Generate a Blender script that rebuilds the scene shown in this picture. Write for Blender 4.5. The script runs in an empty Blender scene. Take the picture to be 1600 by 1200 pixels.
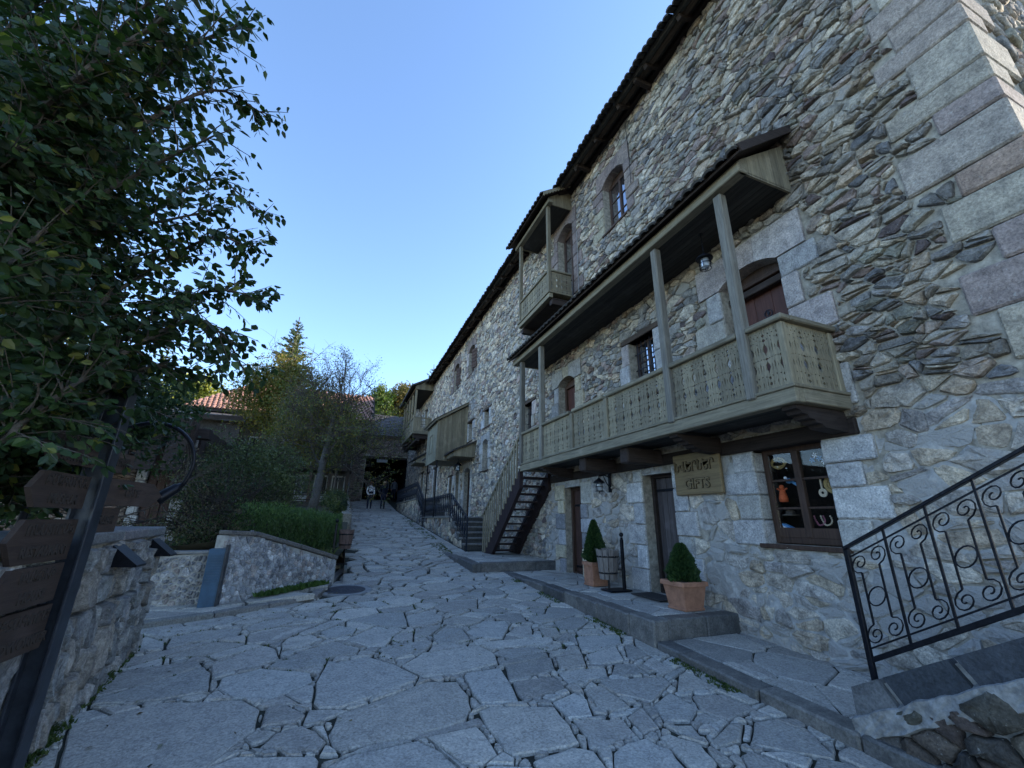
import bpy, math, random
from math import sin, cos, pi, radians as R_
from mathutils import Vector, Matrix, noise
import numpy as np

RND = random.Random(11)
S = bpy.context.scene
COL = S.collection

# ------------------------------------------------------------------ camera
cam_d = bpy.data.cameras.new('camera')
cam = bpy.data.objects.new('camera', cam_d)
COL.objects.link(cam)
YAW, PITCH, ROLL = R_(21.45), R_(18.13), R_(0.75)
fw = Vector((sin(YAW)*cos(PITCH), cos(YAW)*cos(PITCH), sin(PITCH)))
rt = Vector((cos(YAW), -sin(YAW), 0))
up = rt.cross(fw)
rt2 = rt*cos(ROLL) + up*sin(ROLL)
up2 = up*cos(ROLL) - rt*sin(ROLL)
cam.matrix_world = Matrix(((rt2.x, up2.x, -fw.x, 0), (rt2.y, up2.y, -fw.y, 0), (rt2.z, up2.z, -fw.z, 1.6), (0, 0, 0, 1)))
cam_d.sensor_width = 36
cam_d.lens = 36*650/1600
cam_d.clip_start = 0.05
cam_d.clip_end = 2000
S.camera = cam

# ------------------------------------------------------------------ world, sun, exposure
SUN_EL, SUN_AZ = 23, 95          # azimuth clockwise from +Y
w = bpy.data.worlds.new('World')
S.world = w
w.use_nodes = True
wn = w.node_tree
sky = wn.nodes.new('ShaderNodeTexSky')
sky.sky_type = 'NISHITA'
sky.sun_disc = False
sky.sun_elevation = R_(SUN_EL)
sky.sun_rotation = R_(SUN_AZ)
sky.air_density = 1.0
sky.dust_density = 0.7
sky.ozone_density = 3.0
sky.altitude = 1200
bg = wn.nodes['Background']
bg.inputs['Strength'].default_value = 0.14
wn.links.new(sky.outputs[0], bg.inputs['Color'])
sd = bpy.data.lights.new('sun', 'SUN')
sd.energy = 3.2
sd.angle = R_(0.5)
sd.color = (1.0, 0.9, 0.74)
sun = bpy.data.objects.new('sun', sd)
COL.objects.link(sun)
sdir = Vector((sin(R_(SUN_AZ))*cos(R_(SUN_EL)), cos(R_(SUN_AZ))*cos(R_(SUN_EL)), sin(R_(SUN_EL))))
sun.rotation_euler = sdir.to_track_quat('Z', 'Y').to_euler()
sun.location = (30, -20, 30)
S.view_settings.view_transform = 'Standard'
S.view_settings.look = 'None'
S.view_settings.exposure = 1.95
S.view_settings.gamma = 1
S.view_settings.use_curve_mapping = False

# ------------------------------------------------------------------ materials
MATS = {}
def nodes_mat(name):
    m = bpy.data.materials.new(name)
    m.use_nodes = True
    MATS[name] = m
    nt = m.node_tree
    return m, nt, nt.nodes['Principled BSDF']

def N(nt, t, **kw):
    n = nt.nodes.new(t)
    for k, v in kw.items():
        if k in n.inputs: n.inputs[k].default_value = v
        else: setattr(n, k, v)
    return n

def mix(nt, a, b, f, mode='MIX'):
    n = nt.nodes.new('ShaderNodeMix'); n.data_type = 'RGBA'; n.blend_type = mode
    for s, v in ((6, a), (7, b), (0, f)):
        if hasattr(v, 'is_linked'): nt.links.new(v, n.inputs[s])
        elif s == 0: n.inputs[0].default_value = v
        else: n.inputs[s].default_value = (*v, 1) if len(v) == 3 else v
    return n.outputs[2]

def ramp(nt, src, p0, p1, c0=(0, 0, 0), c1=(1, 1, 1)):
    r = nt.nodes.new('ShaderNodeValToRGB')
    r.color_ramp.elements[0].position = p0; r.color_ramp.elements[0].color = (*c0, 1)
    r.color_ramp.elements[1].position = p1; r.color_ramp.elements[1].color = (*c1, 1)
    nt.links.new(src, r.inputs[0])
    return r.outputs[0]

def obj_coord(nt, scale=(1, 1, 1)):
    tc = nt.nodes.new('ShaderNodeTexCoord')
    mp = nt.nodes.new('ShaderNodeMapping'); mp.inputs['Scale'].default_value = scale
    g = nt.nodes.new('ShaderNodeNewGeometry')
    nt.links.new(g.outputs['Position'], mp.inputs[0])
    return mp.outputs[0]

def noise_t(nt, vec, scale, detail=6, rough=0.6, dist=0.0):
    n = nt.nodes.new('ShaderNodeTexNoise')
    n.inputs['Scale'].default_value = scale; n.inputs['Detail'].default_value = detail
    n.inputs['Roughness'].default_value = rough; n.inputs['Distortion'].default_value = dist
    nt.links.new(vec, n.inputs['Vector'])
    return n.outputs['Fac']

def bump(nt, b, h, strength, dist=0.02):
    n = nt.nodes.new('ShaderNodeBump'); n.inputs['Strength'].default_value = strength; n.inputs['Distance'].default_value = dist
    nt.links.new(h, n.inputs['Height']); nt.links.new(n.outputs[0], b.inputs['Normal'])
    return n

def stone_mat(name, mortar=(.36, .335, .295), moss=False, rough=.9, bs=1.0, spots=True, smear=0.0, pits=False, con=1.0):
    """colour comes from the stone's own 'Col' attribute; alpha says how much mortar is smeared over it"""
    m, nt, b = nodes_mat(name)
    vc = nt.nodes.new('ShaderNodeVertexColor'); vc.layer_name = 'Col'
    v = obj_coord(nt)
    n1 = noise_t(nt, v, 9, 8, .65)
    n2 = noise_t(nt, v, 55, 5, .7)
    n3 = noise_t(nt, v, 3.1, 5, .6, .5)
    lo, hi = 1-.52*con, 1+.5*con
    f1 = ramp(nt, n1, .32, .68, (lo, lo, lo+.01), (hi, hi-.02, hi-.05))
    c = mix(nt, vc.outputs[0], f1, 1.0, 'MULTIPLY')
    f2 = ramp(nt, n2, .34, .66, (.6, .6, .6), (1.35, 1.35, 1.35))
    c = mix(nt, c, f2, .9, 'MULTIPLY')
    if pits:
        pt = ramp(nt, noise_t(nt, v, 34, 4, .8), .30, .40, (.5, .5, .5), (1, 1, 1))
        c = mix(nt, c, pt, .7, 'MULTIPLY')
        wv = noise_t(nt, v, 2.3, 9, .62, 2.2)
        cr = nt.nodes.new('ShaderNodeMath'); cr.operation = 'SUBTRACT'; nt.links.new(wv, cr.inputs[0]); cr.inputs[1].default_value = .5
        ab = nt.nodes.new('ShaderNodeMath'); ab.operation = 'ABSOLUTE'; nt.links.new(cr.outputs[0], ab.inputs[0])
        c = mix(nt, c, ramp(nt, ab.outputs[0], .0, .012, (.5, .5, .5), (1, 1, 1)), .7, 'MULTIPLY')
    if spots:      # pale lichen and lime blooms
        l = ramp(nt, noise_t(nt, v, 21, 8, .75, .4), .6, .7)
        c = mix(nt, c, (.5, .5, .46), l)
        nt.nodes[-1]
    mm = nt.nodes.new('ShaderNodeMath'); mm.operation = 'MULTIPLY_ADD'
    nt.links.new(vc.outputs['Alpha'], mm.inputs[0]); mm.inputs[1].default_value = 1.5
    s2 = nt.nodes.new('ShaderNodeMath'); s2.operation = 'SUBTRACT'; s2.inputs[1].default_value = .95-smear
    nt.links.new(n3, s2.inputs[0]); 
    nt.links.new(s2.outputs[0], mm.inputs[2])
    mr = ramp(nt, mm.outputs[0], .28, .42)
    mc = mix(nt, (mortar[0]*.75, mortar[1]*.75, mortar[2]*.76), (mortar[0]*1.2, mortar[1]*1.2, mortar[2]*1.2), n2)
    c = mix(nt, c, mc, mr)
    if moss:
        g = ramp(nt, noise_t(nt, v, 1.7, 6, .7), .58, .72)
        c = mix(nt, c, (.045, .06, .03), g)
    nt.links.new(c, b.inputs['Base Color'])
    b.inputs['Roughness'].default_value = rough
    b.inputs['Specular IOR Level'].default_value = .3
    hb = mix(nt, n1, n2, .35)
    if smear: hb = mix(nt, hb, noise_t(nt, v, 6, 10, .7, .8), .75)
    bump(nt, b, hb, bs, .10 if smear else .045)
    return m

def plain(name, col, rough=.6, metal=0, nscale=None, var=.25, bstr=.15, spec=.4):
    m, nt, b = nodes_mat(name)
    b.inputs['Roughness'].default_value = rough; b.inputs['Metallic'].default_value = metal
    b.inputs['Specular IOR Level'].default_value = spec
    if nscale:
        v = obj_coord(nt)
        n1 = noise_t(nt, v, nscale, 6, .65)
        c = mix(nt, tuple(x*(1-var) for x in col), tuple(min(1, x*(1+var)) for x in col), ramp(nt, n1, .3, .7))
        nt.links.new(c, b.inputs['Base Color'])
        bump(nt, b, n1, bstr, .01)
    else: b.inputs['Base Color'].default_value = (*col, 1)
    return m

def wood(name, col, dark, along='z', rough=.8, k=1.0, var=.5):
    m, nt, b = nodes_mat(name)
    sc = {'x': (1.2, 22, 22), 'y': (22, 1.2, 22), 'z': (22, 22, 1.2)}[along]
    v = obj_coord(nt, tuple(s*k for s in sc))
    n1 = noise_t(nt, v, 2.2, 8, .7, .6)
    v2 = obj_coord(nt)
    n2 = noise_t(nt, v2, 3.5, 5, .6)
    oi = nt.nodes.new('ShaderNodeObjectInfo')
    c = mix(nt, dark, col, ramp(nt, n1, .32, .62))
    c = mix(nt, c, (col[0]*1.5+.02, col[1]*1.5+.02, col[2]*1.5+.03), ramp(nt, n2, .55, .8, (0, 0, 0), (var, var, var)))
    rr = ramp(nt, oi.outputs['Random'], 0, 1, (.75, .75, .76), (1.2, 1.2, 1.18))
    c = mix(nt, c, rr, 1.0, 'MULTIPLY')
    nt.links.new(c, b.inputs['Base Color'])
    b.inputs['Roughness'].default_value = rough
    b.inputs['Specular IOR Level'].default_value = .25
    bump(nt, b, n1, .5, .006)
    return m

def leafmat(name, rough=.5, trans=.35):
    m, nt, b = nodes_mat(name)
    vc = nt.nodes.new('ShaderNodeVertexColor'); vc.layer_name = 'Col'
    nt.links.new(vc.outputs[0], b.inputs['Base Color'])
    b.inputs['Roughness'].default_value = rough
    b.inputs['Specular IOR Level'].default_value = .3
    tr = nt.nodes.new('ShaderNodeBsdfTranslucent')
    t2 = mix(nt, vc.outputs[0], (1.2, 1.5, .5), 1.0, 'MULTIPLY')
    nt.links.new(t2, tr.inputs[0])
    ms = nt.nodes.new('ShaderNodeMixShader'); ms.inputs[0].default_value = trans
    nt.links.new(b.outputs[0], ms.inputs[1]); nt.links.new(tr.outputs[0], ms.inputs[2])
    nt.links.new(ms.outputs[0], nt.nodes['Material Output'].inputs[0])
    return m

stone_mat('rubble_stone')
stone_mat('smeared_stone', mortar=(.40, .385, .36), smear=.0, bs=1.0)
stone_mat('lime_stone', mortar=(.44, .45, .47))
stone_mat('cool_stone', mortar=(.22, .23, .24))
stone_mat('dressed', mortar=(.38, .355, .31), bs=.9, pits=True, con=.6)
stone_mat('paving', mortar=(.3, .3, .3), rough=.7, bs=.6, spots=False, pits=True, con=.3)
stone_mat('old_stone', mortar=(.30, .30, .30), moss=True)
stone_mat('wet_slab', mortar=(.38, .38, .38), rough=.5, bs=.5, spots=False, con=.7)
plain('glass_dark', (.02, .025, .03), .2)
plain('mortar', (.31, .28, .23), .95, nscale=14, var=.5, bstr=1.0)
plain('mortar_seam', (.24, .24, .235), .95, nscale=18, var=.5, bstr=1.0)
plain('mortar_grey', (.36, .35, .33), .95, nscale=9, var=.45, bstr=1.0)
plain('mortar_lime', (.4, .385, .35), .95, nscale=11, var=.35, bstr=1.0)
plain('joint_soil', (.026, .028, .020), .95, nscale=9, var=.7, bstr=1.0)
plain('earth', (.06, .055, .035), .95, nscale=3, var=.5, bstr=.5)
plain('iron', (.012, .013, .018), .42, .6, nscale=30, var=.5, bstr=.2)
plain('iron_blue', (.018, .024, .04), .45, .4, nscale=30, var=.4, bstr=.1)
plain('steel_post', (.03, .036, .048), .4, .5, nscale=12, var=.4, bstr=.1)
plain('blue_paint', (.035, .09, .16), .45, .1, nscale=6, var=.3, bstr=.05)
plain('terracotta', (.34, .165, .10), .85, nscale=12, var=.3, bstr=.3)
plain('tile_dark', (.045, .04, .036), .8, nscale=9, var=.5, bstr=.4)
plain('tile_red', (.30, .155, .115), .8, nscale=2.5, var=.35, bstr=.4)
plain('tile_grey', (.07, .06, .058), .8, nscale=3, var=.4, bstr=.4)
plain('white_paint', (.55, .55, .55), .6, nscale=5, var=.15)
plain('grey_concrete', (.25, .25, .25), .85, nscale=9, var=.3, bstr=.4)
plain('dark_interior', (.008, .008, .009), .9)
plain('rubber', (.035, .032, .03), .95, nscale=60, var=.5, bstr=.6)
plain('cloth_white', (.85, .86, .9), .85)
plain('cloth_dark', (.012, .015, .03), .85)
plain('cloth_navy', (.015, .02, .045), .85)
plain('cloth_grey', (.12, .13, .15), .85)
plain('skin', (.42, .24, .17), .6)
plain('hair_red', (.09, .025, .012), .6)
plain('hair_blond', (.38, .27, .15), .6)
plain('shoe_white', (.7, .7, .72), .6)
plain('orange_cloth', (.55, .11, .035), .8, nscale=40)
plain('blue_cloth', (.10, .28, .55), .8)
plain('cream', (.55, .48, .36), .7)
plain('gold_straw', (.36, .26, .10), .7, nscale=60)
plain('pink_bead', (.3, .10, .16), .5)
plain('bark', (.075, .062, .05), .95, nscale=25, var=.5, bstr=1.0)
plain('bark_grey', (.13, .12, .11), .95, nscale=18, var=.4, bstr=1.0)
plain('twig', (.03, .022, .018), .9)
plain('brass', (.5, .45, .3), .3, .8)
plain('cover_iron', (.045, .045, .055), .6, .3, nscale=40, var=.4, bstr=.5)
wood('wood_olive', (.27, .23, .155), (.14, .12, .085), 'z')
wood('post_grey', (.22, .20, .165), (.10, .092, .078), 'z')
wood('board_lit', (.36, .335, .24), (.24, .225, .16), 'z')  # lighter tone paints in the light on the oriel's street front
wood('wood_olive_y', (.26, .225, .155), (.13, .112, .08), 'y')
wood('wood_olive_x', (.25, .215, .15), (.12, .105, .075), 'x')
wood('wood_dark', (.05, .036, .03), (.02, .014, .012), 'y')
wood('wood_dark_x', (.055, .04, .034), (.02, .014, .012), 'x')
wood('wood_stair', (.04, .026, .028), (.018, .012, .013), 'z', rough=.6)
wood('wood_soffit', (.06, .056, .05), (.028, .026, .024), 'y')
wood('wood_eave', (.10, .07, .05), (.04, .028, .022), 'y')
wood('door_red', (.13, .052, .038), (.07, .028, .02), 'z', rough=.55, var=.1)
wood('door_grey', (.10, .085, .085), (.045, .037, .037), 'z')
wood('door_brown', (.085, .045, .034), (.04, .02, .016), 'z', rough=.6)
wood('frame_brown', (.085, .05, .035), (.035, .02, .015), 'z', rough=.55, var=.2)
wood('sign_wood', (.20, .145, .075), (.12, .085, .045), 'y', rough=.6, var=.25)
plain('letter_shadow', (.03, .022, .014), .8)
wood('sign_dark', (.055, .038, .031), (.03, .021, .018), 'y')
wood('bin_slat', (.24, .21, .19), (.11, .095, .085), 'z')
wood('bin_slat_red', (.20, .13, .11), (.09, .06, .05), 'z')
wood('shutter', (.10, .062, .05), (.045, .028, .022), 'z')
leafmat('leaf', .5, .3)
leafmat('leaf_fine', .6, .25)

m, nt, b = nodes_mat('glass_sky')
b.inputs['Base Color'].default_value = (.012, .014, .018, 1); b.inputs['Roughness'].default_value = .04
gl = nt.nodes.new('ShaderNodeBsdfGlossy'); gl.inputs['Roughness'].default_value = .03; gl.inputs['Color'].default_value = (.85, .88, .95, 1)
ms = nt.nodes.new('ShaderNodeMixShader'); ms.inputs[0].default_value = .55
nt.links.new(b.outputs[0], ms.inputs[1]); nt.links.new(gl.outputs[0], ms.inputs[2]); nt.links.new(ms.outputs[0], nt.nodes['Material Output'].inputs[0])
m, nt, b = nodes_mat('glass_clear')
tr = nt.nodes.new('ShaderNodeBsdfTransparent'); gl = nt.nodes.new('ShaderNodeBsdfGlossy'); gl.inputs['Roughness'].default_value = .02
ms = nt.nodes.new('ShaderNodeMixShader'); fr = nt.nodes.new('ShaderNodeFresnel'); fr.inputs[0].default_value = 1.45
fm = nt.nodes.new('ShaderNodeMath'); fm.operation = 'MULTIPLY'; fm.inputs[1].default_value = .45; nt.links.new(fr.outputs[0], fm.inputs[0]); nt.links.new(fm.outputs[0], ms.inputs[0]); nt.links.new(tr.outputs[0], ms.inputs[1]); nt.links.new(gl.outputs[0], ms.inputs[2])
nt.links.new(ms.outputs[0], nt.nodes['Material Output'].inputs[0])
m, nt, b = nodes_mat('lamp_glass')
b.inputs['Base Color'].default_value = (.55, .6, .65, 1); b.inputs['Roughness'].default_value = .15; b.inputs['Transmission Weight'].default_value = .5

# ------------------------------------------------------------------ mesh builder
def root_loc(p):
    while p is not None:
        if p.parent is None: return Vector(p.location)
        p = p.parent
    return Vector((0, 0, 0))

class MB:
    def __init__(self):
        self.v = []; self.f = []; self.c = []; self.mi = []; self.cur = (1, 1, 1, 0); self.cm = 0
    def add(self, vs, fs, col=None):
        o = len(self.v); c = col or self.cur
        self.v.extend(vs); self.c.extend([c]*len(vs))
        self.f.extend([tuple(i+o for i in f) for f in fs]); self.mi.extend([self.cm]*len(fs))
    def box(self, lo, hi, ch=0.0, col=None):
        x0, y0, z0 = lo; x1, y1, z1 = hi
        self.obox(((x0+x1)/2, (y0+y1)/2, (z0+z1)/2), (abs(x1-x0)/2, abs(y1-y0)/2, abs(z1-z0)/2), None, ch, col)
    def obox(self, c, h, rot=None, ch=0.0, col=None):
        c = Vector(c)
        if ch <= 0:
            vs = [Vector((sx*h[0], sy*h[1], sz*h[2])) for sx in (-1, 1) for sy in (-1, 1) for sz in (-1, 1)]
            fs = [(0, 1, 3, 2), (4, 6, 7, 5), (0, 4, 5, 1), (2, 3, 7, 6), (0, 2, 6, 4), (1, 5, 7, 3)]
        else:
            vs = []; idx = {}
            for sx in (-1, 1):
                for sy in (-1, 1):
                    for sz in (-1, 1):
                        for a in range(3):
                            p = [sx*h[0], sy*h[1], sz*h[2]]
                            for b_ in range(3):
                                if b_ != a: p[b_] -= (sx, sy, sz)[b_]*min(ch, h[b_]*.8)
                            idx[(sx, sy, sz, a)] = len(vs); vs.append(Vector(p))
            fs = []
            for a in range(3):
                for s in (-1, 1):
                    o = [(-1, -1), (1, -1), (1, 1), (-1, 1)]
                    q = []
                    for (p1, p2) in o:
                        t = [0, 0, 0]; t[a] = s; t[(a+1) % 3] = p1; t[(a+2) % 3] = p2
                        q.append(idx[(*t, a)])
                    fs.append(tuple(q if s > 0 else q[::-1]))
            for a in range(3):      # edges along axis a
                b1, b2 = (a+1) % 3, (a+2) % 3
                for s1 in (-1, 1):
                    for s2 in (-1, 1):
                        def key(sa, fa):
                            t = [0, 0, 0]; t[a] = sa; t[b1] = s1; t[b2] = s2
                            return idx[(*t, fa)]
                        q = (key(-1, b1), key(1, b1), key(1, b2), key(-1, b2))
                        fs.append(q if s1*s2 > 0 else q[::-1])
            for sx in (-1, 1):
                for sy in (-1, 1):
                    for sz in (-1, 1):
                        q = tuple(idx[(sx, sy, sz, a)] for a in range(3))
                        fs.append(q if sx*sy*sz > 0 else q[::-1])
        if rot is not None: vs = [rot @ v for v in vs]
        self.add([tuple(c+v) for v in vs], fs, col)
    def beam(self, a, b, w, h, ch=0.0, upv=(0, 0, 1), col=None):
        a, b = Vector(a), Vector(b); d = (b-a); L = d.length; d = d/L
        u = Vector(upv); s = d.cross(u)
        if s.length < 1e-4: s = d.cross(Vector((0, 1, 0)))
        s.normalize(); u = s.cross(d)
        rot = Matrix((( s.x, d.x, u.x), (s.y, d.y, u.y), (s.z, d.z, u.z)))
        self.obox((a+b)/2, (w/2, L/2, h/2), rot, ch, col)
    def prism(self, poly, t0, t1, fn, col=None):
        """poly of 2-D points extruded from t0 to t1; fn(u, v, t) gives the world point"""
        n = len(poly)
        vs = [fn(u, v, t0) for u, v in poly] + [fn(u, v, t1) for u, v in poly]
        fs = [tuple(range(n))[::-1], tuple(range(n, 2*n))] + [(i, (i+1) % n, n+(i+1) % n, n+i) for i in range(n)]
        self.add(vs, fs, col)
    def tube(self, path, r, n=6, col=None, caps=True):
        P = [Vector(p) for p in path]; k = len(P)
        rr = r if isinstance(r, (list, tuple)) else [r]*k
        vs = []; prev = None
        for i, p in enumerate(P):
            d = (P[min(i+1, k-1)]-P[max(i-1, 0)])
            if d.length < 1e-9: d = Vector((0, 0, 1))
            d.normalize()
            if prev is None:
                a = Vector((0, 0, 1)) if abs(d.z) < .9 else Vector((1, 0, 0))
                s = d.cross(a).normalized()
            else:
                s = (prev - d*prev.dot(d))
                s = s.normalized() if s.length > 1e-6 else d.orthogonal().normalized()
            prev = s; t = d.cross(s)
            for j in range(n):
                a = 2*pi*j/n
                vs.append(tuple(p + (s*cos(a)+t*sin(a))*rr[i]))
        fs = [(i*n+j, i*n+(j+1) % n, (i+1)*n+(j+1) % n, (i+1)*n+j) for i in range(k-1) for j in range(n)]
        if caps and n > 2: fs += [tuple(range(n))[::-1], tuple(range((k-1)*n, k*n))]
        self.add(vs, fs, col)
    def lathe(self, prof, c, n=16, col=None, sx=1, sy=1, rot=0):
        vs = []
        for r, z in prof:
            for j in range(n):
                a = 2*pi*j/n+rot
                vs.append((c[0]+r*cos(a)*sx, c[1]+r*sin(a)*sy, c[2]+z))
        k = len(prof)
        fs = [(i*n+j, i*n+(j+1) % n, (i+1)*n+(j+1) % n, (i+1)*n+j) for i in range(k-1) for j in range(n)]
        fs += [tuple(range(n))[::-1], tuple(range((k-1)*n, k*n))]
        self.add(vs, fs, col)
    def quad(self, a, b, c, d, col=None): self.add([a, b, c, d], [(0, 1, 2, 3)], col)
    def mesh(self, name, mats, off=(0, 0, 0), smooth=False):
        me = bpy.data.meshes.new(name)
        vs = np.array(self.v, dtype=float).reshape(-1, 3) - np.array(off, dtype=float)
        me.from_pydata(vs.tolist(), [], self.f)
        for m_ in (mats if isinstance(mats, (list, tuple)) else [mats]):
            me.materials.append(MATS[m_])
        if self.cm or any(self.mi): me.polygons.foreach_set('material_index', self.mi)
        if any(c is not self.cur for c in self.c[:1]) or len(set(self.c[:200])) > 1 or self.c and self.c[0] != (1, 1, 1, 0):
            at = me.color_attributes.new('Col', 'FLOAT_COLOR', 'POINT')
            at.data.foreach_set('color', np.array(self.c, dtype=np.float32).ravel())
        if smooth: me.polygons.foreach_set('use_smooth', [True]*len(me.polygons))
        me.update()
        return me
    def build(self, name, mat, parent=None, smooth=False, kind=None, label=None, cat=None, group=None, at=None):
        off = root_loc(parent) if parent is not None else Vector(at or (0, 0, 0))
        me = self.mesh(name, mat, off, smooth)
        o = bpy.data.objects.new(name, me); COL.objects.link(o)
        if parent is not None: o.parent = parent
        else: o.location = off
        return tag(o, label, cat, group, kind)

def tag(o, label=None, cat=None, group=None, kind=None):
    if label: o['label'] = label
    if cat: o['category'] = cat
    if group: o['group'] = group
    if kind: o['kind'] = kind
    return o

def thing(name, loc, label, cat, group=None):
    o = bpy.data.objects.new(name, None); COL.objects.link(o); o.location = loc
    o.empty_display_size = .1
    return tag(o, label, cat, group)

def place(name, me, parent, pos, scale=None, rot=None, kind=None):
    """one piece that shares its mesh; pos is a world point"""
    o = bpy.data.objects.new(name, me); COL.objects.link(o); o.parent = parent
    o.location = Vector(pos) - root_loc(parent)
    if scale: o.scale = scale
    if rot: o.rotation_euler = rot
    if kind: o['kind'] = kind
    return o

def bx(name, mat, parent, lo, hi, ch=0.0, **kw):
    b_ = MB(); b_.box(lo, hi, ch); return b_.build(name, mat, parent, **kw)

def text_mesh(body, size, extrude, fn, mat, name, parent, bold=0.0, align='CENTER'):
    """raised letters; fn(x, y, z) maps letter space to the world"""
    cu = bpy.data.curves.new('t', 'FONT'); cu.body = body; cu.size = size; cu.extrude = extrude
    cu.offset = bold; cu.align_x = align; cu.align_y = 'CENTER'; cu.resolution_u = 3
    o = bpy.data.objects.new('t', cu); COL.objects.link(o)
    dg = bpy.context.evaluated_depsgraph_get(); dg.update()
    me = bpy.data.meshes.new_from_object(o.evaluated_get(dg))
    off = root_loc(parent)
    for v_ in me.vertices: v_.co = Vector(fn(*v_.co)) - off
    me.materials.clear(); me.materials.append(MATS[mat]); me.name = name
    bpy.data.objects.remove(o)
    ob = bpy.data.objects.new(name, me); COL.objects.link(ob); ob.parent = parent
    return ob

# ground height along the lane
GY = [-60, -20, 0, 2, 4, 6, 8, 10, 12, 16, 20, 24, 28, 34, 60]
GZ = [-2.2, -.6, .10, .2, .32, .42, .53, .66, .80, 1.1, 1.42, 1.74, 2.07, 2.8, 5.0]
def gz(y): return float(np.interp(y, GY, GZ))

# ------------------------------------------------------------------ cells for rubble and paving
def clip(poly, nx, ny, d):
    """keep the side nx*x + ny*y <= d"""
    out = []; k = len(poly)
    for i in range(k):
        a = poly[i]; b_ = poly[(i+1) % k]
        da = nx*a[0]+ny*a[1]-d; db = nx*b_[0]+ny*b_[1]-d
        if da <= 0: out.append(a)
        if da*db < 0:
            t = da/(da-db); out.append((a[0]+(b_[0]-a[0])*t, a[1]+(b_[1]-a[1])*t))
    return out

def area(p):
    return abs(sum(p[i][0]*p[(i+1) % len(p)][1]-p[(i+1) % len(p)][0]*p[i][1] for i in range(len(p))))/2

def centroid(p):
    return (sum(a[0] for a in p)/len(p), sum(a[1] for a in p)/len(p))

def convex_planes(P):
    """outward half planes of a convex polygon"""
    s = sum(P[i][0]*P[(i+1) % len(P)][1]-P[(i+1) % len(P)][0]*P[i][1] for i in range(len(P)))
    if s < 0: P = P[::-1]
    out = []
    for i in range(len(P)):
        a, b_ = P[i], P[(i+1) % len(P)]
        nx, ny = b_[1]-a[1], -(b_[0]-a[0]); L = math.hypot(nx, ny) or 1
        nx /= L; ny /= L
        out.append((nx, ny, nx*a[0]+ny*a[1]))
    return out

def cells(u0, u1, v0, v1, rfun, aspect, seed, obstacles=(), gap=0.0, inside=None, sizes=(.6, 1.7), pw=.8):
    """power diagram of randomly thrown sites; obstacles are convex polygons nothing may enter"""
    rg = random.Random(seed)
    U0, U1 = u0/aspect, u1/aspect
    rmin = min(rfun(u, v) for u in np.linspace(u0, u1, 9) for v in np.linspace(v0, v1, 5))
    cs = rmin*1.2; grid = {}; sites = []
    A = (U1-U0)*(v1-v0); tries = int(A/(rmin*rmin)*2.6)
    for _ in range(tries):
        x = rg.uniform(U0, U1); y = rg.uniform(v0, v1)
        s = rg.choice((sizes[0], 1, 1, 1, sizes[1])) * rg.uniform(.85, 1.15)
        r = rfun(x*aspect, y)*s
        gx, gy = int(x/cs), int(y/cs); k = int(r*1.8/cs)+1; ok = True
        for i in range(gx-k, gx+k+1):
            for j in range(gy-k, gy+k+1):
                for q in grid.get((i, j), ()):
                    X, Y, Rr = sites[q]
                    if (X-x)**2+(Y-y)**2 < ((r+Rr)*.5)**2: ok = False; break
                if not ok: break
            if not ok: break
        if ok:
            grid.setdefault((gx, gy), []).append(len(sites)); sites.append((x, y, r))
    obs = []
    for P in obstacles:
        xs = [p[0] for p in P]; ys = [p[1] for p in P]
        obs.append((min(xs), max(xs), min(ys), max(ys), convex_planes(list(P))))
    out = []
    for q, (x, y, r) in enumerate(sites):
        reach = r*3.2
        near = []
        gx, gy = int(x/cs), int(y/cs); k = int(reach/cs)+1
        for i in range(gx-k, gx+k+1):
            for j in range(gy-k, gy+k+1):
                for p in grid.get((i, j), ()):
                    if p != q:
                        X, Y, Rr = sites[p]; d2 = (X-x)**2+(Y-y)**2
                        if d2 < (reach+Rr)**2: near.append((d2, p))
        near.sort()
        poly = [(x-reach, y-reach), (x+reach, y-reach), (x+reach, y+reach), (x-reach, y+reach)]
        for d2, p in near[:26]:
            X, Y, Rr = sites[p]; nx, ny = X-x, Y-y
            d = (X*X+Y*Y-x*x-y*y - pw*(Rr*Rr-r*r)*.35)/2
            poly = clip(poly, nx, ny, d)
            if len(poly) < 3: break
        if len(poly) < 3: continue
        poly = [(a*aspect, b_) for a, b_ in poly]
        for nx, ny, d in ((1, 0, u1), (-1, 0, -u0), (0, 1, v1), (0, -1, -v0)): poly = clip(poly, nx, ny, d) if len(poly) > 2 else []
        if len(poly) < 3: continue
        cx, cy = centroid(poly)
        if inside and not inside(cx, cy): continue
        bad = False
        for (a0, a1, b0, b1, pl) in obs:
            px = [p[0] for p in poly]; py = [p[1] for p in poly]
            if max(px) < a0 or min(px) > a1 or max(py) < b0 or min(py) > b1: continue
            best = max(pl, key=lambda e: e[0]*cx+e[1]*cy-e[2])
            if best[0]*cx+best[1]*cy-best[2] <= 0: bad = True; break
            poly = clip(poly, -best[0], -best[1], -(best[2]+gap))
            if len(poly) < 3: bad = True; break
        if bad or area(poly) < .0006: continue
        out.append(poly)
    return out

def inset(poly, d):
    cx, cy = centroid(poly); pl = convex_planes(poly); out = poly
    for nx, ny, dd in pl:
        out = clip(out, nx, ny, dd-d)
        if len(out) < 3: return None
    return out

def rounder(poly, k=.24):
    out = []; n = len(poly)
    for i in range(n):
        a, b_ = poly[i], poly[(i+1) % n]
        out.append((a[0]+(b_[0]-a[0])*k, a[1]+(b_[1]-a[1])*k)); out.append((a[0]+(b_[0]-a[0])*(1-k), a[1]+(b_[1]-a[1])*(1-k)))
    return out

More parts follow.
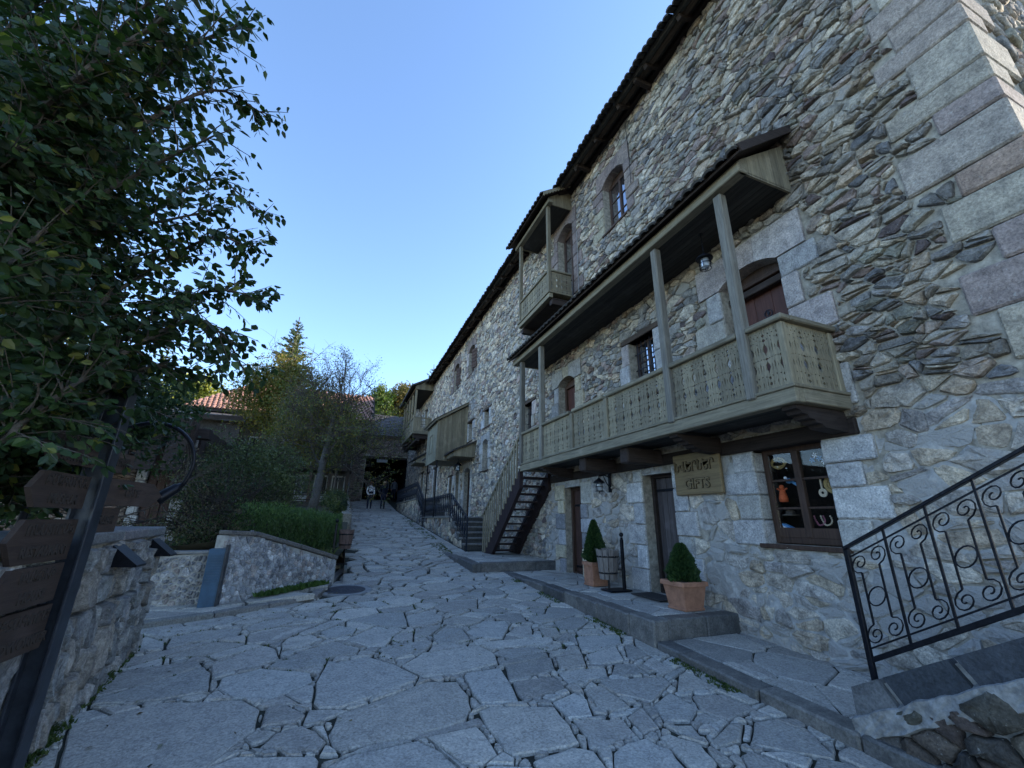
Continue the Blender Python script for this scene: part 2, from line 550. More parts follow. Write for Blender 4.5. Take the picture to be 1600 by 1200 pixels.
def merge_close(poly, eps):
    out = []
    for p in poly:
        if not out or math.hypot(p[0]-out[-1][0], p[1]-out[-1][1]) > eps: out.append(p)
    while len(out) > 3 and math.hypot(out[0][0]-out[-1][0], out[0][1]-out[-1][1]) < eps: out.pop()
    return out

WARP = 1.0
def stone(mb, poly, proud, fn, col, rg, depth=.05, flat=.55, jit=.12):
    """a rough stone face standing proud of its bed; fn(u, v, d) -> world point"""
    poly = merge_close(poly, .012)
    if len(poly) < 3: return False
    P = rounder(poly, rg.uniform(.08, .2)); P = merge_close(P, .004)
    P = [(a+WARP*(noise.noise((a*3.1, b_*3.1, .5))*.045+noise.noise((a*11, b_*11, 7.7))*.018), b_+WARP*(noise.noise((a*3.1, b_*3.1, 9.2))*.045+noise.noise((a*11, b_*11, 3.3))*.018)) for a, b_ in P]
    n = len(P); cx, cy = centroid(P)
    A = math.sqrt(area(P))
    tilt = (rg.uniform(-.3, .3)*proud/A, rg.uniform(-.3, .3)*proud/A)
    vs = []; cs = []
    for ring, (s, d) in enumerate(((1.0, -depth), (.975, proud*.25), (.90, proud*.82), (flat, proud*1.05))):
        for (a, b_) in P:
            j = 1+rg.uniform(-jit, jit)*(.35 if ring < 2 else .8)
            u = cx+(a-cx)*s*j; v = cy+(b_-cy)*s*j
            dd = d + ((rg.uniform(-.28, .28)*proud + (tilt[0]*(u-cx)+tilt[1]*(v-cy))*A*3) if ring > 1 else 0)
            vs.append(fn(u, v, dd))
    vs.append(fn(cx, cy, proud*(1.05+rg.uniform(-.2, .2))))
    fs = [(i*n+j, i*n+(j+1) % n, (i+1)*n+(j+1) % n, (i+1)*n+j) for i in range(3) for j in range(n)]
    fs += [(3*n+j, 3*n+(j+1) % n, 4*n) for j in range(n)]
    mb.add(vs, fs, col)
    return True

PAL_GREY = [(.33, .31, .275), (.38, .35, .30), (.27, .26, .245), (.44, .395, .32), (.23, .23, .225), (.35, .30, .26), (.48, .43, .34), (.28, .28, .235), (.30, .245, .225), (.42, .35, .27), (.18, .185, .195), (.50, .46, .39), (.33, .32, .31), (.38, .36, .31), (.42, .37, .30), (.25, .25, .245)]
def stone_col(rg, cover=.0, k=1.0, pal=PAL_GREY):
    c = rg.choice(pal); s = rg.uniform(.82, 1.18)*k
    r_ = rg.random()
    if pal is PAL_GREY:
        if r_ < .02: c = (.26, .19, .155)
        elif r_ < .05: c = (.44, .42, .36)
        elif r_ < .08: c = (.19, .155, .155)
    if pal is PAL_GREY: s *= .90 if r_ > .25 else .62
    return (c[0]*s*1.04, c[1]*s, c[2]*s*.96, min(1, max(0, cover)))

CAMP = Vector((0, 0, 1.6))
def lay_stones(parent, polys, fn, name, mat, proudf, coverf, seed, keep=300, k=1.0, pal=PAL_GREY, gapf=lambda u, v: .008, flat=.55, jit=.12, nface=None):
    """the `keep` that show largest become objects, the rest one mesh"""
    rg = random.Random(seed)
    L = []
    for p in polys:
        u, v = centroid(p); q = Vector(fn(u, v, 0)); n_ = (Vector(fn(u, v, 1))-q)
        dv = CAMP-q; d2 = dv.length_squared
        fdir = (q-CAMP).normalized().dot(fw)
        vis = abs(dv.normalized().dot(n_)) * (1 if fdir > .45 and vis_ok(q) else .0)
        L.append((area(p)*vis/d2, p, u, v))
    L.sort(key=lambda e: -e[0])
    rest = MB(); cnt = 0
    for i, (s, p, u, v) in enumerate(L):
        q = inset(p, gapf(u, v))
        if not q or len(q) < 3: continue
        col = stone_col(rg, coverf(u, v, rg), k(u, v) if callable(k) else k, pal)
        if cnt < keep and s > 0:
            m_ = MB()
            if stone(m_, q, proudf(u, v, rg), fn, col, rg, flat=flat, jit=jit):
                m_.build(name, mat, parent, smooth=False); cnt += 1
        else: stone(rest, q, proudf(u, v, rg), fn, col, rg, flat=flat, jit=jit)
    if rest.v: rest.build(name, mat, parent, kind='stuff')

def vis_ok(q):
    d = q-CAMP; z = d.dot(fw)
    if z < .1: return False
    return abs(d.dot(rt2)/z) < 1.25 and abs(d.dot(up2)/z) < .95

PAVING=[[(-1.192,3.352),(-1.428,4.015),(-1.021,4.205),(-0.481,4.092),(-0.344,3.91),(-0.325,3.637),(-0.585,3.155)],[(-1.415,4.181),(-1.456,4.384),(-0.919,4.87),(-0.831,4.718),(-0.732,4.23),(-1.022,4.259)],[(-1.478,4.436),(-1.568,4.821),(-1.459,4.966),(-1.0,5.028),(-0.922,4.884),(-1.223,4.607)],[(-1.608,4.919),(-1.59,5.269),(-1.103,5.605),(-0.776,5.559),(-0.7,5.28),(-0.915,5.024),(-1.49,5.051)],[(-1.692,5.726),(-1.704,5.954),(-1.459,5.704),(-1.4,5.519),(-1.642,5.468)],[(-1.404,5.603),(-1.453,5.839),(-1.206,6.016),(-0.837,6.023),(-0.831,5.715),(-1.263,5.589)],[(-0.812,4.682),(-0.872,4.889),(-0.66,5.188),(-0.512,5.31),(-0.411,5.198),(-0.335,4.906),(-0.477,4.766)],[(-0.711,4.373),(-0.727,4.569),(-0.466,4.698),(-0.055,4.488),(-0.019,4.299),(-0.061,4.245),(-0.293,4.048),(-0.564,4.155)],[(0.006,3.889),(0.001,4.237),(0.062,4.629),(0.413,4.726),(0.641,4.459),(0.803,4.14),(0.772,4.049),(0.182,3.758),(0.042,3.801)],[(0.117,3.431),(0.164,3.665),(0.864,4.021),(1.097,3.953),(1.121,3.694),(1.076,3.478),(0.998,3.331),(0.648,3.248),(0.192,3.232),(0.148,3.276)],[(-0.295,3.645),(-0.313,3.913),(-0.185,3.912),(-0.044,3.737),(-0.055,3.655)],[(-0.272,3.4),(-0.207,3.532),(-0.051,3.595),(0.04,3.482),(0.102,3.363),(0.075,3.26)],[(-0.504,3.274),(-0.398,3.347),(0.054,3.209),(0.074,3.169),(0.054,2.947),(-0.505,3.128)],[(0.112,3.076),(0.239,3.144),(0.638,3.185),(0.756,3.032),(0.831,2.818),(0.815,2.7),(0.117,2.926)],[(0.703,3.207),(1.04,3.238),(1.068,3.14),(1.082,2.905),(0.971,2.84),(0.856,2.883)],[(-0.696,5.43),(-0.736,5.787),(-0.49,5.931),(-0.112,5.886),(-0.436,5.492),(-0.596,5.376)],[(-0.35,5.156),(-0.363,5.381),(-0.122,5.58),(0.011,5.388),(-0.149,5.182)],[(-0.275,4.838),(-0.204,5.003),(0.109,5.268),(0.36,5.004),(0.337,4.848),(0.043,4.848)],[(0.231,5.28),(0.489,5.614),(0.884,5.508),(0.617,5.145),(0.482,5.021)],[(0.532,4.889),(0.642,4.967),(1.071,5.047),(1.086,4.968),(1.027,4.816),(0.657,4.604)],[(0.697,4.408),(0.932,4.678),(1.526,4.745),(1.611,4.459),(1.557,4.226),(1.121,4.094),(0.847,4.121)],[(1.117,5.082),(1.292,5.398),(1.513,5.373),(1.5,4.947),(1.311,4.841),(1.143,4.888)],[(1.17,4.029),(1.203,4.088),(1.534,4.114),(1.512,3.802),(1.461,3.472),(1.174,3.513),(1.156,3.648)],[(1.123,3.433),(1.221,3.468),(1.677,3.325),(1.665,3.059),(1.623,2.867),(1.545,2.837),(1.158,2.86),(1.136,2.932),(1.116,3.199)],[(1.539,3.817),(1.925,3.809),(1.924,3.571),(1.796,3.547),(1.508,3.495),(1.498,3.595)],[(1.596,4.15),(2.113,4.234),(2.009,3.928),(1.529,3.871)],[(1.499,4.814),(1.847,4.84),(2.393,4.788),(2.372,4.665),(2.252,4.576),(1.701,4.615)],[(1.603,4.484),(1.693,4.575),(2.051,4.551),(2.159,4.408),(1.733,4.306)],[(1.606,5.404),(1.863,5.579),(2.111,5.329),(1.841,4.93),(1.581,4.982)],[(2.003,5.741),(2.454,5.81),(2.384,5.443),(2.193,5.368)],[(1.967,5.04),(2.143,5.272),(2.369,5.272),(2.249,4.974)],[(1.665,6.718),(2.097,6.744),(1.978,6.293),(1.6,6.111),(1.528,6.129)],[(2.0,3.867),(2.228,3.885),(2.476,3.841),(2.393,3.673),(1.983,3.653)],[(2.139,4.196),(2.471,4.252),(2.343,3.946),(2.058,3.934)],[(2.483,4.191),(2.942,4.336),(2.775,3.952),(2.528,3.928),(2.403,3.964)],[(2.448,3.707),(2.617,3.91),(2.801,3.872),(2.797,3.637),(2.517,3.649)],[(2.269,3.626),(2.871,3.522),(2.852,3.409),(2.451,3.164),(2.326,3.313),(2.272,3.496)],[(2.049,3.524),(2.219,3.55),(2.25,3.311),(2.24,3.145),(2.091,3.129),(1.998,3.241)],[(1.701,3.39),(1.947,3.497),(1.981,3.353),(1.894,3.122),(1.704,3.144)],[(1.719,3.119),(2.075,3.013),(2.042,2.839),(1.826,2.784),(1.703,2.917)],[(2.114,3.026),(2.324,3.137),(2.249,2.848),(2.084,2.804)],[(2.431,3.123),(2.713,3.274),(2.737,2.985),(2.534,2.852),(2.347,2.914)],[(2.838,3.159),(3.117,3.112),(3.182,2.849),(2.797,2.771),(2.724,2.953)],[(3.039,3.523),(3.145,3.569),(3.184,3.481),(3.162,3.216),(2.777,3.255)],[(2.432,2.586),(2.758,2.735),(2.88,2.713),(2.663,2.547),(2.431,2.528)],[(2.688,2.499),(2.96,2.693),(3.131,2.701),(3.22,2.464),(3.105,2.239),(3.057,2.21),(2.868,2.346)],[(1.765,2.696),(1.919,2.764),(2.06,2.774),(2.131,2.605),(2.088,2.421),(1.878,2.313),(1.583,2.409)],[(2.174,2.762),(2.252,2.777),(2.376,2.617),(2.324,2.429),(2.173,2.328),(2.124,2.448)],[(2.304,2.861),(2.499,2.816),(2.456,2.667),(2.358,2.715)],[(2.515,2.427),(2.611,2.462),(2.719,2.297),(2.666,2.169),(2.415,2.237)],[(2.897,3.845),(3.081,3.956),(3.123,3.642),(2.906,3.561)],[(3.031,4.32),(3.151,4.324),(3.103,4.013),(2.869,3.911),(2.849,4.006)],[(2.414,5.165),(2.63,5.107),(2.562,4.878),(2.331,4.846)],[(2.708,5.333),(3.025,5.451),(3.175,5.237),(2.864,4.975),(2.618,4.984)],[(0.933,5.192),(0.992,5.518),(1.309,5.573),(1.281,5.454),(1.096,5.178)],[(1.123,5.158),(1.342,5.486),(1.49,5.378),(1.489,4.911),(1.287,4.867),(1.173,4.899)],[(1.527,5.203),(1.831,5.576),(2.109,5.503),(2.092,5.308),(1.85,4.88),(1.573,5.01)],[(0.965,6.051),(1.281,6.249),(1.426,5.934),(1.363,5.736),(0.989,5.629),(0.944,5.698)],[(0.228,5.306),(0.612,5.54),(0.721,5.286),(0.615,5.002),(0.441,4.999)],[(-0.376,5.312),(-0.337,5.507),(-0.239,5.591),(-0.003,5.37),(-0.331,5.143)],[(-0.695,5.443),(-0.747,5.736),(-0.023,6.052),(-0.077,5.885),(-0.448,5.374)],[(-0.032,5.613),(0.147,5.839),(0.352,5.637),(0.315,5.47),(0.088,5.362)],[(-0.811,6.013),(-0.683,6.228),(-0.376,6.333),(-0.232,6.207),(-0.492,5.948),(-0.734,5.828)],[(-0.297,4.877),(-0.187,5.045),(0.152,5.277),(0.359,4.952),(0.332,4.877),(0.014,4.786)],[(0.524,4.729),(0.582,4.899),(1.044,5.001),(1.072,4.906),(0.63,4.612)],[(-0.425,6.734),(-0.276,7.037),(0.082,6.953),(0.085,6.809),(-0.287,6.632)],[(-0.38,6.474),(-0.297,6.518),(0.203,6.644),(-0.087,6.23)],[(1.388,6.385),(1.595,6.598),(2.113,6.687),(1.983,6.261),(1.479,6.088)],[(1.044,8.221),(1.466,8.393),(1.723,8.285),(1.438,8.033)]]
BOUGHS=[[(-1.67,2.21,2.9),(-1.61,2.18,3.15),(-1.33,2.02,3.61),(-1.15,1.96,3.89),(-0.96,1.77,3.98)],[(-1.92,2.58,3.02),(-1.58,2.17,3.08),(-1.46,2.23,3.51),(-1.33,2.35,3.86),(-1.06,2.11,4.01),(-0.85,2.08,4.29)],[(-1.83,2.64,2.75),(-1.74,2.71,3.18),(-1.37,2.46,3.63),(-1.05,2.42,4.08),(-0.81,2.5,4.11)],[(-1.51,2.2,2.38),(-1.45,2.2,2.58),(-1.45,2.4,2.99),(-1.12,2.27,3.32),(-0.79,1.97,3.35)],[(-2.18,3.33,2.47),(-2.21,3.51,2.8),(-1.74,3.28,3.26),(-1.43,3.12,3.66),(-1.25,3.38,4.19),(-0.88,3.31,3.88)],[(-1.85,2.94,2.1),(-1.73,2.92,2.24),(-1.4,2.67,2.57),(-1.27,2.91,3.06),(-0.94,2.69,3.23),(-0.77,2.8,3.29)],[(-1.8,2.95,1.91),(-1.66,2.87,2.07),(-1.45,3.04,2.48),(-1.17,2.99,2.85),(-0.87,2.73,2.9),(-0.72,2.79,2.94)],[(-1.5,2.59,1.88),(-1.39,2.58,2.03),(-1.22,2.72,2.4),(-1.01,2.86,2.73),(-0.76,2.65,2.6),(-0.72,3.05,2.55)],[(-1.72,2.9,1.75),(-1.77,3.15,1.94),(-1.42,3.09,2.26),(-1.17,3.05,2.48),(-0.95,3.21,2.48)],[(-2.1,2.63,3.53),(-2.09,2.68,4.29),(-1.7,2.21,4.27)],[(-2.33,2.78,3.99),(-1.83,2.31,4.2),(-1.87,2.45,4.63)],[(-1.94,2.49,3.25),(-1.54,2.24,3.44),(-1.32,2.04,3.83),(-1.14,1.92,4.12)],[(-2.38,3.41,2.94),(-2.2,3.46,3.79),(-1.94,3.46,4.19),(-1.58,3.48,4.41)],[(-1.8,2.86,2.09),(-1.71,2.9,2.54),(-1.57,2.96,2.97),(-1.17,2.69,3.08)],[(-2.22,3.69,1.91),(-2.07,3.77,2.27),(-1.75,3.44,2.4),(-1.69,3.83,2.94),(-1.29,3.44,3.1)],[(-1.78,3.05,1.67),(-1.75,3.24,1.88),(-1.49,3.03,1.98),(-1.46,3.37,2.0)],[(-1.85,3.24,1.54),(-1.78,3.28,1.74),(-1.63,3.28,1.79),(-1.48,3.3,1.72)],[(-1.68,2.76,1.89),(-1.57,2.98,2.07),(-1.18,2.7,2.08),(-0.98,2.73,1.97)],[(-2.43,3.83,2.34),(-2.07,3.93,2.5),(-1.72,4.01,2.47),(-1.47,4.31,2.41)],[(-2.3,3.5,2.51),(-2.05,3.5,2.92),(-1.7,3.45,2.97),(-1.56,3.99,3.03),(-1.14,3.69,2.87)],[(-2.13,2.95,3.02),(-1.72,2.56,3.36),(-1.64,2.59,3.94),(-1.45,2.54,4.27),(-1.1,2.34,4.39)],[(-2.18,3.25,2.6),(-2.06,3.34,3.12),(-1.75,3.13,3.51),(-1.64,3.11,4.26),(-1.2,2.74,4.46)],[(-2.14,2.83,3.27),(-1.84,2.74,3.58),(-1.62,2.83,3.75),(-1.24,2.55,3.89)],[(-2.08,2.53,3.61),(-1.76,2.36,3.87),(-1.5,2.17,4.09),(-1.39,2.09,4.29)],[(-1.68,2.38,2.62),(-1.68,2.63,2.93),(-1.5,2.66,3.05),(-1.17,2.55,3.16),(-0.91,2.5,3.29)],[(-1.67,2.81,1.78),(-1.52,2.98,1.93),(-1.48,3.26,2.13),(-1.34,3.32,2.37),(-1.03,3.14,2.45)]]

# ================================================================== GROUND, STREET
def terrain():
    mb = MB()
    xs = [-120, -60, -30, -16, -8, -4, -2.6, -2.0, 6, 14, 30, 60, 120]
    ys = [-60, -30, -12, -4, 0, 4, 8, 12, 16, 20, 24, 28, 34, 44, 60, 100, 180]
    idx = {}
    for j, y in enumerate(ys):
        for i, x in enumerate(xs):
            z = gz(min(y, 60)) - .22
            if y > 60: z = 5-.22 + (y-60)*.10
            if x < -3: z -= .5
            idx[i, j] = len(mb.v); mb.v.append((x, y, z)); mb.c.append((1, 1, 1, 0))
    for j in range(len(ys)-1):
        for i in range(len(xs)-1):
            mb.f.append((idx[i, j], idx[i+1, j], idx[i+1, j+1], idx[i, j+1])); mb.mi.append(0)
    return mb.build('ground', 'earth', kind='structure')
terrain()

def left_edge(y):
    return float(np.interp(y, [0, 3, 5.5, 6.3, 6.6, 7.27, 9.55, 11.35, 26, 37], [-1.2, -1.42, -1.72, -1.9, -1.25, -.18, .24, .32, .51, .83]))

sb = MB()
ys = [-3, -1] + [i*.5 for i in range(0, 84)]
for i in range(len(ys)-1):
    a, b_ = ys[i], ys[i+1]
    dp = lambda y_: .024 if y_ < 8 else (.05 if y_ > 10 else .024+.013*(y_-8))
    for x0, x1 in ((-2.6, .6), (.6, 4.7)):
        sb.quad((x0, a, gz(a)-dp(a)), (x1, a, gz(a)-dp(a)), (x1, b_, gz(b_)-dp(b_)), (x0, b_, gz(b_)-dp(b_)))
street = sb.build('street', 'joint_soil', kind='structure')

def flag(mb, poly, rg, zf, col, th=.07, rough=.0045):
    poly = merge_close(poly, .01)
    if len(poly) < 3: return False
    P = []; n = len(poly)
    for i in range(n):
        a, b_ = poly[i], poly[(i+1) % n]; L = math.hypot(b_[0]-a[0], b_[1]-a[1]); k = max(2, min(7, int(L/.09)))
        for j in range(k):
            t = (j+(rg.uniform(-.25, .25) if j else .0))/k
            if j == 0: t = .04*min(1, .1/L) 
            nx, ny = (b_[1]-a[1])/L, -(b_[0]-a[0])/L; o = rg.uniform(-rough, rough) - (0.004 if j == 0 else 0)
            P.append((a[0]+(b_[0]-a[0])*t+nx*o, a[1]+(b_[1]-a[1])*t+ny*o))
    n = len(P); cx, cy = centroid(P); A = math.sqrt(area(P)) or .1
    dz = rg.uniform(-.003, .004); tx, ty = rg.uniform(-.006, .006), rg.uniform(-.006, .006)
    vs = []
    for s, d in ((1, -th), (1, -.010), (1-.016/A, 0.0), (1-.18, rg.uniform(-.001, .003))):
        for (x, y) in P:
            X = cx+(x-cx)*s; Y = cy+(y-cy)*s
            vs.append((X, Y, zf(X, Y)+d+dz+tx*(X-cx)+ty*(Y-cy)+rg.uniform(-.0016, .0016)))
    vs.append((cx, cy, zf(cx, cy)+dz))
    fs = [(i*n+j, i*n+(j+1) % n, (i+1)*n+(j+1) % n, (i+1)*n+j) for i in range(3) for j in range(n)]
    fs += [(3*n+j, 3*n+(j+1) % n, 4*n) for j in range(n)]
    mb.add(vs, fs, col)
    return True

def split_cells(polys, rg, amax, p=.35):
    out = []
    for P in polys:
        if len(P) > 3 and (area(P) > amax(P) or rg.random() < p):
            cx, cy = centroid(P); a = rg.uniform(0, pi); ox = rg.uniform(-.3, .3)*math.sqrt(area(P))
            nx, ny = cos(a), sin(a); d = nx*cx+ny*cy+ox
            A, B_ = clip(P, nx, ny, d), clip(P, -nx, -ny, -d)
            for q in (A, B_):
                if len(q) > 2 and area(q) > .004: out.append(q)
        else: out.append(P)
    return out

PAVE_PAL = [(.43, .41, .375), (.47, .445, .40), (.39, .375, .345), (.48, .45, .40), (.44, .43, .40), (.40, .375, .34)]
def pave_col(rg, k=1.0):
    c = rg.choice(PAVE_PAL); s = rg.uniform(.78, 1.14)*k
    return (c[0]*s, c[1]*s, c[2]*s, rg.choice((0, 0, .1, .25)))

rg = random.Random(3)
polys = cells(-2.0, 3.34, .6, 37, lambda u, v: .27 if v < 7 else (.24 if v < 11 else .29), 1.3, 7, [p for p in PAVING if area(p) > .01], .004,
              inside=lambda x, y: x > left_edge(y)+.02, sizes=(.55, 1.7), pw=1)
polys = split_cells(polys, rg, lambda P: .42, .3)
polys = [p for p in polys if math.hypot(centroid(p)[0]-.25, centroid(p)[1]-7.75) > .46]
fill = cells(-2.0, 3.34, 2.0, 8.5, lambda u, v: .095, 1.2, 9, [p for p in PAVING + polys if area(p) > .004 and centroid(p)[1] < 9.8], .004,
             inside=lambda x, y: x > left_edge(y)+.02, sizes=(.6, 1.6), pw=1)
fill = [p for p in fill if area(p) > .004]
near = [p for p in PAVING + polys + fill if centroid(p)[1] < 7.6]
polys += fill
polys += [p for p in cells(-1.9, 3.34, 2.0, 7.2, lambda u, v: .05, 1.2, 10, near, .003, inside=lambda x, y: x > left_edge(y)+.02, sizes=(.7, 1.4), pw=1) if area(p) > .0009]
allp = [(p, 0) for p in PAVING] + [(p, 1) for p in polys]
allp = [(p, t) for p, t in allp if math.hypot(centroid(p)[0]-.25, centroid(p)[1]-7.75) > .42]
def vis_area(P):
    u, v = centroid(P); q = Vector((u, v, gz(v))); d = CAMP-q
    return area(P)*abs(d.normalized().z)/d.length_squared if vis_ok(q) else 0
allp.sort(key=lambda e: -vis_area(e[0]))
rest = MB(); cnt = 0
for P, t in allp:
    yy_ = centroid(P)[1]
    q = inset(P, (rg.uniform(.006, .012) if area(P) > .02 else .003) if yy_ < 7 else (rg.uniform(.012, .022) if yy_ < 9 else rg.uniform(.022, .042))) if t else (inset(P, .004) or P)
    if not q or len(q) < 3: continue
    m_ = MB() if cnt < 300 and vis_area(P) > 0 else rest
    if flag(m_, q, rg, lambda x, y: gz(y), pave_col(rg)):
        if m_ is not rest: m_.build('flagstone', 'paving', street); cnt += 1
rest.build('flagstone', 'paving', street, kind='stuff')

# moss and small weeds in joints and along kerbs
def tufts(mb, pts, rg, h=.03, n=7, spread=.03, pal=((.045, .075, .02), (.06, .09, .025), (.08, .10, .03))):
    for (x, y, z) in pts:
        for _ in range(n):
            a = rg.uniform(0, 2*pi); r = rg.uniform(0, spread); hh = h*rg.uniform(.5, 1.4); wd = hh*.35
            bx_, by = x+cos(a)*r, y+sin(a)*r; t = rg.uniform(0, pi); lx, ly = cos(t)*wd, sin(t)*wd
            ox, oy = rg.uniform(-.6, .6)*hh, rg.uniform(-.6, .6)*hh
            c = (*rg.choice(pal), 1)
            mb.add([(bx_-lx, by-ly, z), (bx_+lx, by+ly, z), (bx_+ox+lx*.6, by+oy+ly*.6, z+hh*.7), (bx_+ox*1.4, by+oy*1.4, z+hh)], [(0, 1, 2, 3)], c)
mb = MB(); rg = random.Random(8); pts = []
for _ in range(420):
    y = rg.uniform(2.8, 5.6); pts.append((left_edge(y)+rg.uniform(.0, .1)+.03*rg.random(), y, gz(y)))
pts = [p for p in pts if noise.noise((p[1]*1.8, 3, 0)) > -.05]
for _ in range(700):
    y = rg.uniform(2.0, 8); x = 3.3-rg.random()**2*.12; 
    if noise.noise((y*1.3, 7, 0)) > .02: pts.append((x, y, gz(y)-.005))
for _ in range(500):
    t = rg.random(); y = 11+12*t; x = float(np.interp(y, [11, 15, 23], [2.85, 3.1, 3.35]))-rg.random()**2*.35
    if noise.noise((y*.9, 1, x)) > -.1: pts.append((x, y, gz(y)))
for P, t in allp[:150]:
    if rg.random() < .45 and centroid(P)[1] > 4.3:
        for _ in range(8):
            i = rg.randrange(len(P)); a, b_ = P[i], P[(i+1) % len(P)]; s = rg.random()
            x, y = a[0]+(b_[0]-a[0])*s, a[1]+(b_[1]-a[1])*s
            if x > left_edge(y): pts.append((x, y, gz(y)-.02))
tufts(mb, pts, rg, .022, 6, .03)
mb.build('grass', 'leaf_fine', kind='stuff', label='moss and small weeds growing in the joints along the kerbs', cat='weeds')

# fallen leaves
mb = MB()
for _ in range(90):
    y = rg.uniform(2.9, 9); x = rg.uniform(left_edge(y)+.1, 3.2)
    if rg.random() < .5: x = left_edge(y)+abs(rg.gauss(0, .35))+.05
    z = gz(y)+.006; a = rg.uniform(0, 2*pi); s = rg.uniform(.012, .028)
    c = (*rg.choice([(.09, .06, .03), (.14, .11, .04), (.05, .04, .025), (.2, .19, .15)]), 1)
    mb.add([(x+cos(a)*s, y+sin(a)*s, z+.004), (x-sin(a)*s*.5, y+cos(a)*s*.5, z+.008), (x-cos(a)*s, y-sin(a)*s, z), (x+sin(a)*s*.5, y-cos(a)*s*.5, z+.002)], [(0, 1, 2, 3)], c)
mb.build('fallen_leaves', 'leaf_fine', kind='stuff', label='dry brown leaves scattered on the flagstones', cat='leaves')

# manhole cover
mh = thing('manhole_cover', (.25, 7.75, gz(7.75)), 'round dark iron manhole cover set in the paving near the low wall', 'manhole cover')
mb = MB(); c0 = (.25, 7.75)
zc = lambda x, y: gz(y)
def disc(mb, r0, r1, h0, h1, n=36):
    vs = []
    for r, h in ((r0, h0), (r1, h1)):
        for j in range(n):
            a = 2*pi*j/n; x, y = c0[0]+r*cos(a), c0[1]+r*sin(a); vs.append((x, y, gz(y)+h))
    mb.add(vs, [(j, (j+1) % n, n+(j+1) % n, n+j) for j in range(n)])
disc(mb, .30, .30, -.02, .006); disc(mb, .30, .001, .006, .006)
for r in (.06, .12, .18, .24): disc(mb, r, r-.012, .0065, .012); disc(mb, r-.012, r-.03, .012, .0065)
mb.build('cover', 'cover_iron', mh)
mb = MB(); disc(mb, .40, .40, -.03, .002); disc(mb, .40, .305, .002, .003); disc(mb, .305, .302, .003, -.02)
mb.build('rim', 'grey_concrete', mh)

# ================================================================== RAISED PAVEMENTS with kerb stones
def raised(name, x0, x1, y0, y1, top, seed, front='x', kw=.2, klen=.55, cell=.3, dark=1.0, right_face=None):
    """a raised walk: kerb stones along x0 and across y0, flagstones on top. top(y) gives its height"""
    rg = random.Random(seed); mb = MB()
    n = max(1, int((y1-y0)/.6))
    for i in range(n):
        a, b_ = y0+kw*.9+(y1-y0-kw*.9)*i/n, y0+kw*.9+(y1-y0-kw*.9)*(i+1)/n
        zt0, zt1 = top(a)-.02, top(b_)-.02
        mb.add([(x0+kw*.9, a, gz(a)-.15), (x1, a, gz(a)-.15), (x1, a, zt0), (x0+kw*.9, a, zt0), (x0+kw*.9, b_, gz(b_)-.15), (x1, b_, gz(b_)-.15), (x1, b_, zt1), (x0+kw*.9, b_, zt1)],
               [(0, 1, 2, 3), (4, 7, 6, 5), (3, 2, 6, 7), (0, 3, 7, 4), (1, 5, 6, 2)])
    base = mb.build(name, 'joint_soil', kind='structure')
    def kcol(): 
        c = rg.choice([(.11, .11, .108), (.13, .125, .118), (.09, .09, .09), (.15, .145, .135)]); s = rg.uniform(.9, 1.15)*dark
        return (c[0]*s, c[1]*s, c[2]*s, rg.choice((0, .1, .2)))
    y = y0
    while y < y1-.05:
        L = min(klen*rg.uniform(.7, 1.35), y1-y)
        if y1-y-L < .2: L = y1-y
        m_ = MB(); a, b_ = y+.004, y+L-.004; o = rg.uniform(-.008, .008)
        m_.beam((x0+kw/2+o, a, (top(a)+gz(a)-.16)/2+rg.uniform(-.004, .004)), (x0+kw/2+o, b_, (top(b_)+gz(b_)-.16)/2), kw, top((a+b_)/2)-gz((a+b_)/2)+.16, .016, col=kcol())
        m_.build('kerb_stone', 'wet_slab', base); y += L
    x = x0+kw+.004
    while x < x1-.05:
        L = min(klen*rg.uniform(.8, 1.5), x1-x)
        if x1-x-L < .2: L = x1-x
        m_ = MB(); m_.box((x+.003, y0+rg.uniform(0, .008), gz(y0)-.16), (x+L-.003, y0+kw, top(y0)), .014, col=kcol())
        m_.build('kerb_stone', 'wet_slab', base); x += L
    P = cells(x0+kw+.01, x1, y0+kw+.01, y1, lambda u, v: cell, 1.0, seed+1, sizes=(.6, 1.8), pw=1)
    P = split_cells(P, rg, lambda q: .6, .3)
    for q in P:
        q2 = inset(q, rg.uniform(.003, .008))
        if q2 and len(q2) > 2:
            m_ = MB()
            if flag(m_, q2, rg, lambda X, Y: top(Y)-.003, pave_col(rg, .9), th=.03): m_.build('flagstone', 'paving', base)
    return base
raised('raised_pavement', 3.30, 4.86, 4.14, 8.79, lambda y: .585, 21)
raised('lower_pavement', 3.30, 4.62, .2, 4.13, lambda y: float(np.interp(y, [.2, 2.2, 4.13], [.25, .31, .39])), 22, klen=.8, cell=.38)
raised('stair_platform', 2.64, 4.60, 8.80, 11.9, lambda y: .765, 23, klen=.9)
m_ = MB()

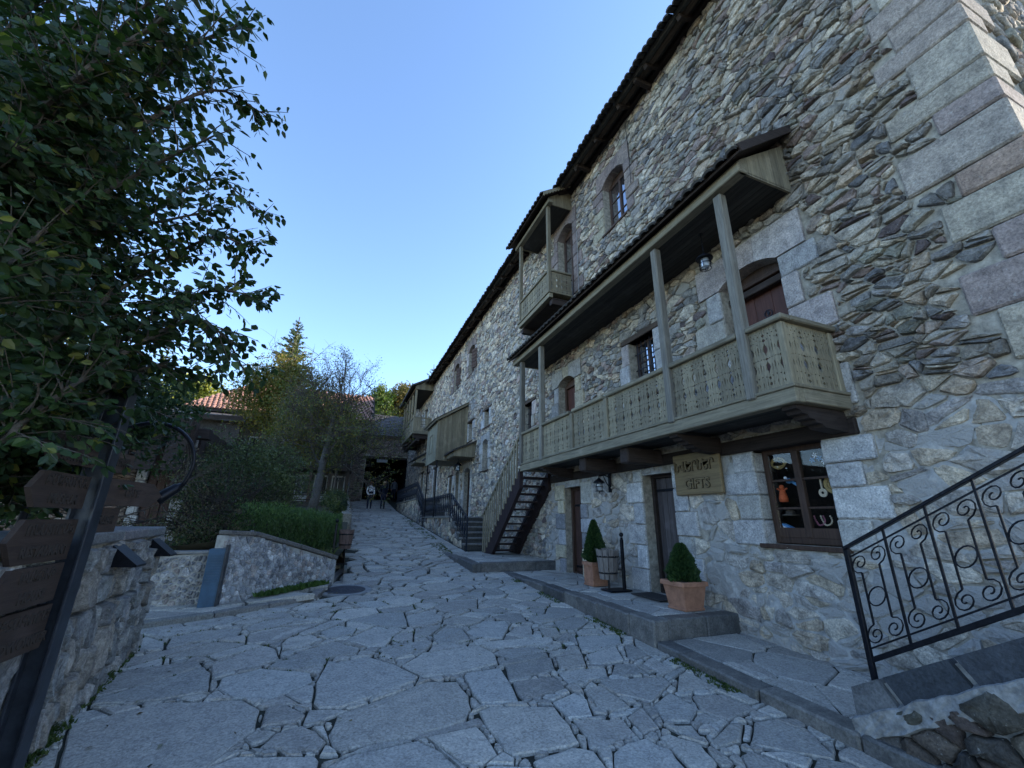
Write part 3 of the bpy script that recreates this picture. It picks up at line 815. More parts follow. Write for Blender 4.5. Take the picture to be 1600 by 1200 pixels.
# narrow kerb on the left in front of the planting bed
kp = [(-1.95, 6.25), (-1.25, 6.55), (-.2, 7.22), (.22, 9.4), (.22, 9.9)]
kerb = thing('kerb', (0, 8, .5), None, None); 
mb = MB(); rg = random.Random(5)
kb = MB()
first = None
segs = []
for i in range(len(kp)-1):
    a, b_ = Vector((*kp[i], 0)), Vector((*kp[i+1], 0)); L = (b_-a).length; n = max(1, round(L/.8))
    for k in range(n): segs.append((a.lerp(b_, k/n), a.lerp(b_, (k+1)/n)))
bpy.data.objects.remove(kerb)
for i, (a, b_) in enumerate(segs):
    d = (b_-a).normalized()*.004; a, b_ = a+d, b_-d
    mb = MB(); mb.beam((a.x, a.y, gz(a.y)-.045), (b_.x, b_.y, gz(b_.y)-.045), .13, .2, .012, col=(.2*rg.uniform(.8, 1.1), .2, .19, .1))
    if first is None: first = mb.build('kerb', 'paving', kind='structure', at=(0, 0, 0))
    else: mb.build('kerb_stone', 'paving', first)

# sunken paved strip behind the kerb, going down to the blue cabinet
mb = MB()
mb.add([(-2.6, 5.5, gz(6)-.02), (-1.95, 6.3, gz(6)+.0), (-1.2, 6.6, gz(6.6)+.02), (-.2, 7.3, gz(7.2)+.03), (.1, 8.6, gz(8.4)+.03), (-1.5, 8.2, gz(7.0)+.02), (-3.2, 8.0, gz(6)-.06)], [(0, 1, 2, 3, 4, 5, 6)])
walk = mb.build('side_path', 'joint_soil', kind='structure')
rg = random.Random(15)
for P in cells(-3.0, 0.0, 5.7, 8.2, lambda u, v: .26, 1.6, 31, inside=lambda x, y: y > 6.62+(x+1.25)*.62+.12 and y > 6.4 and x > -2.9, sizes=(.6, 1.5)):
    q = inset(P, .012)
    if q and len(q) > 2:
        m_ = MB()
        if flag(m_, q, rg, lambda x, y: float(np.interp(x, [-3.2, -1.2, .1], [.44, .49, .60]))+.015, pave_col(rg, .85)): m_.build('flagstone', 'paving', walk)

# ================================================================== MAIN STONE BUILDING
WX = 4.55
BY0, BY1, BZ1 = 0.86, 34.0, 9.72
FAC = lambda u, v, d: (WX-d, u, v)
bld = thing('stone_building', (WX, 12, 0), 'long rubble stone building with wooden balconies lining the right side of the lane', 'building')

# openings: y0, y1, z0, z1 (spring), rise, depth, kind
OPEN = dict(
    door9=(2.84, 3.69, 2.72, 4.66, .13), barred=(5.09, 5.76, 3.62, 4.70, 0), door2=(7.71, 8.49, 2.72, 4.66, .14), small=(10.05, 10.62, 3.62, 4.71, 0),
    upA=(5.45, 6.22, 7.42, 8.60, .17), balc=(7.56, 8.34, 6.72, 8.72, .17), upB=(15.92, 16.85, 7.56, 8.72, .17), upC=(18.5, 19.5, 7.56, 8.72, .2),
    m1=(13.7, 14.3, 4.78, 5.42, 0), m2=(15.8, 16.4, 4.60, 5.38, 0), low=(13.75, 14.4, 3.24, 4.22, .12), d1=(15.85, 16.75, 1.70, 3.42, .14), d1b=(17.5, 18.1, 2.2, 3.45, .12),
    d2=(18.75, 19.3, 1.70, 3.45, 0), d3=(22.2, 23.0, 2.56, 4.2, 0), w4=(24.2, 24.8, 3.2, 4.1, 0), d4=(26.2, 27.0, 2.56, 4.3, 0), fb=(26.4, 27.4, 6.6, 8.5, 0), fb2=(28.6, 29.2, 7.2, 8.5, 0),
    gifts=(4.99, 5.68, .575, 2.33, 0), shop=(2.80, 3.60, 1.39, 2.44, 0), door3=(7.64, 8.32, .575, 2.30, 0))
H = {k: v for k, v in OPEN.items()}
# mortar wall with real openings
ysg = sorted({BY0, BY1, 4.4, 12.0, 20.0} | {a for o in H.values() for a in o[:2]})
zsg = sorted({-.6, BZ1, 2.62} | {a for o in H.values() for a in (o[2], o[3]+o[4])})
mb = MB(); 
def inopen(y, z): return any(o[0] < y < o[1] and o[2] < z < o[3]+o[4] for o in H.values())
XM = WX+.004
for i in range(len(ysg)-1):
    for j in range(len(zsg)-1):
        yc, zc_ = (ysg[i]+ysg[i+1])/2, (zsg[j]+zsg[j+1])/2
        if not inopen(yc, zc_):
            n1 = max(1, int((ysg[i+1]-ysg[i])/.5)); n2 = max(1, int((zsg[j+1]-zsg[j])/.5))
            mb.quad((XM, ysg[i+1], zsg[j]), (XM, ysg[i], zsg[j]), (XM, ysg[i], zsg[j+1]), (XM, ysg[i+1], zsg[j+1]))
mb.quad((XM, BY0+.004, -.6), (16, BY0+.004, -.6), (16, BY0+.004, BZ1), (XM, BY0+.004, BZ1))
mb.quad((16, BY1, -.6), (XM, BY1, -.6), (XM, BY1, BZ1), (16, BY1, BZ1))
mb.quad((16, BY0+.004, -.6), (16, BY1, -.6), (16, BY1, BZ1), (16, BY0+.004, BZ1))
mb.build('wall', 'mortar', bld)
# reveals and dark rooms behind each opening
mb = MB()
for k, o in H.items():
    y0, y1, z0, z1 = o[0], o[1], o[2], o[3]+o[4]; D = .9
    if k == 'shop': continue
    mb = MB(); mb.quad((WX+D, y0, z0), (WX+D, y1, z0), (WX+D, y1, z1), (WX+D, y0, z1))
    for q in (((XM, y0, z0), (WX+D, y0, z0), (WX+D, y0, z1), (XM, y0, z1)), ((XM, y1, z1), (WX+D, y1, z1), (WX+D, y1, z0), (XM, y1, z0)),
              ((XM, y0, z1), (WX+D, y0, z1), (WX+D, y1, z1), (XM, y1, z1)), ((XM, y1, z0), (WX+D, y1, z0), (WX+D, y0, z0), (XM, y0, z0))): mb.quad(*q)
    mb.build('reveal', 'mortar', bld)

# ---- dressed stones round the openings and at the corner
GREYD = [(.40, .39, .375), (.36, .35, .345), (.43, .41, .38), (.39, .36, .31), (.34, .335, .33)]
PINK = [(.42, .36, .33), (.46, .41, .37), (.40, .35, .33), (.44, .40, .38)]
PURP = [(.22, .175, .16), (.24, .19, .17), (.19, .155, .145), (.26, .215, .19)]
WARM = [(.38, .33, .24), (.33, .31, .27), (.42, .36, .25), (.30, .29, .28), (.36, .34, .31), (.24, .235, .23)]
OBS = []            # rectangles the rubble keeps out of
rgd = random.Random(77)
def dress(y0, y1, z0, z1, pal, x_in=.28, proud=.03, cover=.1, noobs=False):
    c = rgd.choice(pal); s = rgd.uniform(.88, 1.12); col = (c[0]*s, c[1]*s, c[2]*s, rgd.uniform(0, cover*2))
    m_ = MB(); p = proud+rgd.uniform(-.008, .012)
    e = .005
    m_.box((WX-p, y0+e, z0+e), (WX+x_in, y1-e, z1-e), .014, col)
    # roughen the front face a little
    vs = []
    for (x, y, z) in m_.v:
        n_ = noise.noise((y*9, z*9, x*3))
        vs.append((x+n_*.006, y+(noise.noise((z*7, 1.3, y*3))*.006), z+noise.noise((y*6, 4.2, z*2))*.006))
    m_.v = vs
    m_.build('dressed_stone', 'dressed', bld)
    if not noobs: OBS.append([(y0, z0), (y1, z0), (y1, z1), (y0, z1)])

def jambs(y0, y1, z0, z1, pal, rows, wl=(.22, .42), inn=.28, zb=None, left=True, right=True):
    h = (z1-z0)/rows; 
    for side in ((0,) if left else ())+((1,) if right else ()):
        z = z0; k = rgd.random() < .5
        for r in range(rows):
            hh = h*(rgd.uniform(.85, 1.15) if r < rows-1 else 1); zt = z1 if r == rows-1 else min(z1-.08*(rows-1-r), z+hh)
            w_ = (wl[1] if k else wl[0])*rgd.uniform(.88, 1.12); k = not k
            if side: dress(y1, y1+w_, z, zt, pal, inn)
            else: dress(y0-w_, y0, z, zt, pal, inn)
            z = zt
def arch(y0, y1, z, rise, top, pal, ext=.18, n=5, depth=.28, proud=.03):
    """segmental arch of wedge stones filling up to `top`"""
    yc = (y0+y1)/2; hw = (y1-y0)/2; Rr = (hw*hw+rise*rise)/(2*rise); zc_ = z+rise-Rr
    a0 = math.asin(hw/Rr)
    for i in range(n):
        t0, t1 = -a0+2*a0*i/n, -a0+2*a0*(i+1)/n
        low = [(yc+Rr*sin(t0+(t1-t0)*k/3), zc_+Rr*cos(t0+(t1-t0)*k/3)) for k in range(4)]
        ext0 = ext if i == 0 else 0; ext1 = ext if i == n-1 else 0
        s = (hw+ext)/hw
        ya, yb = yc+(low[0][0]-yc)*(s if i == 0 else 1.15), yc+(low[3][0]-yc)*(s if i == n-1 else 1.15)
        P = [(ya, top)] + ([(ya, z)] if i == 0 else []) + low + ([(yb, z)] if i == n-1 else []) + [(yb, top)]
        c = rgd.choice(pal); sc = rgd.uniform(.9, 1.1); m_ = MB(); p = proud+rgd.uniform(-.004, .008)
        cx, cy = centroid(P)
        P2 = [(cx+(a-cx)*.988, cy+(b_-cy)*.988) for a, b_ in P]
        m_.prism(P2, -p, depth, lambda u, v, t: (WX+t, u, v), (c[0]*sc, c[1]*sc, c[2]*sc, .12))
        m_.build('arch_stone', 'dressed', bld)
    OBS.append([(y0-ext, z), (y1+ext, z), (y1+ext, top), (y0-ext, top)])

for k, o in H.items(): OBS.append([(o[0]-.005, o[2]), (o[1]+.005, o[2]), (o[1]+.005, o[3]+o[4]), (o[0]-.005, o[3]+o[4])])
# ground floor jambs
LIGHT = [(.50, .50, .50), (.46, .45, .44), (.54, .53, .51), (.44, .43, .40)]
jambs(4.99, 5.68, .575, 2.40, LIGHT, 6, (.26, .42), .22, right=True)
jambs(7.64, 8.32, .575, 2.36, [(.52, .46, .33), (.46, .46, .47), (.48, .42, .30), (.26, .26, .27), (.50, .48, .42)], 6, (.26, .42), .22)
jambs(2.80, 3.60, 1.36, 2.42, LIGHT, 4, (.30, .46), .22)
# balcony floor
jambs(2.84, 3.69, 2.72, 4.66, PINK+GREYD, 5, (.22, .46), .25); arch(2.84, 3.69, 4.66, .13, 5.12, PINK, .36, 3)
jambs(5.09, 5.76, 3.60, 4.70, PINK+GREYD, 3, (.20, .3), .25)
jambs(7.71, 8.49, 2.72, 4.66, WARM+GREYD, 5, (.22, .36), .25); arch(7.71, 8.49, 4.66, .14, 5.05, WARM, .3, 3)
jambs(10.05, 10.62, 3.62, 4.71, PINK+GREYD, 3, (.2, .3), .25)
# upper floor
jambs(5.45, 6.22, 7.42, 8.60, PURP+[(.38, .34, .25)], 5, (.24, .4), .25); arch(5.45, 6.22, 8.60, .17, 9.05, PURP, .2, 4)
jambs(7.56, 8.34, 6.72, 8.72, PURP+[(.36, .33, .26)], 6, (.22, .38), .25, left=True); arch(7.56, 8.34, 8.72, .17, 9.15, PURP, .2, 4)
for k in ('upB', 'upC'):
    o = H[k]; jambs(o[0], o[1], o[2], o[3], PURP+PINK, 4, (.26, .42), .25); arch(o[0], o[1], o[3], o[4], o[3]+o[4]+.32, PURP, .22, 4)
for k in ('m1', 'm2', 'd2', 'd3', 'w4', 'd4', 'fb', 'fb2'):
    o = H[k]; jambs(o[0], o[1], o[2], o[3], LIGHT, max(2, int((o[3]-o[2])/.35)), (.18, .34), .25)
for k in ('low', 'd1', 'd1b'):
    o = H[k]; jambs(o[0], o[1], o[2], o[3], LIGHT, max(3, int((o[3]-o[2])/.33)), (.2, .32), .25); arch(o[0], o[1], o[3], o[4], o[3]+o[4]+.2, GREYD, .2, 3)
# corner quoins
z = .2; k = True; quo = [(.40, .355, .29), (.32, .26, .235), (.36, .305, .26), (.45, .30, .21), (.38, .33, .28), (.44, .39, .31), (.42, .37, .29), (.38, .28, .22)]
while z < BZ1-.15:
    hh = rgd.choice((.24, .30, .36, .42)); hh = min(hh, BZ1-z); w_ = (rgd.uniform(.52, .72) if k else rgd.uniform(.30, .46)) if z > 2.75 else (rgd.uniform(.34, .42) if k else .24)
    c = rgd.choice(quo); s = rgd.uniform(.92, 1.08)
    m_ = MB(); p = .035
    m_.box((WX-p, BY0-p, z+.004), (WX+(.34 if k else .62), BY0+w_, z+hh-.004), .018, (c[0]*s, c[1]*s, c[2]*s, .05))
    m_.v = [(x+noise.noise((y*7, z_*7, x*3))*.022, y+noise.noise((x*7, z_*7, 5.1))*.012, z_+noise.noise((x*5, y*5, z_*3))*.010) for x, y, z_ in m_.v]
    m_.build('quoin', 'dressed', bld)
    OBS.append([(BY0-.1, z), (BY0+w_, z), (BY0+w_, z+hh), (BY0-.1, z+hh)])
    z += hh; k = not k

# beams the rubble keeps clear of
OBS.append([(2.42, 2.42), (8.95, 2.42), (8.95, 2.60), (2.42, 2.60)])
OBS.append([(BY0, 9.58), (BY1, 9.58), (BY1, BZ1), (BY0, BZ1)])
for (a, b_, c_, d_) in ((4.92, 5.95, 4.70, 4.80), (9.85, 10.8, 4.71, 4.80), (13.5, 14.5, 5.42, 5.50), (15.6, 16.6, 5.38, 5.46), (18.6, 19.5, 3.45, 3.53), (22, 23.2, 4.2, 4.3), (26, 27.2, 4.3, 4.4), (24, 25, 4.1, 4.2)):
    OBS.append([(a, c_), (b_, c_), (b_, d_), (a, d_)])
    m_ = MB(); m_.box((WX-.035, a, c_), (WX+.26, b_, d_), .008); m_.build('lintel', 'wood_eave', bld)

def rad(u, v):
    if v < 2.62 and u < 9: return .155
    if u < 4.3: return .086
    if u < 13: return .076
    return .115
P = cells(BY0, BY1, .1, BZ1-.12, rad, 1.75, 42, OBS, .004, inside=lambda u, v: v > gz(u)-.15, sizes=(.5, 1.9), pw=1.1)
rg = random.Random(4); Q = []
for q in P:
    if len(q) > 3 and rg.random() < (.32 if area(q) < .06 else .7):
        cx, cy = centroid(q); a = rg.choice((pi/2, pi/2, pi/2, 0))+rg.uniform(-.5, .5); nx, ny = cos(a), sin(a); d = nx*cx+ny*cy+rg.uniform(-.2, .2)*math.sqrt(area(q))
        for h_ in (clip(q, nx, ny, d), clip(q, -nx, -ny, -d)):
            if len(h_) > 2 and area(h_) > .0008: Q.append(h_)
    else: Q.append(q)
P = Q
low = lambda u, v: v < 2.62 and u < 9.3
PL = [p for p in P if low(*centroid(p))]; PH = [p for p in P if not low(*centroid(p))]
prf = lambda u, v, r: (r.uniform(.022, .062) if u < 3.6 else r.uniform(.012, .042)) if u < 14 else r.uniform(.02, .045)
lay_stones(bld, PH, FAC, 'stone', 'rubble_stone', prf, lambda u, v, r: max(0, r.gauss(.2, .2)), 5, 230, lambda u, v: float(np.interp(u, [0, 6, 12, 30], [1.0, 1.12, 1.4, 1.5])),
           gapf=lambda u, v: (.002 if noise.noise((u*.8, v*.8, 0)) > 0 else .0045)+(.003 if u < 3.6 else 0), flat=.66, jit=.16)
lay_stones(bld, PL, FAC, 'stone', 'smeared_stone', lambda u, v, r: r.uniform(.006, .030) if r.random() < .8 else .042, lambda u, v, r: r.choice((.2, .35, .45, .55, .65)), 6, 70, 1.1, pal=[(.42, .39, .34), (.36, .34, .31), (.47, .44, .38), (.32, .31, .295), (.40, .35, .28), (.38, .37, .35), (.28, .27, .265), (.44, .39, .31)],
           gapf=lambda u, v: .006+.012*abs(noise.noise((u*3, v*3, 6))), flat=.45, jit=.25)
# mortar skin: an uneven sheet the stones poke through
def skin(u0, u1, v0, v1, step, base, amp, mat):
    nu, nv = int((u1-u0)/step), int((v1-v0)/step); idx = {}; m_ = MB()
    rects = [(min(p[0] for p in o), max(p[0] for p in o), min(p[1] for p in o), max(p[1] for p in o)) for o in OBS]
    for i in range(nu):
        for j in range(nv):
            a, b_ = u0+i*step, v0+j*step
            if any(r[0]+.02 < a+step and a < r[1]-.02 and r[2]+.02 < b_+step and b_ < r[3]-.02 for r in rects): continue
            q = []
            for p in ((i, j), (i+1, j), (i+1, j+1), (i, j+1)):
                if p not in idx:
                    u, v = u0+p[0]*step, v0+p[1]*step
                    d = base+amp*(noise.noise((u*2.3, v*2.3, 1.7))*.9+noise.noise((u*7, v*7, 4.1))*.8+noise.noise((u*19, v*19, 2.2))*.5)
                    idx[p] = len(m_.v); m_.v.append((WX-d, u, v)); m_.c.append((1, 1, 1, 0))
                q.append(idx[p])
            m_.f.append(tuple(q[::-1])); m_.mi.append(0)
    m_.build('mortar', mat, bld)
skin(BY0+.05, 9.3, .25, 2.62, .03, .0, .020, 'mortar_grey')
skin(BY0+.05, 13.5, 2.60, 9.6, .045, -.009, .011, 'mortar')
# side wall rubble (only the strip near the corner shows)
P = cells(WX+.2, 10, 3.0, 9.7, lambda u, v: .11, 1.6, 43, [[(WX+.1, -1), (WX+.66, -1), (WX+.66, 12), (WX+.1, 12)]], .004)
mb = MB(); rg = random.Random(2)
for q in P:
    q = inset(q, .006)
    if q: stone(mb, q, rg.uniform(.02, .06), lambda u, v, d: (u, BY0-d, v), stone_col(rg, .2), rg)
mb.build('stone', 'rubble_stone', bld, smooth=True, kind='stuff')

# ---- long beam over the ground floor openings
m_ = MB(); m_.box((WX-.05, 2.43, 2.43), (WX+.2, 8.95, 2.59), .01); m_.build('lintel_beam', 'wood_dark', bld)

# ---- roof: slab, soffit boards, purlins, eave tiles
EX, EZ = 4.07, 9.46        # tile edge
RX, RZ = 10.2, 12.9        # ridge
def roof_pt(s, y, h=0): 
    dx, dz = RX-EX, RZ-EZ; L = math.hypot(dx, dz); return (EX+dx*s-dz/L*h, y, EZ+dz*s+dx/L*h)
mb = MB(); ya, yb = .35, 46  # far end runs on unseen past the facade to shade the passage roof
for h0, h1, mat in ((.03, .10, 0),):
    v = [roof_pt(s, y, h) for h in (h0, h1) for s in (0.012, 1) for y in (ya, yb)]
    mb.add(v, [(0, 1, 3, 2), (4, 6, 7, 5), (0, 4, 5, 1), (0, 2, 6, 4), (1, 5, 7, 3)])
    mb.add([(RX, ya, RZ+.1), (RX, yb, RZ+.1), (16.6, yb, 9.5), (16.6, ya, 9.5), (RX, ya, RZ), (RX, yb, RZ), (16.6, yb, 9.4), (16.6, ya, 9.4)], [(0, 1, 2, 3), (4, 7, 6, 5), (0, 3, 7, 4), (1, 5, 6, 2), (2, 6, 7, 3)])
    mb.add([(WX+.1, BY0+.01, 9.7), (16, BY0+.01, 9.7), (RX, BY0+.01, RZ)], [(0, 1, 2)])
    mb.add([(WX+.1, 45.6, 9.7), (16, 45.6, 9.7), (RX, 45.6, RZ)], [(2, 1, 0)])
    mb.box((WX+.2, BY1+.01, 0), (15.9, 45.6, 9.7))  # plain unseen block, added with the longer roof to shade the passage
roof = mb.build('roof', 'wood_soffit', bld)
tm = MB()
n = 7
for s, hgt in ((0, 0), (.42, .0)):
    pass
def tile_mesh(wd, ln, mat, name):
    t = MB(); vs = []
    for k in range(2):
        for j in range(n):
            a = pi*(j/(n-1)); vs.append((-k*-ln, -cos(a)*wd/2*(1-.1*k), .015+sin(a)*wd*.30))
    for k in range(2):
        for j in range(n):
            a = pi*(j/(n-1)); vs.append((k*ln, -cos(a)*(wd/2-.014)*(1-.1*k), .0+sin(a)*(wd*.30-.012)))
    fs = [(j, j+1, n+j+1, n+j) for j in range(n-1)] + [(2*n+j+1, 2*n+j, 3*n+j, 3*n+j+1) for j in range(n-1)]
    fs += [(j+1, j, 2*n+j, 2*n+j+1) for j in range(n-1)]
    t.add(vs, fs); return t.mesh(name, mat)
tme = tile_mesh(.13, .42, 'tile_dark', 'roof_tile')
rg = random.Random(6)
y = 1.0; ang = -math.atan2(RZ-EZ, RX-EX); cnt = 0
while y < 34 and cnt < 290:
    if not (7.45 < y < 9.75):
        p = roof_pt(-.008+rg.uniform(-.004, .004), y, .10+rg.uniform(-.006, .006))
        place('roof_tile', tme, roof, p, rot=(rg.uniform(-.05, .05), ang, rg.uniform(-.04, .04))); cnt += 1
    y += .128
# more courses behind, as one piece
mb = MB()
for s in range(1, 18):
    yy = .6
    while yy < 34.2:
        a = roof_pt(s*.058, yy, .105); b_ = roof_pt(s*.058+.062, yy, .105)
        mb.add([(a[0], a[1]-.09, a[2]), (a[0], a[1], a[2]+.05), (a[0], a[1]+.09, a[2]), (b_[0], b_[1]-.08, b_[2]), (b_[0], b_[1], b_[2]+.045), (b_[0], b_[1]+.08, b_[2])], [(0, 1, 4, 3), (1, 2, 5, 4)])
        yy += .2
mb.build('roof_tile', 'tile_dark', roof, kind='stuff')
m_ = MB(); m_.box((WX-.10, .4, 9.60), (WX+.05, 34.2, 9.78), .01); m_.build('wall_plate', 'wood_dark', bld)
m_ = MB(); m_.box((4.22, .4, 9.56), (4.32, 34.2, 9.66), .01); m_.build('purlin', 'wood_eave', bld)
for yy in (2.6, 4.45, 6.62, 10.2, 12.4, 15, 17.8, 20.5, 23.4, 31):
    m_ = MB(); m_.box((4.14, yy-.05, 9.47), (4.52, yy+.05, 9.565), .015)
    m_.build('outrigger', 'wood_dark_x', bld)
for i in range(40):      # rafters under the eave
    yy = .8+i*.84
    m_ = MB() if i == 0 else m_
    a, b_ = roof_pt(.012, yy, -.02), roof_pt(.14, yy, -.02)
    if i == 0: m_ = MB(); m_.beam((0, 0, 0), (b_[0]-a[0], 0, b_[2]-a[2]), .08, .09, .006); rme = m_.mesh('rafter', 'wood_dark_x')
    place('rafter', rme, roof, a)

# ---- windows and doors
def window(k, cols, rows, mat='frame_brown', glass='glass_sky', x=.16, fw_=.055, mull=.05, bars=False, top_arch=True, z0=None, mat_sill='frame_brown', sill=True):
    y0, y1, zb, zt, rise = H[k]; zt2 = zt + rise*.35 if rise else zt
    y0 += .004; y1 -= .004; X = WX+x
    m_ = MB()
    m_.box((X, y0, zb+.004), (X+.06, y0+fw_, zt2), .006); m_.box((X, y1-fw_, zb+.004), (X+.06, y1, zt2), .006)
    m_.box((X+.001, y0+fw_, zt2-fw_), (X+.06, y1-fw_, zt2), .006); m_.box((X+.001, y0+fw_, zb+.004), (X+.06, y1-fw_, zb+fw_+.01), .006)
    iy0, iy1, iz0, iz1 = y0+fw_, y1-fw_, zb+fw_+.01, zt2-fw_
    for c in range(1, cols):
        yy = iy0+(iy1-iy0)*c/cols; wd = mull if c*2 == cols else .022
        m_.box((X-.006 if c*2 == cols else X+.01, yy-wd/2, iz0), (X+.05, yy+wd/2, iz1), .004)
    for r in range(1, rows):
        zz = iz0+(iz1-iz0)*r/rows; m_.box((X+.012, iy0, zz-.011), (X+.046, iy1, zz+.011), 0)
    if rise: # head board filling the arch
        yc = (y0+y1)/2; hw = (y1-y0)/2; Rr = (hw*hw+rise*rise)/(2*rise)
        P = [(y0, zt2+.001), (y1, zt2+.001)] + [(yc+Rr*sin(a), zt+rise-Rr+Rr*cos(a)) for a in np.linspace(math.asin(hw/Rr)*.99, -math.asin(hw/Rr)*.99, 9) if zt+rise-Rr+Rr*cos(a) > zt2+.002]
        m_.prism(P, 0, .05, lambda u, v, t: (X+.004+t, u, v))
    win = m_.build('window', mat, bld)
    pw_, ph = (iy1-iy0)/cols, (iz1-iz0)/rows
    t = MB(); t.box((-.003, -pw_/2+.001, -ph/2+.001), (.003, pw_/2-.001, ph/2-.001)); pm = t.mesh('pane', glass)
    for c in range(cols):
        for r in range(rows): place('pane', pm, win, (X+.03, iy0+pw_*(c+.5), iz0+ph*(r+.5)), rot=(0, RND.uniform(-.012, .012), RND.uniform(-.012, .012)) if glass == 'glass_sky' else None)
    if sill: m_ = MB(); m_.box((WX-.05, y0-.08, zb-.05), (X+.06, y1+.08, zb-.002), .008); m_.build('sill', mat_sill, win)
    if bars:
        m_ = MB()
        for c in range(5):
            yy = iy0+(iy1-iy0)*(c+.5)/5; m_.tube([(X-.06, yy, iz0-.05), (X-.06, yy, iz1+.05)], .008, 6)
        for r in range(3): zz = iz0+(iz1-iz0)*(r+.6)/3.2; m_.box((X-.068, iy0-.02, zz-.008), (X-.052, iy1+.02, zz+.008))
        m_.build('bars', 'iron', win)
    return win
window('upA', 2, 3); window('barred', 2, 3, bars=True); window('small', 2, 2, bars=True)
window('balc', 2, 3, 'frame_brown', x=.18, sill=False)
window('upB', 2, 3); window('upC', 2, 3); window('m1', 1, 2); window('m2', 1, 2); window('low', 1, 3, x=.2); window('d1b', 1, 3, x=.2); window('w4', 2, 2); window('fb2', 2, 2)
shopw = window('shop', 2, 3, glass='glass_clear', x=.13, fw_=.06, mull=.075)
m_ = MB(); m_.box((WX+.13+.002, 2.86, 1.455), (WX+.18, 3.54, 1.56), .006); m_.build('bottom_rail', 'frame_brown', shopw)

def plank_door(k, mat, x=.2, n_=5, frame='frame_brown', bands=(.12, .8), top=None, handle=True, head=None):
    y0, y1, zb, zt, rise = H[k]; X = WX+x; y0 += .004; y1 -= .004; ft = .055
    m_ = MB(); zt_ = zt-.002
    m_.box((X-.04, y0, zb+.002), (X+.08, y0+ft, zt_), .006); m_.box((X-.04, y1-ft, zb+.002), (X+.08, y1, zt_), .006); m_.box((X-.038, y0+ft, zt_-ft), (X+.08, y1-ft, zt_), .006)
    if rise:
        yc = (y0+y1)/2; hw = (y1-y0)/2; Rr = (hw*hw+rise*rise)/(2*rise)
        P = [(y0, zt_+.001), (y1, zt_+.001)] + [(yc+Rr*sin(a), zt+rise-Rr+Rr*cos(a)) for a in np.linspace(math.asin(hw/Rr)*.98, -math.asin(hw/Rr)*.98, 9)]
        m_.prism(P, 0, .06, lambda u, v, t: (X-.02+t, u, v))
    m_.box((X-.06, y0+ft, zb+.002), (X+.08, y1-ft, zb+.03), .004)
    d = m_.build('door', frame, bld)
    w_ = (y1-y0-2*ft)/n_
    for i in range(n_):
        t = MB(); o = rgd.uniform(-.003, .003); t.box((X+.02+o, y0+ft+w_*i+.0015, zb+.032), (X+.055+o, y0+ft+w_*(i+1)-.0015, zt_-ft-.002), .005); t.build('plank', mat, d)
    for f in bands:
        zz = zb+(zt-zb)*f; t = MB(); t.box((X+.008, y0+ft+.005, zz-.022), (X+.02, y1-ft-.005, zz+.022), .003)
        t.build('hinge_band', 'iron', d)
    if handle:
        t = MB(); t.tube([(X+.02, y0+ft+.07, zb+.98), (X-.03, y0+ft+.07, zb+.99), (X-.03, y0+ft+.07, zb+1.12), (X+.02, y0+ft+.07, zb+1.13)], .008, 6)
        t.build('handle', 'iron', d)
    return d
plank_door('gifts', 'door_grey', .2, 5, 'wood_dark', (.06, .86)); d3 = plank_door('door3', 'door_brown', .18, 4, 'frame_brown', (.08, .78), handle=False)
t = MB(); t.lathe([(.001, 0), (.03, 0), (.03, .01), (.001, .012)], (0, 0, 0), 14); 
t.v = [(WX+.17-z_, 7.80+x, 1.64+y) for x, y, z_ in t.v]; t.build('white_disc', 'white_paint', d3)
d9 = plank_door('door9', 'door_red', .2, 3, 'frame_brown', (), handle=False); plank_door('door2', 'door_red', .2, 3, 'frame_brown', (), handle=False)
for k in ('d1', 'd2', 'd3', 'd4', 'fb'): plank_door(k, 'door_brown', .2, 4, 'frame_brown', (), handle=False)
t = MB(); t.box((WX+.10, 2.86, 4.44), (WX+.15, 3.67, 4.53), .008); t.build('head_rail', 'wood_dark', d9)
t = MB()
for r0, r1, a0, a1 in ((.045, .055, 0, 2*pi),):
    K = 20
    for i in range(K):
        a, b_ = a0+(a1-a0)*i/K, a0+(a1-a0)*(i+1)/K
        t.box((0, 0, 0), (0, 0, 0)) if False else t.prism([(r0*cos(a), r0*sin(a)), (r1*cos(a), r1*sin(a)), (r1*cos(b_), r1*sin(b_)), (r0*cos(b_), r0*sin(b_))], 0, .006, lambda u, v, w_: (WX+.212-w_, 3.22-u, 4.14+v))
t.build('number_plate', 'iron', d9)
text_mesh('9', .075, .003, lambda x, y, z_: (WX+.208-z_, 3.22-x, 4.14+y), 'iron', 'number', d9, .003)

# open shutters beside the far upper windows
for yy in (15.72, 18.3):
    t = MB(); t.obox((WX-.03-.06, yy-.02, 8.05), (.02, .2, .42), Matrix.Rotation(.25, 3, 'Z'), .006); s_ = t.build('shutter', 'shutter', bld)
    for i in range(5):
        t = MB(); t.obox((WX-.12, yy-.02, 7.75+.15*i), (.01, .17, .02), Matrix.Rotation(.25, 3, 'Z')); t.build('slat', 'shutter', s_)

# thin cable running down the wall by the upper window
t = MB(); t.tube([(WX-.06, 5.22+.02*sin(z_*2), z_) for z_ in np.linspace(9.55, 7.9, 8)], .006, 5); t.build('cable', 'iron', bld)
t = MB(); t.tube([(WX-.05, 7.30+.01*sin(z_*3), z_) for z_ in np.linspace(8.3, 6.4, 8)], .008, 5); t.build('cable', 'grey_concrete', bld)

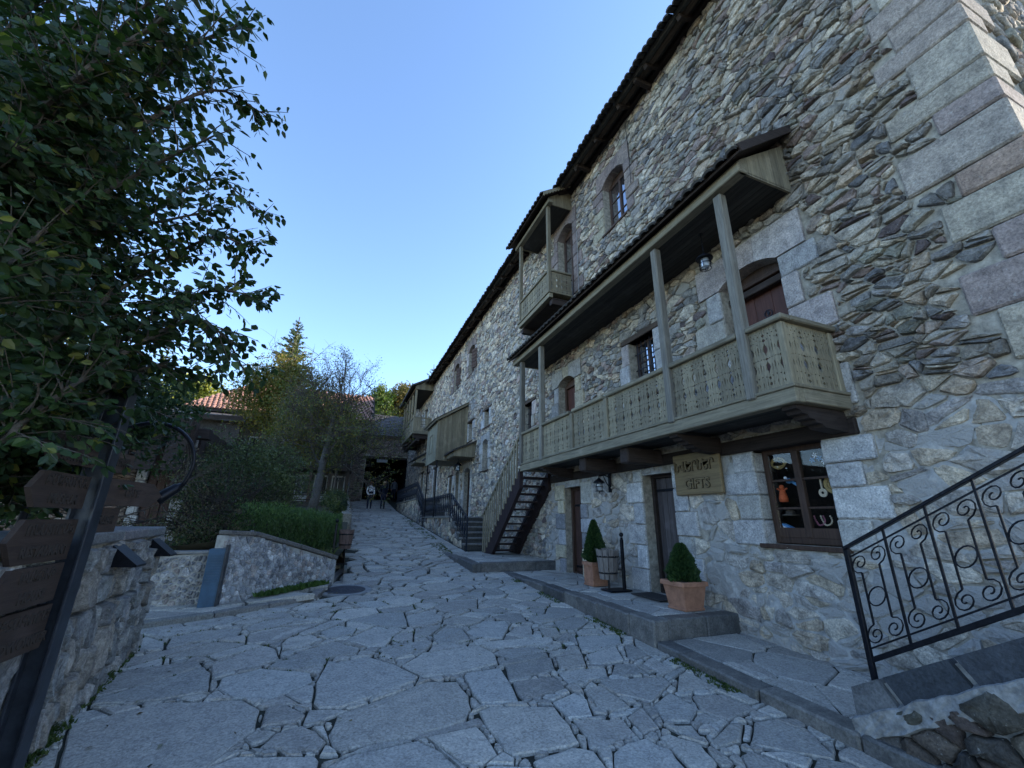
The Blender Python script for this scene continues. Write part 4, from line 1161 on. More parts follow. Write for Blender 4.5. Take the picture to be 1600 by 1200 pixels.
# ================================================================== fretwork boards
def fret_mesh(wd, ht, th, mat, name='fretwork_board'):
    cu = bpy.data.curves.new('f', 'CURVE'); cu.dimensions = '2D'; cu.fill_mode = 'BOTH'; cu.extrude = th/2
    def spl(pts):
        s = cu.splines.new('POLY'); s.points.add(len(pts)-1); s.use_cyclic_u = True
        for p, q in zip(s.points, pts): p.co = (q[0], q[1], 0, 1)
    hw = wd/2
    def lens(zc_, h, b_):      # half of a spade shaped cut at a board edge
        return [(0, -h/2), (b_*.25, -h*.32), (b_*.85, -h*.12), (b_, .02*h), (b_*.75, h*.22), (b_*.25, h*.36), (0, h/2)]
    right = []
    for zf, hf, bf in ((.10, .07, .10), (.19, .06, .09), (.36, .21, .17), (.49, .05, .12), (.64, .21, .17), (.79, .06, .12), (.87, .06, .10)):
        right += [(hw-x, zf*ht+z_*1.0) for x, z_ in [(p[0]*1, p[1]) for p in lens(0, hf*ht, bf*wd)]]
    out = [(-hw, 0), (hw, 0)] + right + [(hw, ht), (-hw, ht)] + [(-x, z_) for x, z_ in right[::-1]]
    spl(out)
    def tear(x, zc_, w_, h): spl([(x+w_/2*a, zc_+h*b_) for a, b_ in ((0, -.5), (.5, -.2), (1, .12), (.75, .38), (0, .5), (-.75, .38), (-1, .12), (-.5, -.2))])
    def circ(x, z_, r): spl([(x+r*cos(a), z_+r*sin(a)) for a in np.linspace(0, 2*pi, 9)[:-1]])
    def dia(x, z_, r): spl([(x+r, z_), (x, z_+r*.8), (x-r, z_), (x, z_-r*.8)])
    for zf in (.36, .64):
        tear(0, zf*ht, .085*wd, .17*ht); tear(-.19*wd, (zf-.01)*ht, .055*wd, .12*ht); tear(.19*wd, (zf-.01)*ht, .055*wd, .12*ht)
    for s in (-1, 1):
        circ(s*.30*wd, .50*ht, .04*wd); dia(s*.12*wd, .505*ht, .055*wd); circ(s*.27*wd, .22*ht, .045*wd); circ(s*.27*wd, .80*ht, .04*wd)
        tear(s*.30*wd, .10*ht, .05*wd, .085*ht); dia(s*.14*wd, .88*ht, .06*wd); tear(s*.34*wd, .92*ht, .045*wd, .06*ht)
    circ(0, .76*ht, .04*wd); circ(0, .23*ht, .045*wd); tear(0, .10*ht, .06*wd, .10*ht); dia(0, .83*ht, .05*wd); circ(0, .93*ht, .03*wd)
    o = bpy.data.objects.new('f', cu); COL.objects.link(o)
    dg = bpy.context.evaluated_depsgraph_get(); dg.update()
    me = bpy.data.meshes.new_from_object(o.evaluated_get(dg)); bpy.data.objects.remove(o)
    for v_ in me.vertices: v_.co = (v_.co.z, v_.co.x, v_.co.y)      # board stands in the y-z plane
    me.materials.clear(); me.materials.append(MATS[mat]); me.name = name
    return me
FH = .66
fret = fret_mesh(.18, FH, .018, 'wood_olive')

def fret_run(parent, a, b_, z0, me=None, w0=.18, hs=1.0):
    """boards from point a to b (x, y)"""
    a, b_ = Vector((*a, 0)), Vector((*b_, 0)); L = (b_-a).length; n_ = max(1, round(L/w0)); d = (b_-a)/L
    rot = math.atan2(d.y, d.x)-pi/2
    for i in range(n_):
        p = a+d*(L*(i+.5)/n_)
        place('fretwork_board', me or fret, parent, (p.x, p.y, z0), (1, L/n_/w0*.992, hs), (0, 0, rot))

# ---- long balcony
BXF = 3.75                                  # front face
BA, BB = 2.44, 8.93                        # y range
balc = bx('balcony', 'wood_olive_y', bld, (BXF-.02, BA-.02, 2.66), (BXF+.10, BB, 2.80), .008)
t = MB(); t.box((BXF+.10, BA-.022, 2.665), (WX-.02, BA+.09, 2.80), .008); t.build('end_beam', 'wood_olive_x', balc)
t = MB(); t.box((BXF+.101, BB-.11, 2.665), (WX-.02, BB-.001, 2.80), .008); t.build('end_beam', 'wood_olive_x', balc)
t = MB(); t.box((BXF-.035, BA-.035, 2.80), (BXF+.08, BB, 2.835), .006); t.build('moulding', 'wood_olive_y', balc)
t = MB(); t.box((BXF+.082, BA-.036, 2.801), (WX-.03, BA+.06, 2.836), .006); t.build('moulding', 'wood_olive_x', balc)
for i in range(6):
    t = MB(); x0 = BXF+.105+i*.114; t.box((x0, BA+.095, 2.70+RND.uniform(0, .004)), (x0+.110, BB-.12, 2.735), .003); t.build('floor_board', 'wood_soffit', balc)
TZ = 5.32
posts = [2.86, 4.0, 7.80, 8.88]
for yy in posts:
    t = MB(); t.box((BXF-.045, yy-.055, 2.78), (BXF+.065, yy+.055, TZ), .014); t.build('post', 'post_grey', balc)
for yy in (5.43, 6.53):
    t = MB(); t.box((BXF-.025, yy-.045, 2.80), (BXF+.055, yy+.045, 3.48), .01); t.build('newel', 'wood_olive', balc)
t = MB(); t.box((BXF+.002, BA-.004, 2.80), (BXF+.07, BA+.06, 3.48), .008); t.build('newel', 'wood_olive', balc)
t = MB(); t.box((WX-.11, BA-.004, 2.80), (WX-.035, BA+.06, 3.48), .008); t.build('newel', 'wood_olive', balc)
edges = [BA+.06] + [2.86, 4.0, 5.43, 6.53, 7.80, 8.88]
hw_ = [.0, .055, .055, .045, .045, .055, .055]
for i in range(6): fret_run(balc, (BXF+.02, edges[i]+hw_[i]), (BXF+.02, edges[i+1]-hw_[i+1]), 2.83)
fret_run(balc, (BXF+.075, BA+.025), (WX-.115, BA+.025), 2.83)
for a, b_ in zip(edges[:-1], edges[1:]):
    t = MB(); t.box((BXF-.045, (a+.058 if a != edges[0] else BA-.045), 3.485), (BXF+.09, b_-.058, 3.545), .012); t.build('handrail', 'wood_olive_y', balc)
t = MB(); t.box((BXF+.092, BA-.046, 3.486), (WX-.03, BA+.09, 3.546), .012); t.build('handrail', 'wood_olive_x', balc)
# cantilever beams and carved brackets
for yy, big in ((2.56, 0), (4.08, 0), (5.20, 1), (6.40, 1), (7.92, 0)):
    t = MB()
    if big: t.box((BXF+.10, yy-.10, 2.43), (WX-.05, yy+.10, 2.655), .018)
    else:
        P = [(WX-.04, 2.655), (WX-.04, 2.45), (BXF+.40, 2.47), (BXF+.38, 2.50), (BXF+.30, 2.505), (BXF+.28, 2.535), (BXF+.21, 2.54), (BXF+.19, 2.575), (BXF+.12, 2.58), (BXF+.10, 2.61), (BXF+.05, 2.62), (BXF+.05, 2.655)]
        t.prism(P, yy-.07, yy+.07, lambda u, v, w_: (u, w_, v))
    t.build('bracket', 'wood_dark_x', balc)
# balcony roof
RB0, RB1 = 2.36, 9.35
t = MB(); t.box((BXF-.10, RB0+.12, 5.33), (BXF+.04, RB1-.1, 5.47), .01); t.build('fascia', 'wood_olive_y', balc)
for i in range(9):
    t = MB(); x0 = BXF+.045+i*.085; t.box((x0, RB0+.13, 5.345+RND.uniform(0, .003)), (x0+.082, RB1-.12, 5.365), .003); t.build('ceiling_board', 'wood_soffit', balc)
def gable(y0, y1, xa, xb, z0, z1, z1a, mat, parent):
    n_ = 6
    for i in range(n_):
        u0, u1 = xa+(xb-xa)*i/n_, xa+(xb-xa)*(i+1)/n_
        h0, h1 = z1a+(z1-z1a)*i/n_, z1a+(z1-z1a)*(i+1)/n_
        t = MB(); t.prism([(u0+.001, z0), (u1-.001, z0), (u1-.001, h1), (u0+.001, h0)], y0, y1, lambda u, v, w_: (u, w_, v)); t.build('gable_board', mat, parent)
gable(RB0+.13, RB0+.155, BXF-.06, WX-.03, 5.33, 6.05, 5.50, 'wood_olive', balc)
gable(RB1-.155, RB1-.13, BXF-.06, WX-.03, 5.33, 6.05, 5.50, 'wood_olive', balc)
t = MB(); a = (BXF-.20, 5.44); b_ = (WX-.02, 6.16)
t.prism([a, b_, (b_[0], b_[1]+.04), (a[0], a[1]+.04)], RB0, RB1, lambda u, v, w_: (u, w_, v)); brf = t.build('canopy', 'wood_dark', balc)
t = MB(); t.beam((a[0]-.02, RB0-.012, a[1]+.03), (b_[0], RB0-.012, b_[1]+.03), .022, .10, .003); t.build('barge_board', 'wood_dark_x', balc)
bt = tile_mesh(.16, .34, 'tile_dark', 'roof_tile')
an = -math.atan2(b_[1]-a[1], b_[0]-a[0]); yy = RB0+.07
while yy < RB1:
    for r in range(3):
        tt = -.045+r*.33
        place('roof_tile', bt, balc, (a[0]+(b_[0]-a[0])*tt, yy, a[1]+.045+(b_[1]-a[1])*tt+RND.uniform(-.004, .004)), rot=(RND.uniform(-.06, .06), an, RND.uniform(-.05, .05)))
    yy += .165

# ---- small upper balcony
SB0, SB1, SXF = 7.62, 9.45, 3.90
sm = bx('balcony', 'wood_olive_y', bld, (SXF-.02, SB0-.02, 6.52), (SXF+.08, SB1, 6.63), .006)
t = MB(); t.box((SXF-.05, SB0-.05, 6.63), (WX-.03, SB1+.03, 6.665), .006); t.build('moulding', 'wood_olive_y', sm)
for i in range(7):
    t = MB(); y0 = SB0+.005+i*.26; t.box((SXF+.085, y0, 6.50), (WX-.03, y0+.252, 6.53), .003); t.build('floor_board', 'wood_dark_x', sm)
t = MB(); t.box((SXF+.06, SB0+.0, 6.36), (WX-.04, SB0+.13, 6.495), .01); t.build('bracket', 'wood_dark_x', sm)
t = MB(); t.box((SXF+.06, SB1-.13, 6.36), (WX-.04, SB1, 6.495), .01); t.build('bracket', 'wood_dark_x', sm)
for yy in (SB0+.05, SB1-.05):
    t = MB(); t.box((SXF-.02, yy-.045, 6.66), (SXF+.07, yy+.045, 9.10), .01); t.build('post', 'wood_olive', sm)
fr2 = fret_mesh(.15, .56, .016, 'wood_olive')
fret_run(sm, (SXF+.02, SB0+.1), (SXF+.02, SB1-.1), 6.67, fr2, .15); fret_run(sm, (SXF+.075, SB0+.03), (WX-.04, SB0+.03), 6.67, fr2, .15); fret_run(sm, (SXF+.075, SB1-.03), (WX-.04, SB1-.03), 6.67, fr2, .15)
t = MB(); t.box((SXF-.03, SB0+.097, 7.235), (SXF+.06, SB1-.097, 7.285), .008); t.build('handrail', 'wood_olive_y', sm)
t = MB(); t.box((SXF+.071, SB0-.01, 7.236), (WX-.035, SB0+.07, 7.286), .008); t.build('handrail', 'wood_olive_x', sm)
t = MB(); t.box((SXF+.071, SB1-.07, 7.236), (WX-.035, SB1+.01, 7.286), .008); t.build('handrail', 'wood_olive_x', sm)
t = MB(); t.box((SXF-.06, SB0-.15, 9.10), (SXF+.07, SB1+.2, 9.20), .008); t.build('fascia', 'wood_olive_y', sm)
t = MB(); t.box((SXF+.075, SB0-.05, 9.12), (WX-.03, SB1+.05, 9.14), .0); t.build('ceiling', 'wood_soffit', sm)
gable(SB0-.08, SB0-.055, SXF-.04, WX-.03, 9.10, 9.75, 9.28, 'wood_olive', sm); gable(SB1+.055, SB1+.08, SXF-.04, WX-.03, 9.10, 9.75, 9.28, 'wood_olive', sm)
a = (SXF-.22, 9.20); b_ = (WX+.1, 9.86)
t = MB(); t.prism([a, b_, (b_[0], b_[1]+.04), (a[0], a[1]+.04)], SB0-.22, SB1+.35, lambda u, v, w_: (u, w_, v)); t.build('canopy', 'wood_dark', sm)
t = MB(); 
P = [(a[0]-.02, a[1]-.03)]
for i in range(12):
    f0, f1 = i/12, (i+.5)/12
    P += [(a[0]+(b_[0]-a[0])*f0, a[1]+(b_[1]-a[1])*f0-.05), (a[0]+(b_[0]-a[0])*f1, a[1]+(b_[1]-a[1])*f1-.015)]
P += [(b_[0], b_[1]+.06), (a[0]-.02, a[1]+.06)]
t.prism(P, SB0-.245, SB0-.222, lambda u, v, w_: (u, w_, v)); t.build('barge_board', 'wood_olive', sm)
an = -math.atan2(b_[1]-a[1], b_[0]-a[0]); yy = SB0-.16
while yy < SB1+.35:
    for r in range(3):
        tt = -.05+r*.34; place('roof_tile', bt, sm, (a[0]+(b_[0]-a[0])*tt, yy, a[1]+.045+(b_[1]-a[1])*tt), rot=(RND.uniform(-.06, .06), an, 0))
    yy += .165

# ---- far balcony
FB0, FB1, FX = 24.8, 29.8, 3.46
fb = bx('balcony', 'wood_olive_y', bld, (FX-.02, FB0-.02, 6.42), (FX+.1, FB1, 6.58), .008)
t = MB(); t.box((FX+.1, FB0-.02, 6.42), (WX-.03, FB1, 6.47), .0); t.build('floor', 'wood_soffit', fb)
t = MB(); t.box((FX+.101, FB0-.021, 6.421), (WX-.03, FB0+.08, 6.581), .008); t.build('end_beam', 'wood_olive_x', fb)
for i in range(4):
    yy = FB0+.1+i*1.55; t = MB(); t.box((FX+.06, yy, 6.16), (WX-.04, yy+.18, 6.42), .02); t.build('bracket', 'wood_dark_x', fb)
t = MB(); t.box((FX+.2, FB0, 5.98), (FX+.42, FB1, 6.16), .02); t.build('log', 'wood_dark', fb)
for i in range(5):
    yy = FB0+.06+(FB1-FB0-.12)*i/4; t = MB(); t.box((FX-.02, yy-.06, 6.58), (FX+.09, yy+.06, 9.15), .01); t.build('post', 'wood_olive', fb)
for i in range(9):
    x0 = FX+.09+i*.11; t = MB(); t.box((x0, FB0, 6.58), (x0+.10, FB0+.02, 7.36), 0) if i not in (3, 4, 5) else t.box((x0, FB0, 6.58), (x0+.10, FB0+.02, 6.8), 0); t.build('board', 'wood_olive', fb)
for kk in range(3):
    t = MB(); t.box((FX+.42, FB0+.002, 6.84+.16*kk), (FX+.74, FB0+.018, 6.87+.16*kk)); t.box((FX+.47+.1*kk, FB0+.004, 6.80), (FX+.49+.1*kk, FB0+.016, 7.30)); t.build('lattice', 'wood_olive_x', fb)
for i in range(28):
    yy = FB0+.14+i*.17; t = MB(); t.box((FX+.01, yy, 6.58), (FX+.04, yy+.15, 7.34), 0); t.build('board', 'wood_olive', fb)
t = MB(); t.box((FX-.03, FB0-.03, 7.37), (FX+.1, FB1, 7.44), .01); t.build('handrail', 'wood_olive_y', fb)
t = MB(); t.box((FX+.101, FB0-.03, 7.37), (WX-.03, FB0+.07, 7.441), .01); t.build('handrail', 'wood_olive_x', fb)
t = MB(); t.box((FX-.06, FB0-.1, 9.15), (FX+.08, FB1+.1, 9.28), .01); t.build('fascia', 'wood_olive_y', fb)
t = MB(); t.box((FX+.08, FB0-.05, 9.17), (WX-.03, FB1, 9.2), 0); t.build('ceiling', 'wood_soffit', fb)
gable(FB0-.09, FB0-.06, FX-.05, WX-.03, 9.15, 9.98, 9.35, 'wood_olive', fb)
t = MB(); a = (FX-.35, 9.22); b_ = (WX+.5, 10.25)
t.prism([a, b_, (b_[0], b_[1]+.1), (a[0], a[1]+.1)], FB0-.35, FB1+.4, lambda u, v, w_: (u, w_, v)); t.build('canopy', 'tile_dark', fb)

# ---- boarded oriel box
OY0, OY1, OX = 16.5, 18.6, 3.27
ori = bx('oriel', 'wood_olive_x', bld, (OX+.03, OY0+.03, 3.86), (WX-.02, OY1-.03, 3.92))
for i in range(13):        # side boards facing down the lane
    x0 = OX+.001+i*(WX-OX-.03)/13; x1 = x0+(WX-OX-.03)/13-.004
    f = (i+.5)/13; zt = 5.40+.76*f; zb = 3.80+.64*f*0+.0
    t = MB(); t.box((x0, OY0, 3.82+.0*f), (x1, OY0+.025, zt), .004); t.build('board', 'wood_olive', ori)
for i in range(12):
    y0 = OY0+.027+i*(OY1-OY0-.03)/12; t = MB(); t.box((OX-.0, y0, 3.80), (OX+.025, y0+(OY1-OY0-.03)/12-.003, 5.40), .003); t.build('board', 'board_lit', ori)  # front boards coloured lighter than the side to stand in for light
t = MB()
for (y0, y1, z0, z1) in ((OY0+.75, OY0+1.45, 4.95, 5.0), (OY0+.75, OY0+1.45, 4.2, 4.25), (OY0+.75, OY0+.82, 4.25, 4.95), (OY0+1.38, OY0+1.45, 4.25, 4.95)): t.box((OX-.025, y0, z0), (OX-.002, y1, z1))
t.build('hatch_frame', 'board_lit', ori)
t = MB(); a = (OX-.12, 5.36); b_ = (WX-.01, 6.22)
t.prism([a, b_, (b_[0], b_[1]+.09), (a[0], a[1]+.09)], OY0-.12, OY1+.15, lambda u, v, w_: (u, w_, v)); t.build('roof', 'wood_olive_y', ori)
for r in range(6):
    for q in range(9):
        t = MB() if (r, q) == (0, 0) else t
        if (r, q) == (0, 0): t.box((0, 0, 0), (.30, .24, .02)); shm = t.mesh('shingle', 'tile_dark')
        s = -.03+r*.165; place('shingle', shm, ori, (a[0]+(b_[0]-a[0])*s, OY0-.14+q*.27, a[1]+.10+(b_[1]-a[1])*s), rot=(0, -math.atan2(1.0, WX-OX+.21)+.06, 0))
t = MB(); t.tube([(3.36, OY0+.1, 3.84), (3.36, OY0+.1, 1.68)], .028, 6); t.build('prop', 'iron', ori)
t = MB(); t.tube([(3.36, OY1-.1, 3.84), (3.36, OY1-.1, 1.68)], .028, 6); t.build('prop', 'iron', ori)
# porch hood under the oriel
hood = bx('porch_hood', 'wood_olive_x', bld, (3.72, 15.2, 3.84), (WX-.02, 16.44, 3.87))
t = MB(); a = (3.60, 4.0); b_ = (WX-.02, 4.42)
t.prism([a, b_, (b_[0], b_[1]+.06), (a[0], a[1]+.06)], 15.08, 16.46, lambda u, v, w_: (u, w_, v)); t.build('roof', 'tile_dark', hood)
for i in range(6):
    x0 = 3.70+i*.138; t = MB(); t.prism([(x0, 3.84), (x0+.134, 3.84), (x0+.134, 4.05+.42*(i+1)/6.8), (x0, 4.05+.42*i/6.8)], 15.18, 15.2, lambda u, v, w_: (u, w_, v)); t.build('board', 'wood_olive', hood)
t = MB(); t.box((3.69, 15.21, 3.86), (3.715, 16.44, 4.02)); t.build('board', 'wood_olive_y', hood)
# further hoods past the oriel
for (y0, y1, xo, zz) in ((19.6, 21.6, 3.75, 4.30), (24.6, 26.6, 3.75, 4.75)):
    hd = bx('porch_hood', 'wood_olive_x', bld, (xo, y0, zz-.04), (WX-.02, y1, zz))
    t = MB(); t.prism([(xo-.12, zz+.1), (WX-.02, zz+.62), (WX-.02, zz+.7), (xo-.12, zz+.18)], y0-.12, y1+.12, lambda u, v, w_: (u, w_, v)); t.build('roof', 'tile_dark', hd)
    t = MB(); t.prism([(xo, zz), (WX-.02, zz), (WX-.02, zz+.60), (xo, zz+.12)], y0, y0+.03, lambda u, v, w_: (u, w_, v)); t.build('board', 'wood_olive', hd)

# ================================================================== landings with stone steps against the building
def landing(x0, y0, y1, y2, ztop, nst, label, seed):
    rg = random.Random(seed)
    th = thing('stone_landing', (x0, y1, gz(y1)), label, 'steps')
    z0 = gz(y0)+.02 if y0 > 12.6 else .80
    m_ = MB(); m_.box((x0+.04, y1, gz(y0)-.2), (WX-.005, y2, ztop-.05)); m_.build('core', 'mortar_lime', th)
    for i in range(nst):
        a, b_ = y0+(y1-y0)*i/nst, y0+(y1-y0)*(i+1)/nst; zt = z0+(ztop-z0)*(i+1)/nst
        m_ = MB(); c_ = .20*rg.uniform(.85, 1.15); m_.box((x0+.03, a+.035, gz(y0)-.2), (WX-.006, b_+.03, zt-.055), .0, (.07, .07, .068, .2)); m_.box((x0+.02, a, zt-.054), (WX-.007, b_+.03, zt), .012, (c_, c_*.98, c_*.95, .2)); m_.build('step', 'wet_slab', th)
    x = x0+.0
    y = y1
    while y < y2-.1:
        L = min(rg.uniform(.6, 1.1), y2-y); m_ = MB(); m_.box((x0-.05, y+.003, ztop-.05), (WX-.01, y+L-.003, ztop), .01, (.2, .2, .19, .1)); m_.build('slab', 'paving', th); y += L
    P = cells(y1, y2, gz(y1)-.05, ztop-.055, lambda u, v: .15, 1.3, seed, inside=lambda u, v: v > gz(u)-.05)
    P += cells(y0+.2, y1, gz(y0)-.05, ztop-.05, lambda u, v: .15, 1.3, seed+1, inside=lambda u, v: v < z0+(ztop-z0)*(u-y0)/(y1-y0)-.05 and v > gz(u)-.05)
    for q in P:
        q = inset(q, .008)
        if q:
            m_ = MB()
            if stone(m_, q, rg.uniform(.012, .03), lambda u, v, d: (x0+.03-d, u, v), stone_col(rg, .2, 1.15), rg, flat=.6): m_.build('stone', 'rubble_stone', th, smooth=True)
    return th
landing(3.42, 12.3, 14.15, 19.0, 1.70, 6, 'stone steps and landing with iron railing beside the wooden staircase', 61)
landing(3.42, 19.3, 21.2, 29.0, 2.55, 6, 'farther stone steps and landing up the lane below the far balcony', 62)

# ================================================================== wooden staircase
st = thing('wooden_staircase', (4.1, 11.2, .77), 'dark brown open wooden staircase climbing to the long balcony', 'staircase')
A, Bp = (8.98, 2.64), (11.35, .77)
for x in (3.78, 4.50):
    t = MB(); d = Vector((0, Bp[0]-A[0], Bp[1]-A[1])).normalized(); nrm = Vector((0, -d.z, d.y))
    a_, b_ = Vector((x, *A)), Vector((x, *Bp)); w_ = .14
    P = [(A[0]-.02, A[1]+.09), (A[0]-.02, A[1]-.34), (Bp[0]-.56, .77), (Bp[0]+.02, .77), (Bp[0]+.02, Bp[1]+.10)]
    t.prism(P, x-.045, x+.045, lambda u, v, q: (q, u, v)); t.build('stringer', 'wood_stair', st)
NS = 11
for i in range(NS):
    f = (i+.5)/NS; y = A[0]+(Bp[0]-A[0])*f-.05; z_ = A[1]+(Bp[1]-A[1])*f-.02
    t = MB(); t.box((3.818, y-.14, z_-.02), (4.462, y+.13, z_+.02), .005); t.build('tread', 'wood_stair', st)
hr0, hr1 = (8.95, 3.50), (11.62, 1.70)
t = MB(); t.beam((3.74, *hr0), (3.74, *hr1), .06, .05, .008); t.build('handrail', 'wood_olive_y', st)
for i in range(15):
    f = (i+.6)/15.2; y = hr0[0]+.06+(hr1[0]-hr0[0]-.1)*f; zt = hr0[1]+(hr1[1]-hr0[1])*f-.04; zb = A[1]+(Bp[1]-A[1])*min(1, (y-A[0])/(Bp[0]-A[0]))-.02
    t = MB(); t.box((3.712, y-.028, max(zb, .77)), (3.742, y+.028, zt), .004); t.build('baluster', 'wood_olive', st)
t = MB(); t.tube([(4.40, 9.0, 2.5), (4.40, 10.9, 1.0)], .012, 5); t.build('tie_rod', 'iron', st)

# ================================================================== SIGN, LAMPS, POTS, BINS
sg = thing('sign', (WX-.06, 4.44, 2.24), 'square carved wooden board reading GIFTS hung beside the grey plank door', 'sign')
t = MB(); t.box((WX-.10, 4.03, 1.96), (WX-.045, 4.85, 2.52), .012); t.build('board', 'sign_wood', sg)
text_mesh('GIFTS', .185, .003, lambda x, y, z_: (WX-.104-z_, 4.43-x*.95, 2.10+y), 'letter_shadow', 'letter_shade', sg, .008)  # dark outline behind the letters paints in the shadow of the carving
text_mesh('ՆՎԵՐՆԵՐ', .185, .003, lambda x, y, z_: (WX-.104-z_, 4.46-x*.82, 2.335+y), 'letter_shadow', 'letter_shade', sg, .007)
text_mesh('GIFTS', .185, .009, lambda x, y, z_: (WX-.109-z_, 4.43-x*.95, 2.10+y), 'sign_wood', 'lettering', sg, .001)
text_mesh('ՆՎԵՐՆԵՐ', .185, .009, lambda x, y, z_: (WX-.109-z_, 4.46-x*.82, 2.335+y), 'sign_wood', 'lettering', sg, .001)

def lantern(loc, label, hang=.25, s=1.0, bracket=False):
    th = thing('lantern', loc, label, 'lantern')
    x, y, z_ = loc
    t = MB()
    t.lathe([(.035, hang+.0), (.035, hang+.02)], loc, 10); t.tube([(x, y, z_+hang), (x, y, z_+.06)], .007*s, 5)
    t.build('stem', 'iron', th)
    t = MB(); t.lathe([(.012*s, .07*s), (.02*s, .06*s), (.035*s, .045*s), (.085*s, .01*s), (.105*s, -.02*s), (.10*s, -.028*s), (.03*s, 0)], loc, 14); t.build('shade', 'iron', th, smooth=True)
    t = MB(); t.lathe([(.045*s, -.02*s), (.05*s, -.06*s), (.05*s, -.13*s), (.035*s, -.16*s)], loc, 12); t.build('glass', 'lamp_glass', th, smooth=True)
    t = MB()
    for k in range(4):
        a = k*pi/2+.4; t.tube([(x+.05*s*cos(a), y+.05*s*sin(a), z_-.02*s), (x+.075*s*cos(a), y+.075*s*sin(a), z_-.08*s), (x+.06*s*cos(a), y+.06*s*sin(a), z_-.165*s)], .005*s, 4)
    for zz in (-.09, -.165): t.tube([(x+.066*s*cos(a), y+.066*s*sin(a), z_+zz*s) for a in np.linspace(0, 2*pi, 13)], .005*s, 4)
    t.tube([(x, y, z_-.165*s), (x, y, z_-.2*s)], .008*s, 5)
    t.build('cage', 'iron', th)
    if bracket:
        t = MB(); t.tube([(x, y, z_+hang), (x+.12, y, z_+hang+.02), (WX-.03, y, z_+hang-.02)], .012, 5); t.box((WX-.055, y-.035, z_+hang-.28), (WX-.03, y+.035, z_+hang+.06), .004)
        t.tube([(WX-.05, y, z_+hang-.2), (WX-.12, y, z_+hang-.1), (x+.1, y, z_+hang)], .008, 5); t.build('bracket', 'iron', th)
    return th
lantern((4.12, 3.50, 4.98), 'black caged lantern hanging from the ceiling of the long balcony', .36, 1.05)
lantern((4.28, 6.55, 2.28), 'black wall lantern on an iron bracket between the two ground floor doors', .10, 1.0, True)
lantern((4.05, 15.9, 3.62), 'lantern hanging under the small porch hood below the boarded box', .2, 1.4)

# flowerpots with clipped conifers
def pot(c, s, label, top_w, base_w, h, shape, seed):
    x, y, z_ = c; rg = random.Random(seed)
    th = thing('potted_conifer', c, label, 'potted plant')
    def ring(w_, zz, k=.06): 
        c_ = w_*k; return [(x-w_+c_, y-w_, z_+zz), (x+w_-c_, y-w_, z_+zz), (x+w_, y-w_+c_, z_+zz), (x+w_, y+w_-c_, z_+zz), (x+w_-c_, y+w_, z_+zz), (x-w_+c_, y+w_, z_+zz), (x-w_, y+w_-c_, z_+zz), (x-w_, y-w_+c_, z_+zz)]
    def loft(rings, mat, name):
        t = MB(); vs = [p for r in rings for p in r]; k = len(rings)
        fs = [(i*8+j, i*8+(j+1) % 8, (i+1)*8+(j+1) % 8, (i+1)*8+j) for i in range(k-1) for j in range(8)] + [tuple(range(8))[::-1], tuple(range((k-1)*8, k*8))]
        t.add(vs, fs); return t.build(name, mat, th)
    loft([ring(base_w*1.06, 0), ring(base_w*1.06, .025), ring(base_w, .03), ring(top_w*.88, h-.055)], 'terracotta', 'pot')
    loft([ring(top_w*.90, h-.056), ring(top_w, h-.05), ring(top_w, h-.012), ring(top_w*.97, h), ring(top_w*.82, h), ring(top_w*.80, h-.03)], 'terracotta', 'rim')
    t = MB(); t.box((x-top_w*.81, y-top_w*.81, z_+h-.045), (x+top_w*.81, y+top_w*.81, z_+h-.022)); t.build('soil', 'earth', th)
    t = MB(); t.tube([(x, y, z_+h-.03), (x, y, z_+h+.15)], .018, 6); t.build('trunk', 'bark', th)
    t = MB(); hh = shape[0]
    for _ in range(shape[2]):
        u = rg.random()**.85; a = rg.uniform(0, 2*pi)
        if shape[3] == 'cone': rr = shape[1]*(1-u)**.75*(1+.1*sin(a*3+u*7))*min(1, .45+u*5)
        else: rr = shape[1]*math.sqrt(max(0, 1-(u*1.02-.30)**2/.52))*(1-u*.55)*(1+.07*sin(a*4+u*9))
        rr *= (rg.uniform(.55, 1.0) if rg.random() < .5 else rg.uniform(.86, 1.02))*(1+.30*noise.noise((cos(a)*1.6+seed*5, sin(a)*1.6, u*4.5)))
        if rg.random() < .02: rr *= 1.12
        p = Vector((x+rr*cos(a), y+rr*sin(a), z_+h-.01+u*hh)); d = Vector((cos(a)*.8+rg.uniform(-.4, .4), sin(a)*.8+rg.uniform(-.4, .4), rg.uniform(.3, 1.3))).normalized()
        sd = d.cross(Vector((rg.uniform(-1, 1), rg.uniform(-1, 1), .2))).normalized(); L = rg.uniform(.018, .038); w_ = L*.32
        g = rg.uniform(.75, 1.3); c_ = (.028*g, .062*g, .022*g, 1) if rg.random() < .8 else (.055*g, .10*g, .03*g, 1)
        t.add([tuple(p-sd*w_), tuple(p+sd*w_), tuple(p+d*L+sd*w_*.5), tuple(p+d*L*1.3), tuple(p+d*L-sd*w_*.5)], [(0, 1, 2, 3, 4)], c_)
    t.build('foliage', 'leaf_fine', th, kind='stuff')
    return th
PZ = .592
pot((4.12, 4.52, PZ), 1, 'round clipped conifer in a flared terracotta pot below the GIFTS sign', .205, .145, .32, (.42, .19, 9000, 'egg'), 1)
pot((4.13, 6.56, PZ), 1, 'cone shaped conifer in a terracotta pot left of the slatted bin', .165, .14, .36, (.66, .20, 9000, 'cone'), 2)

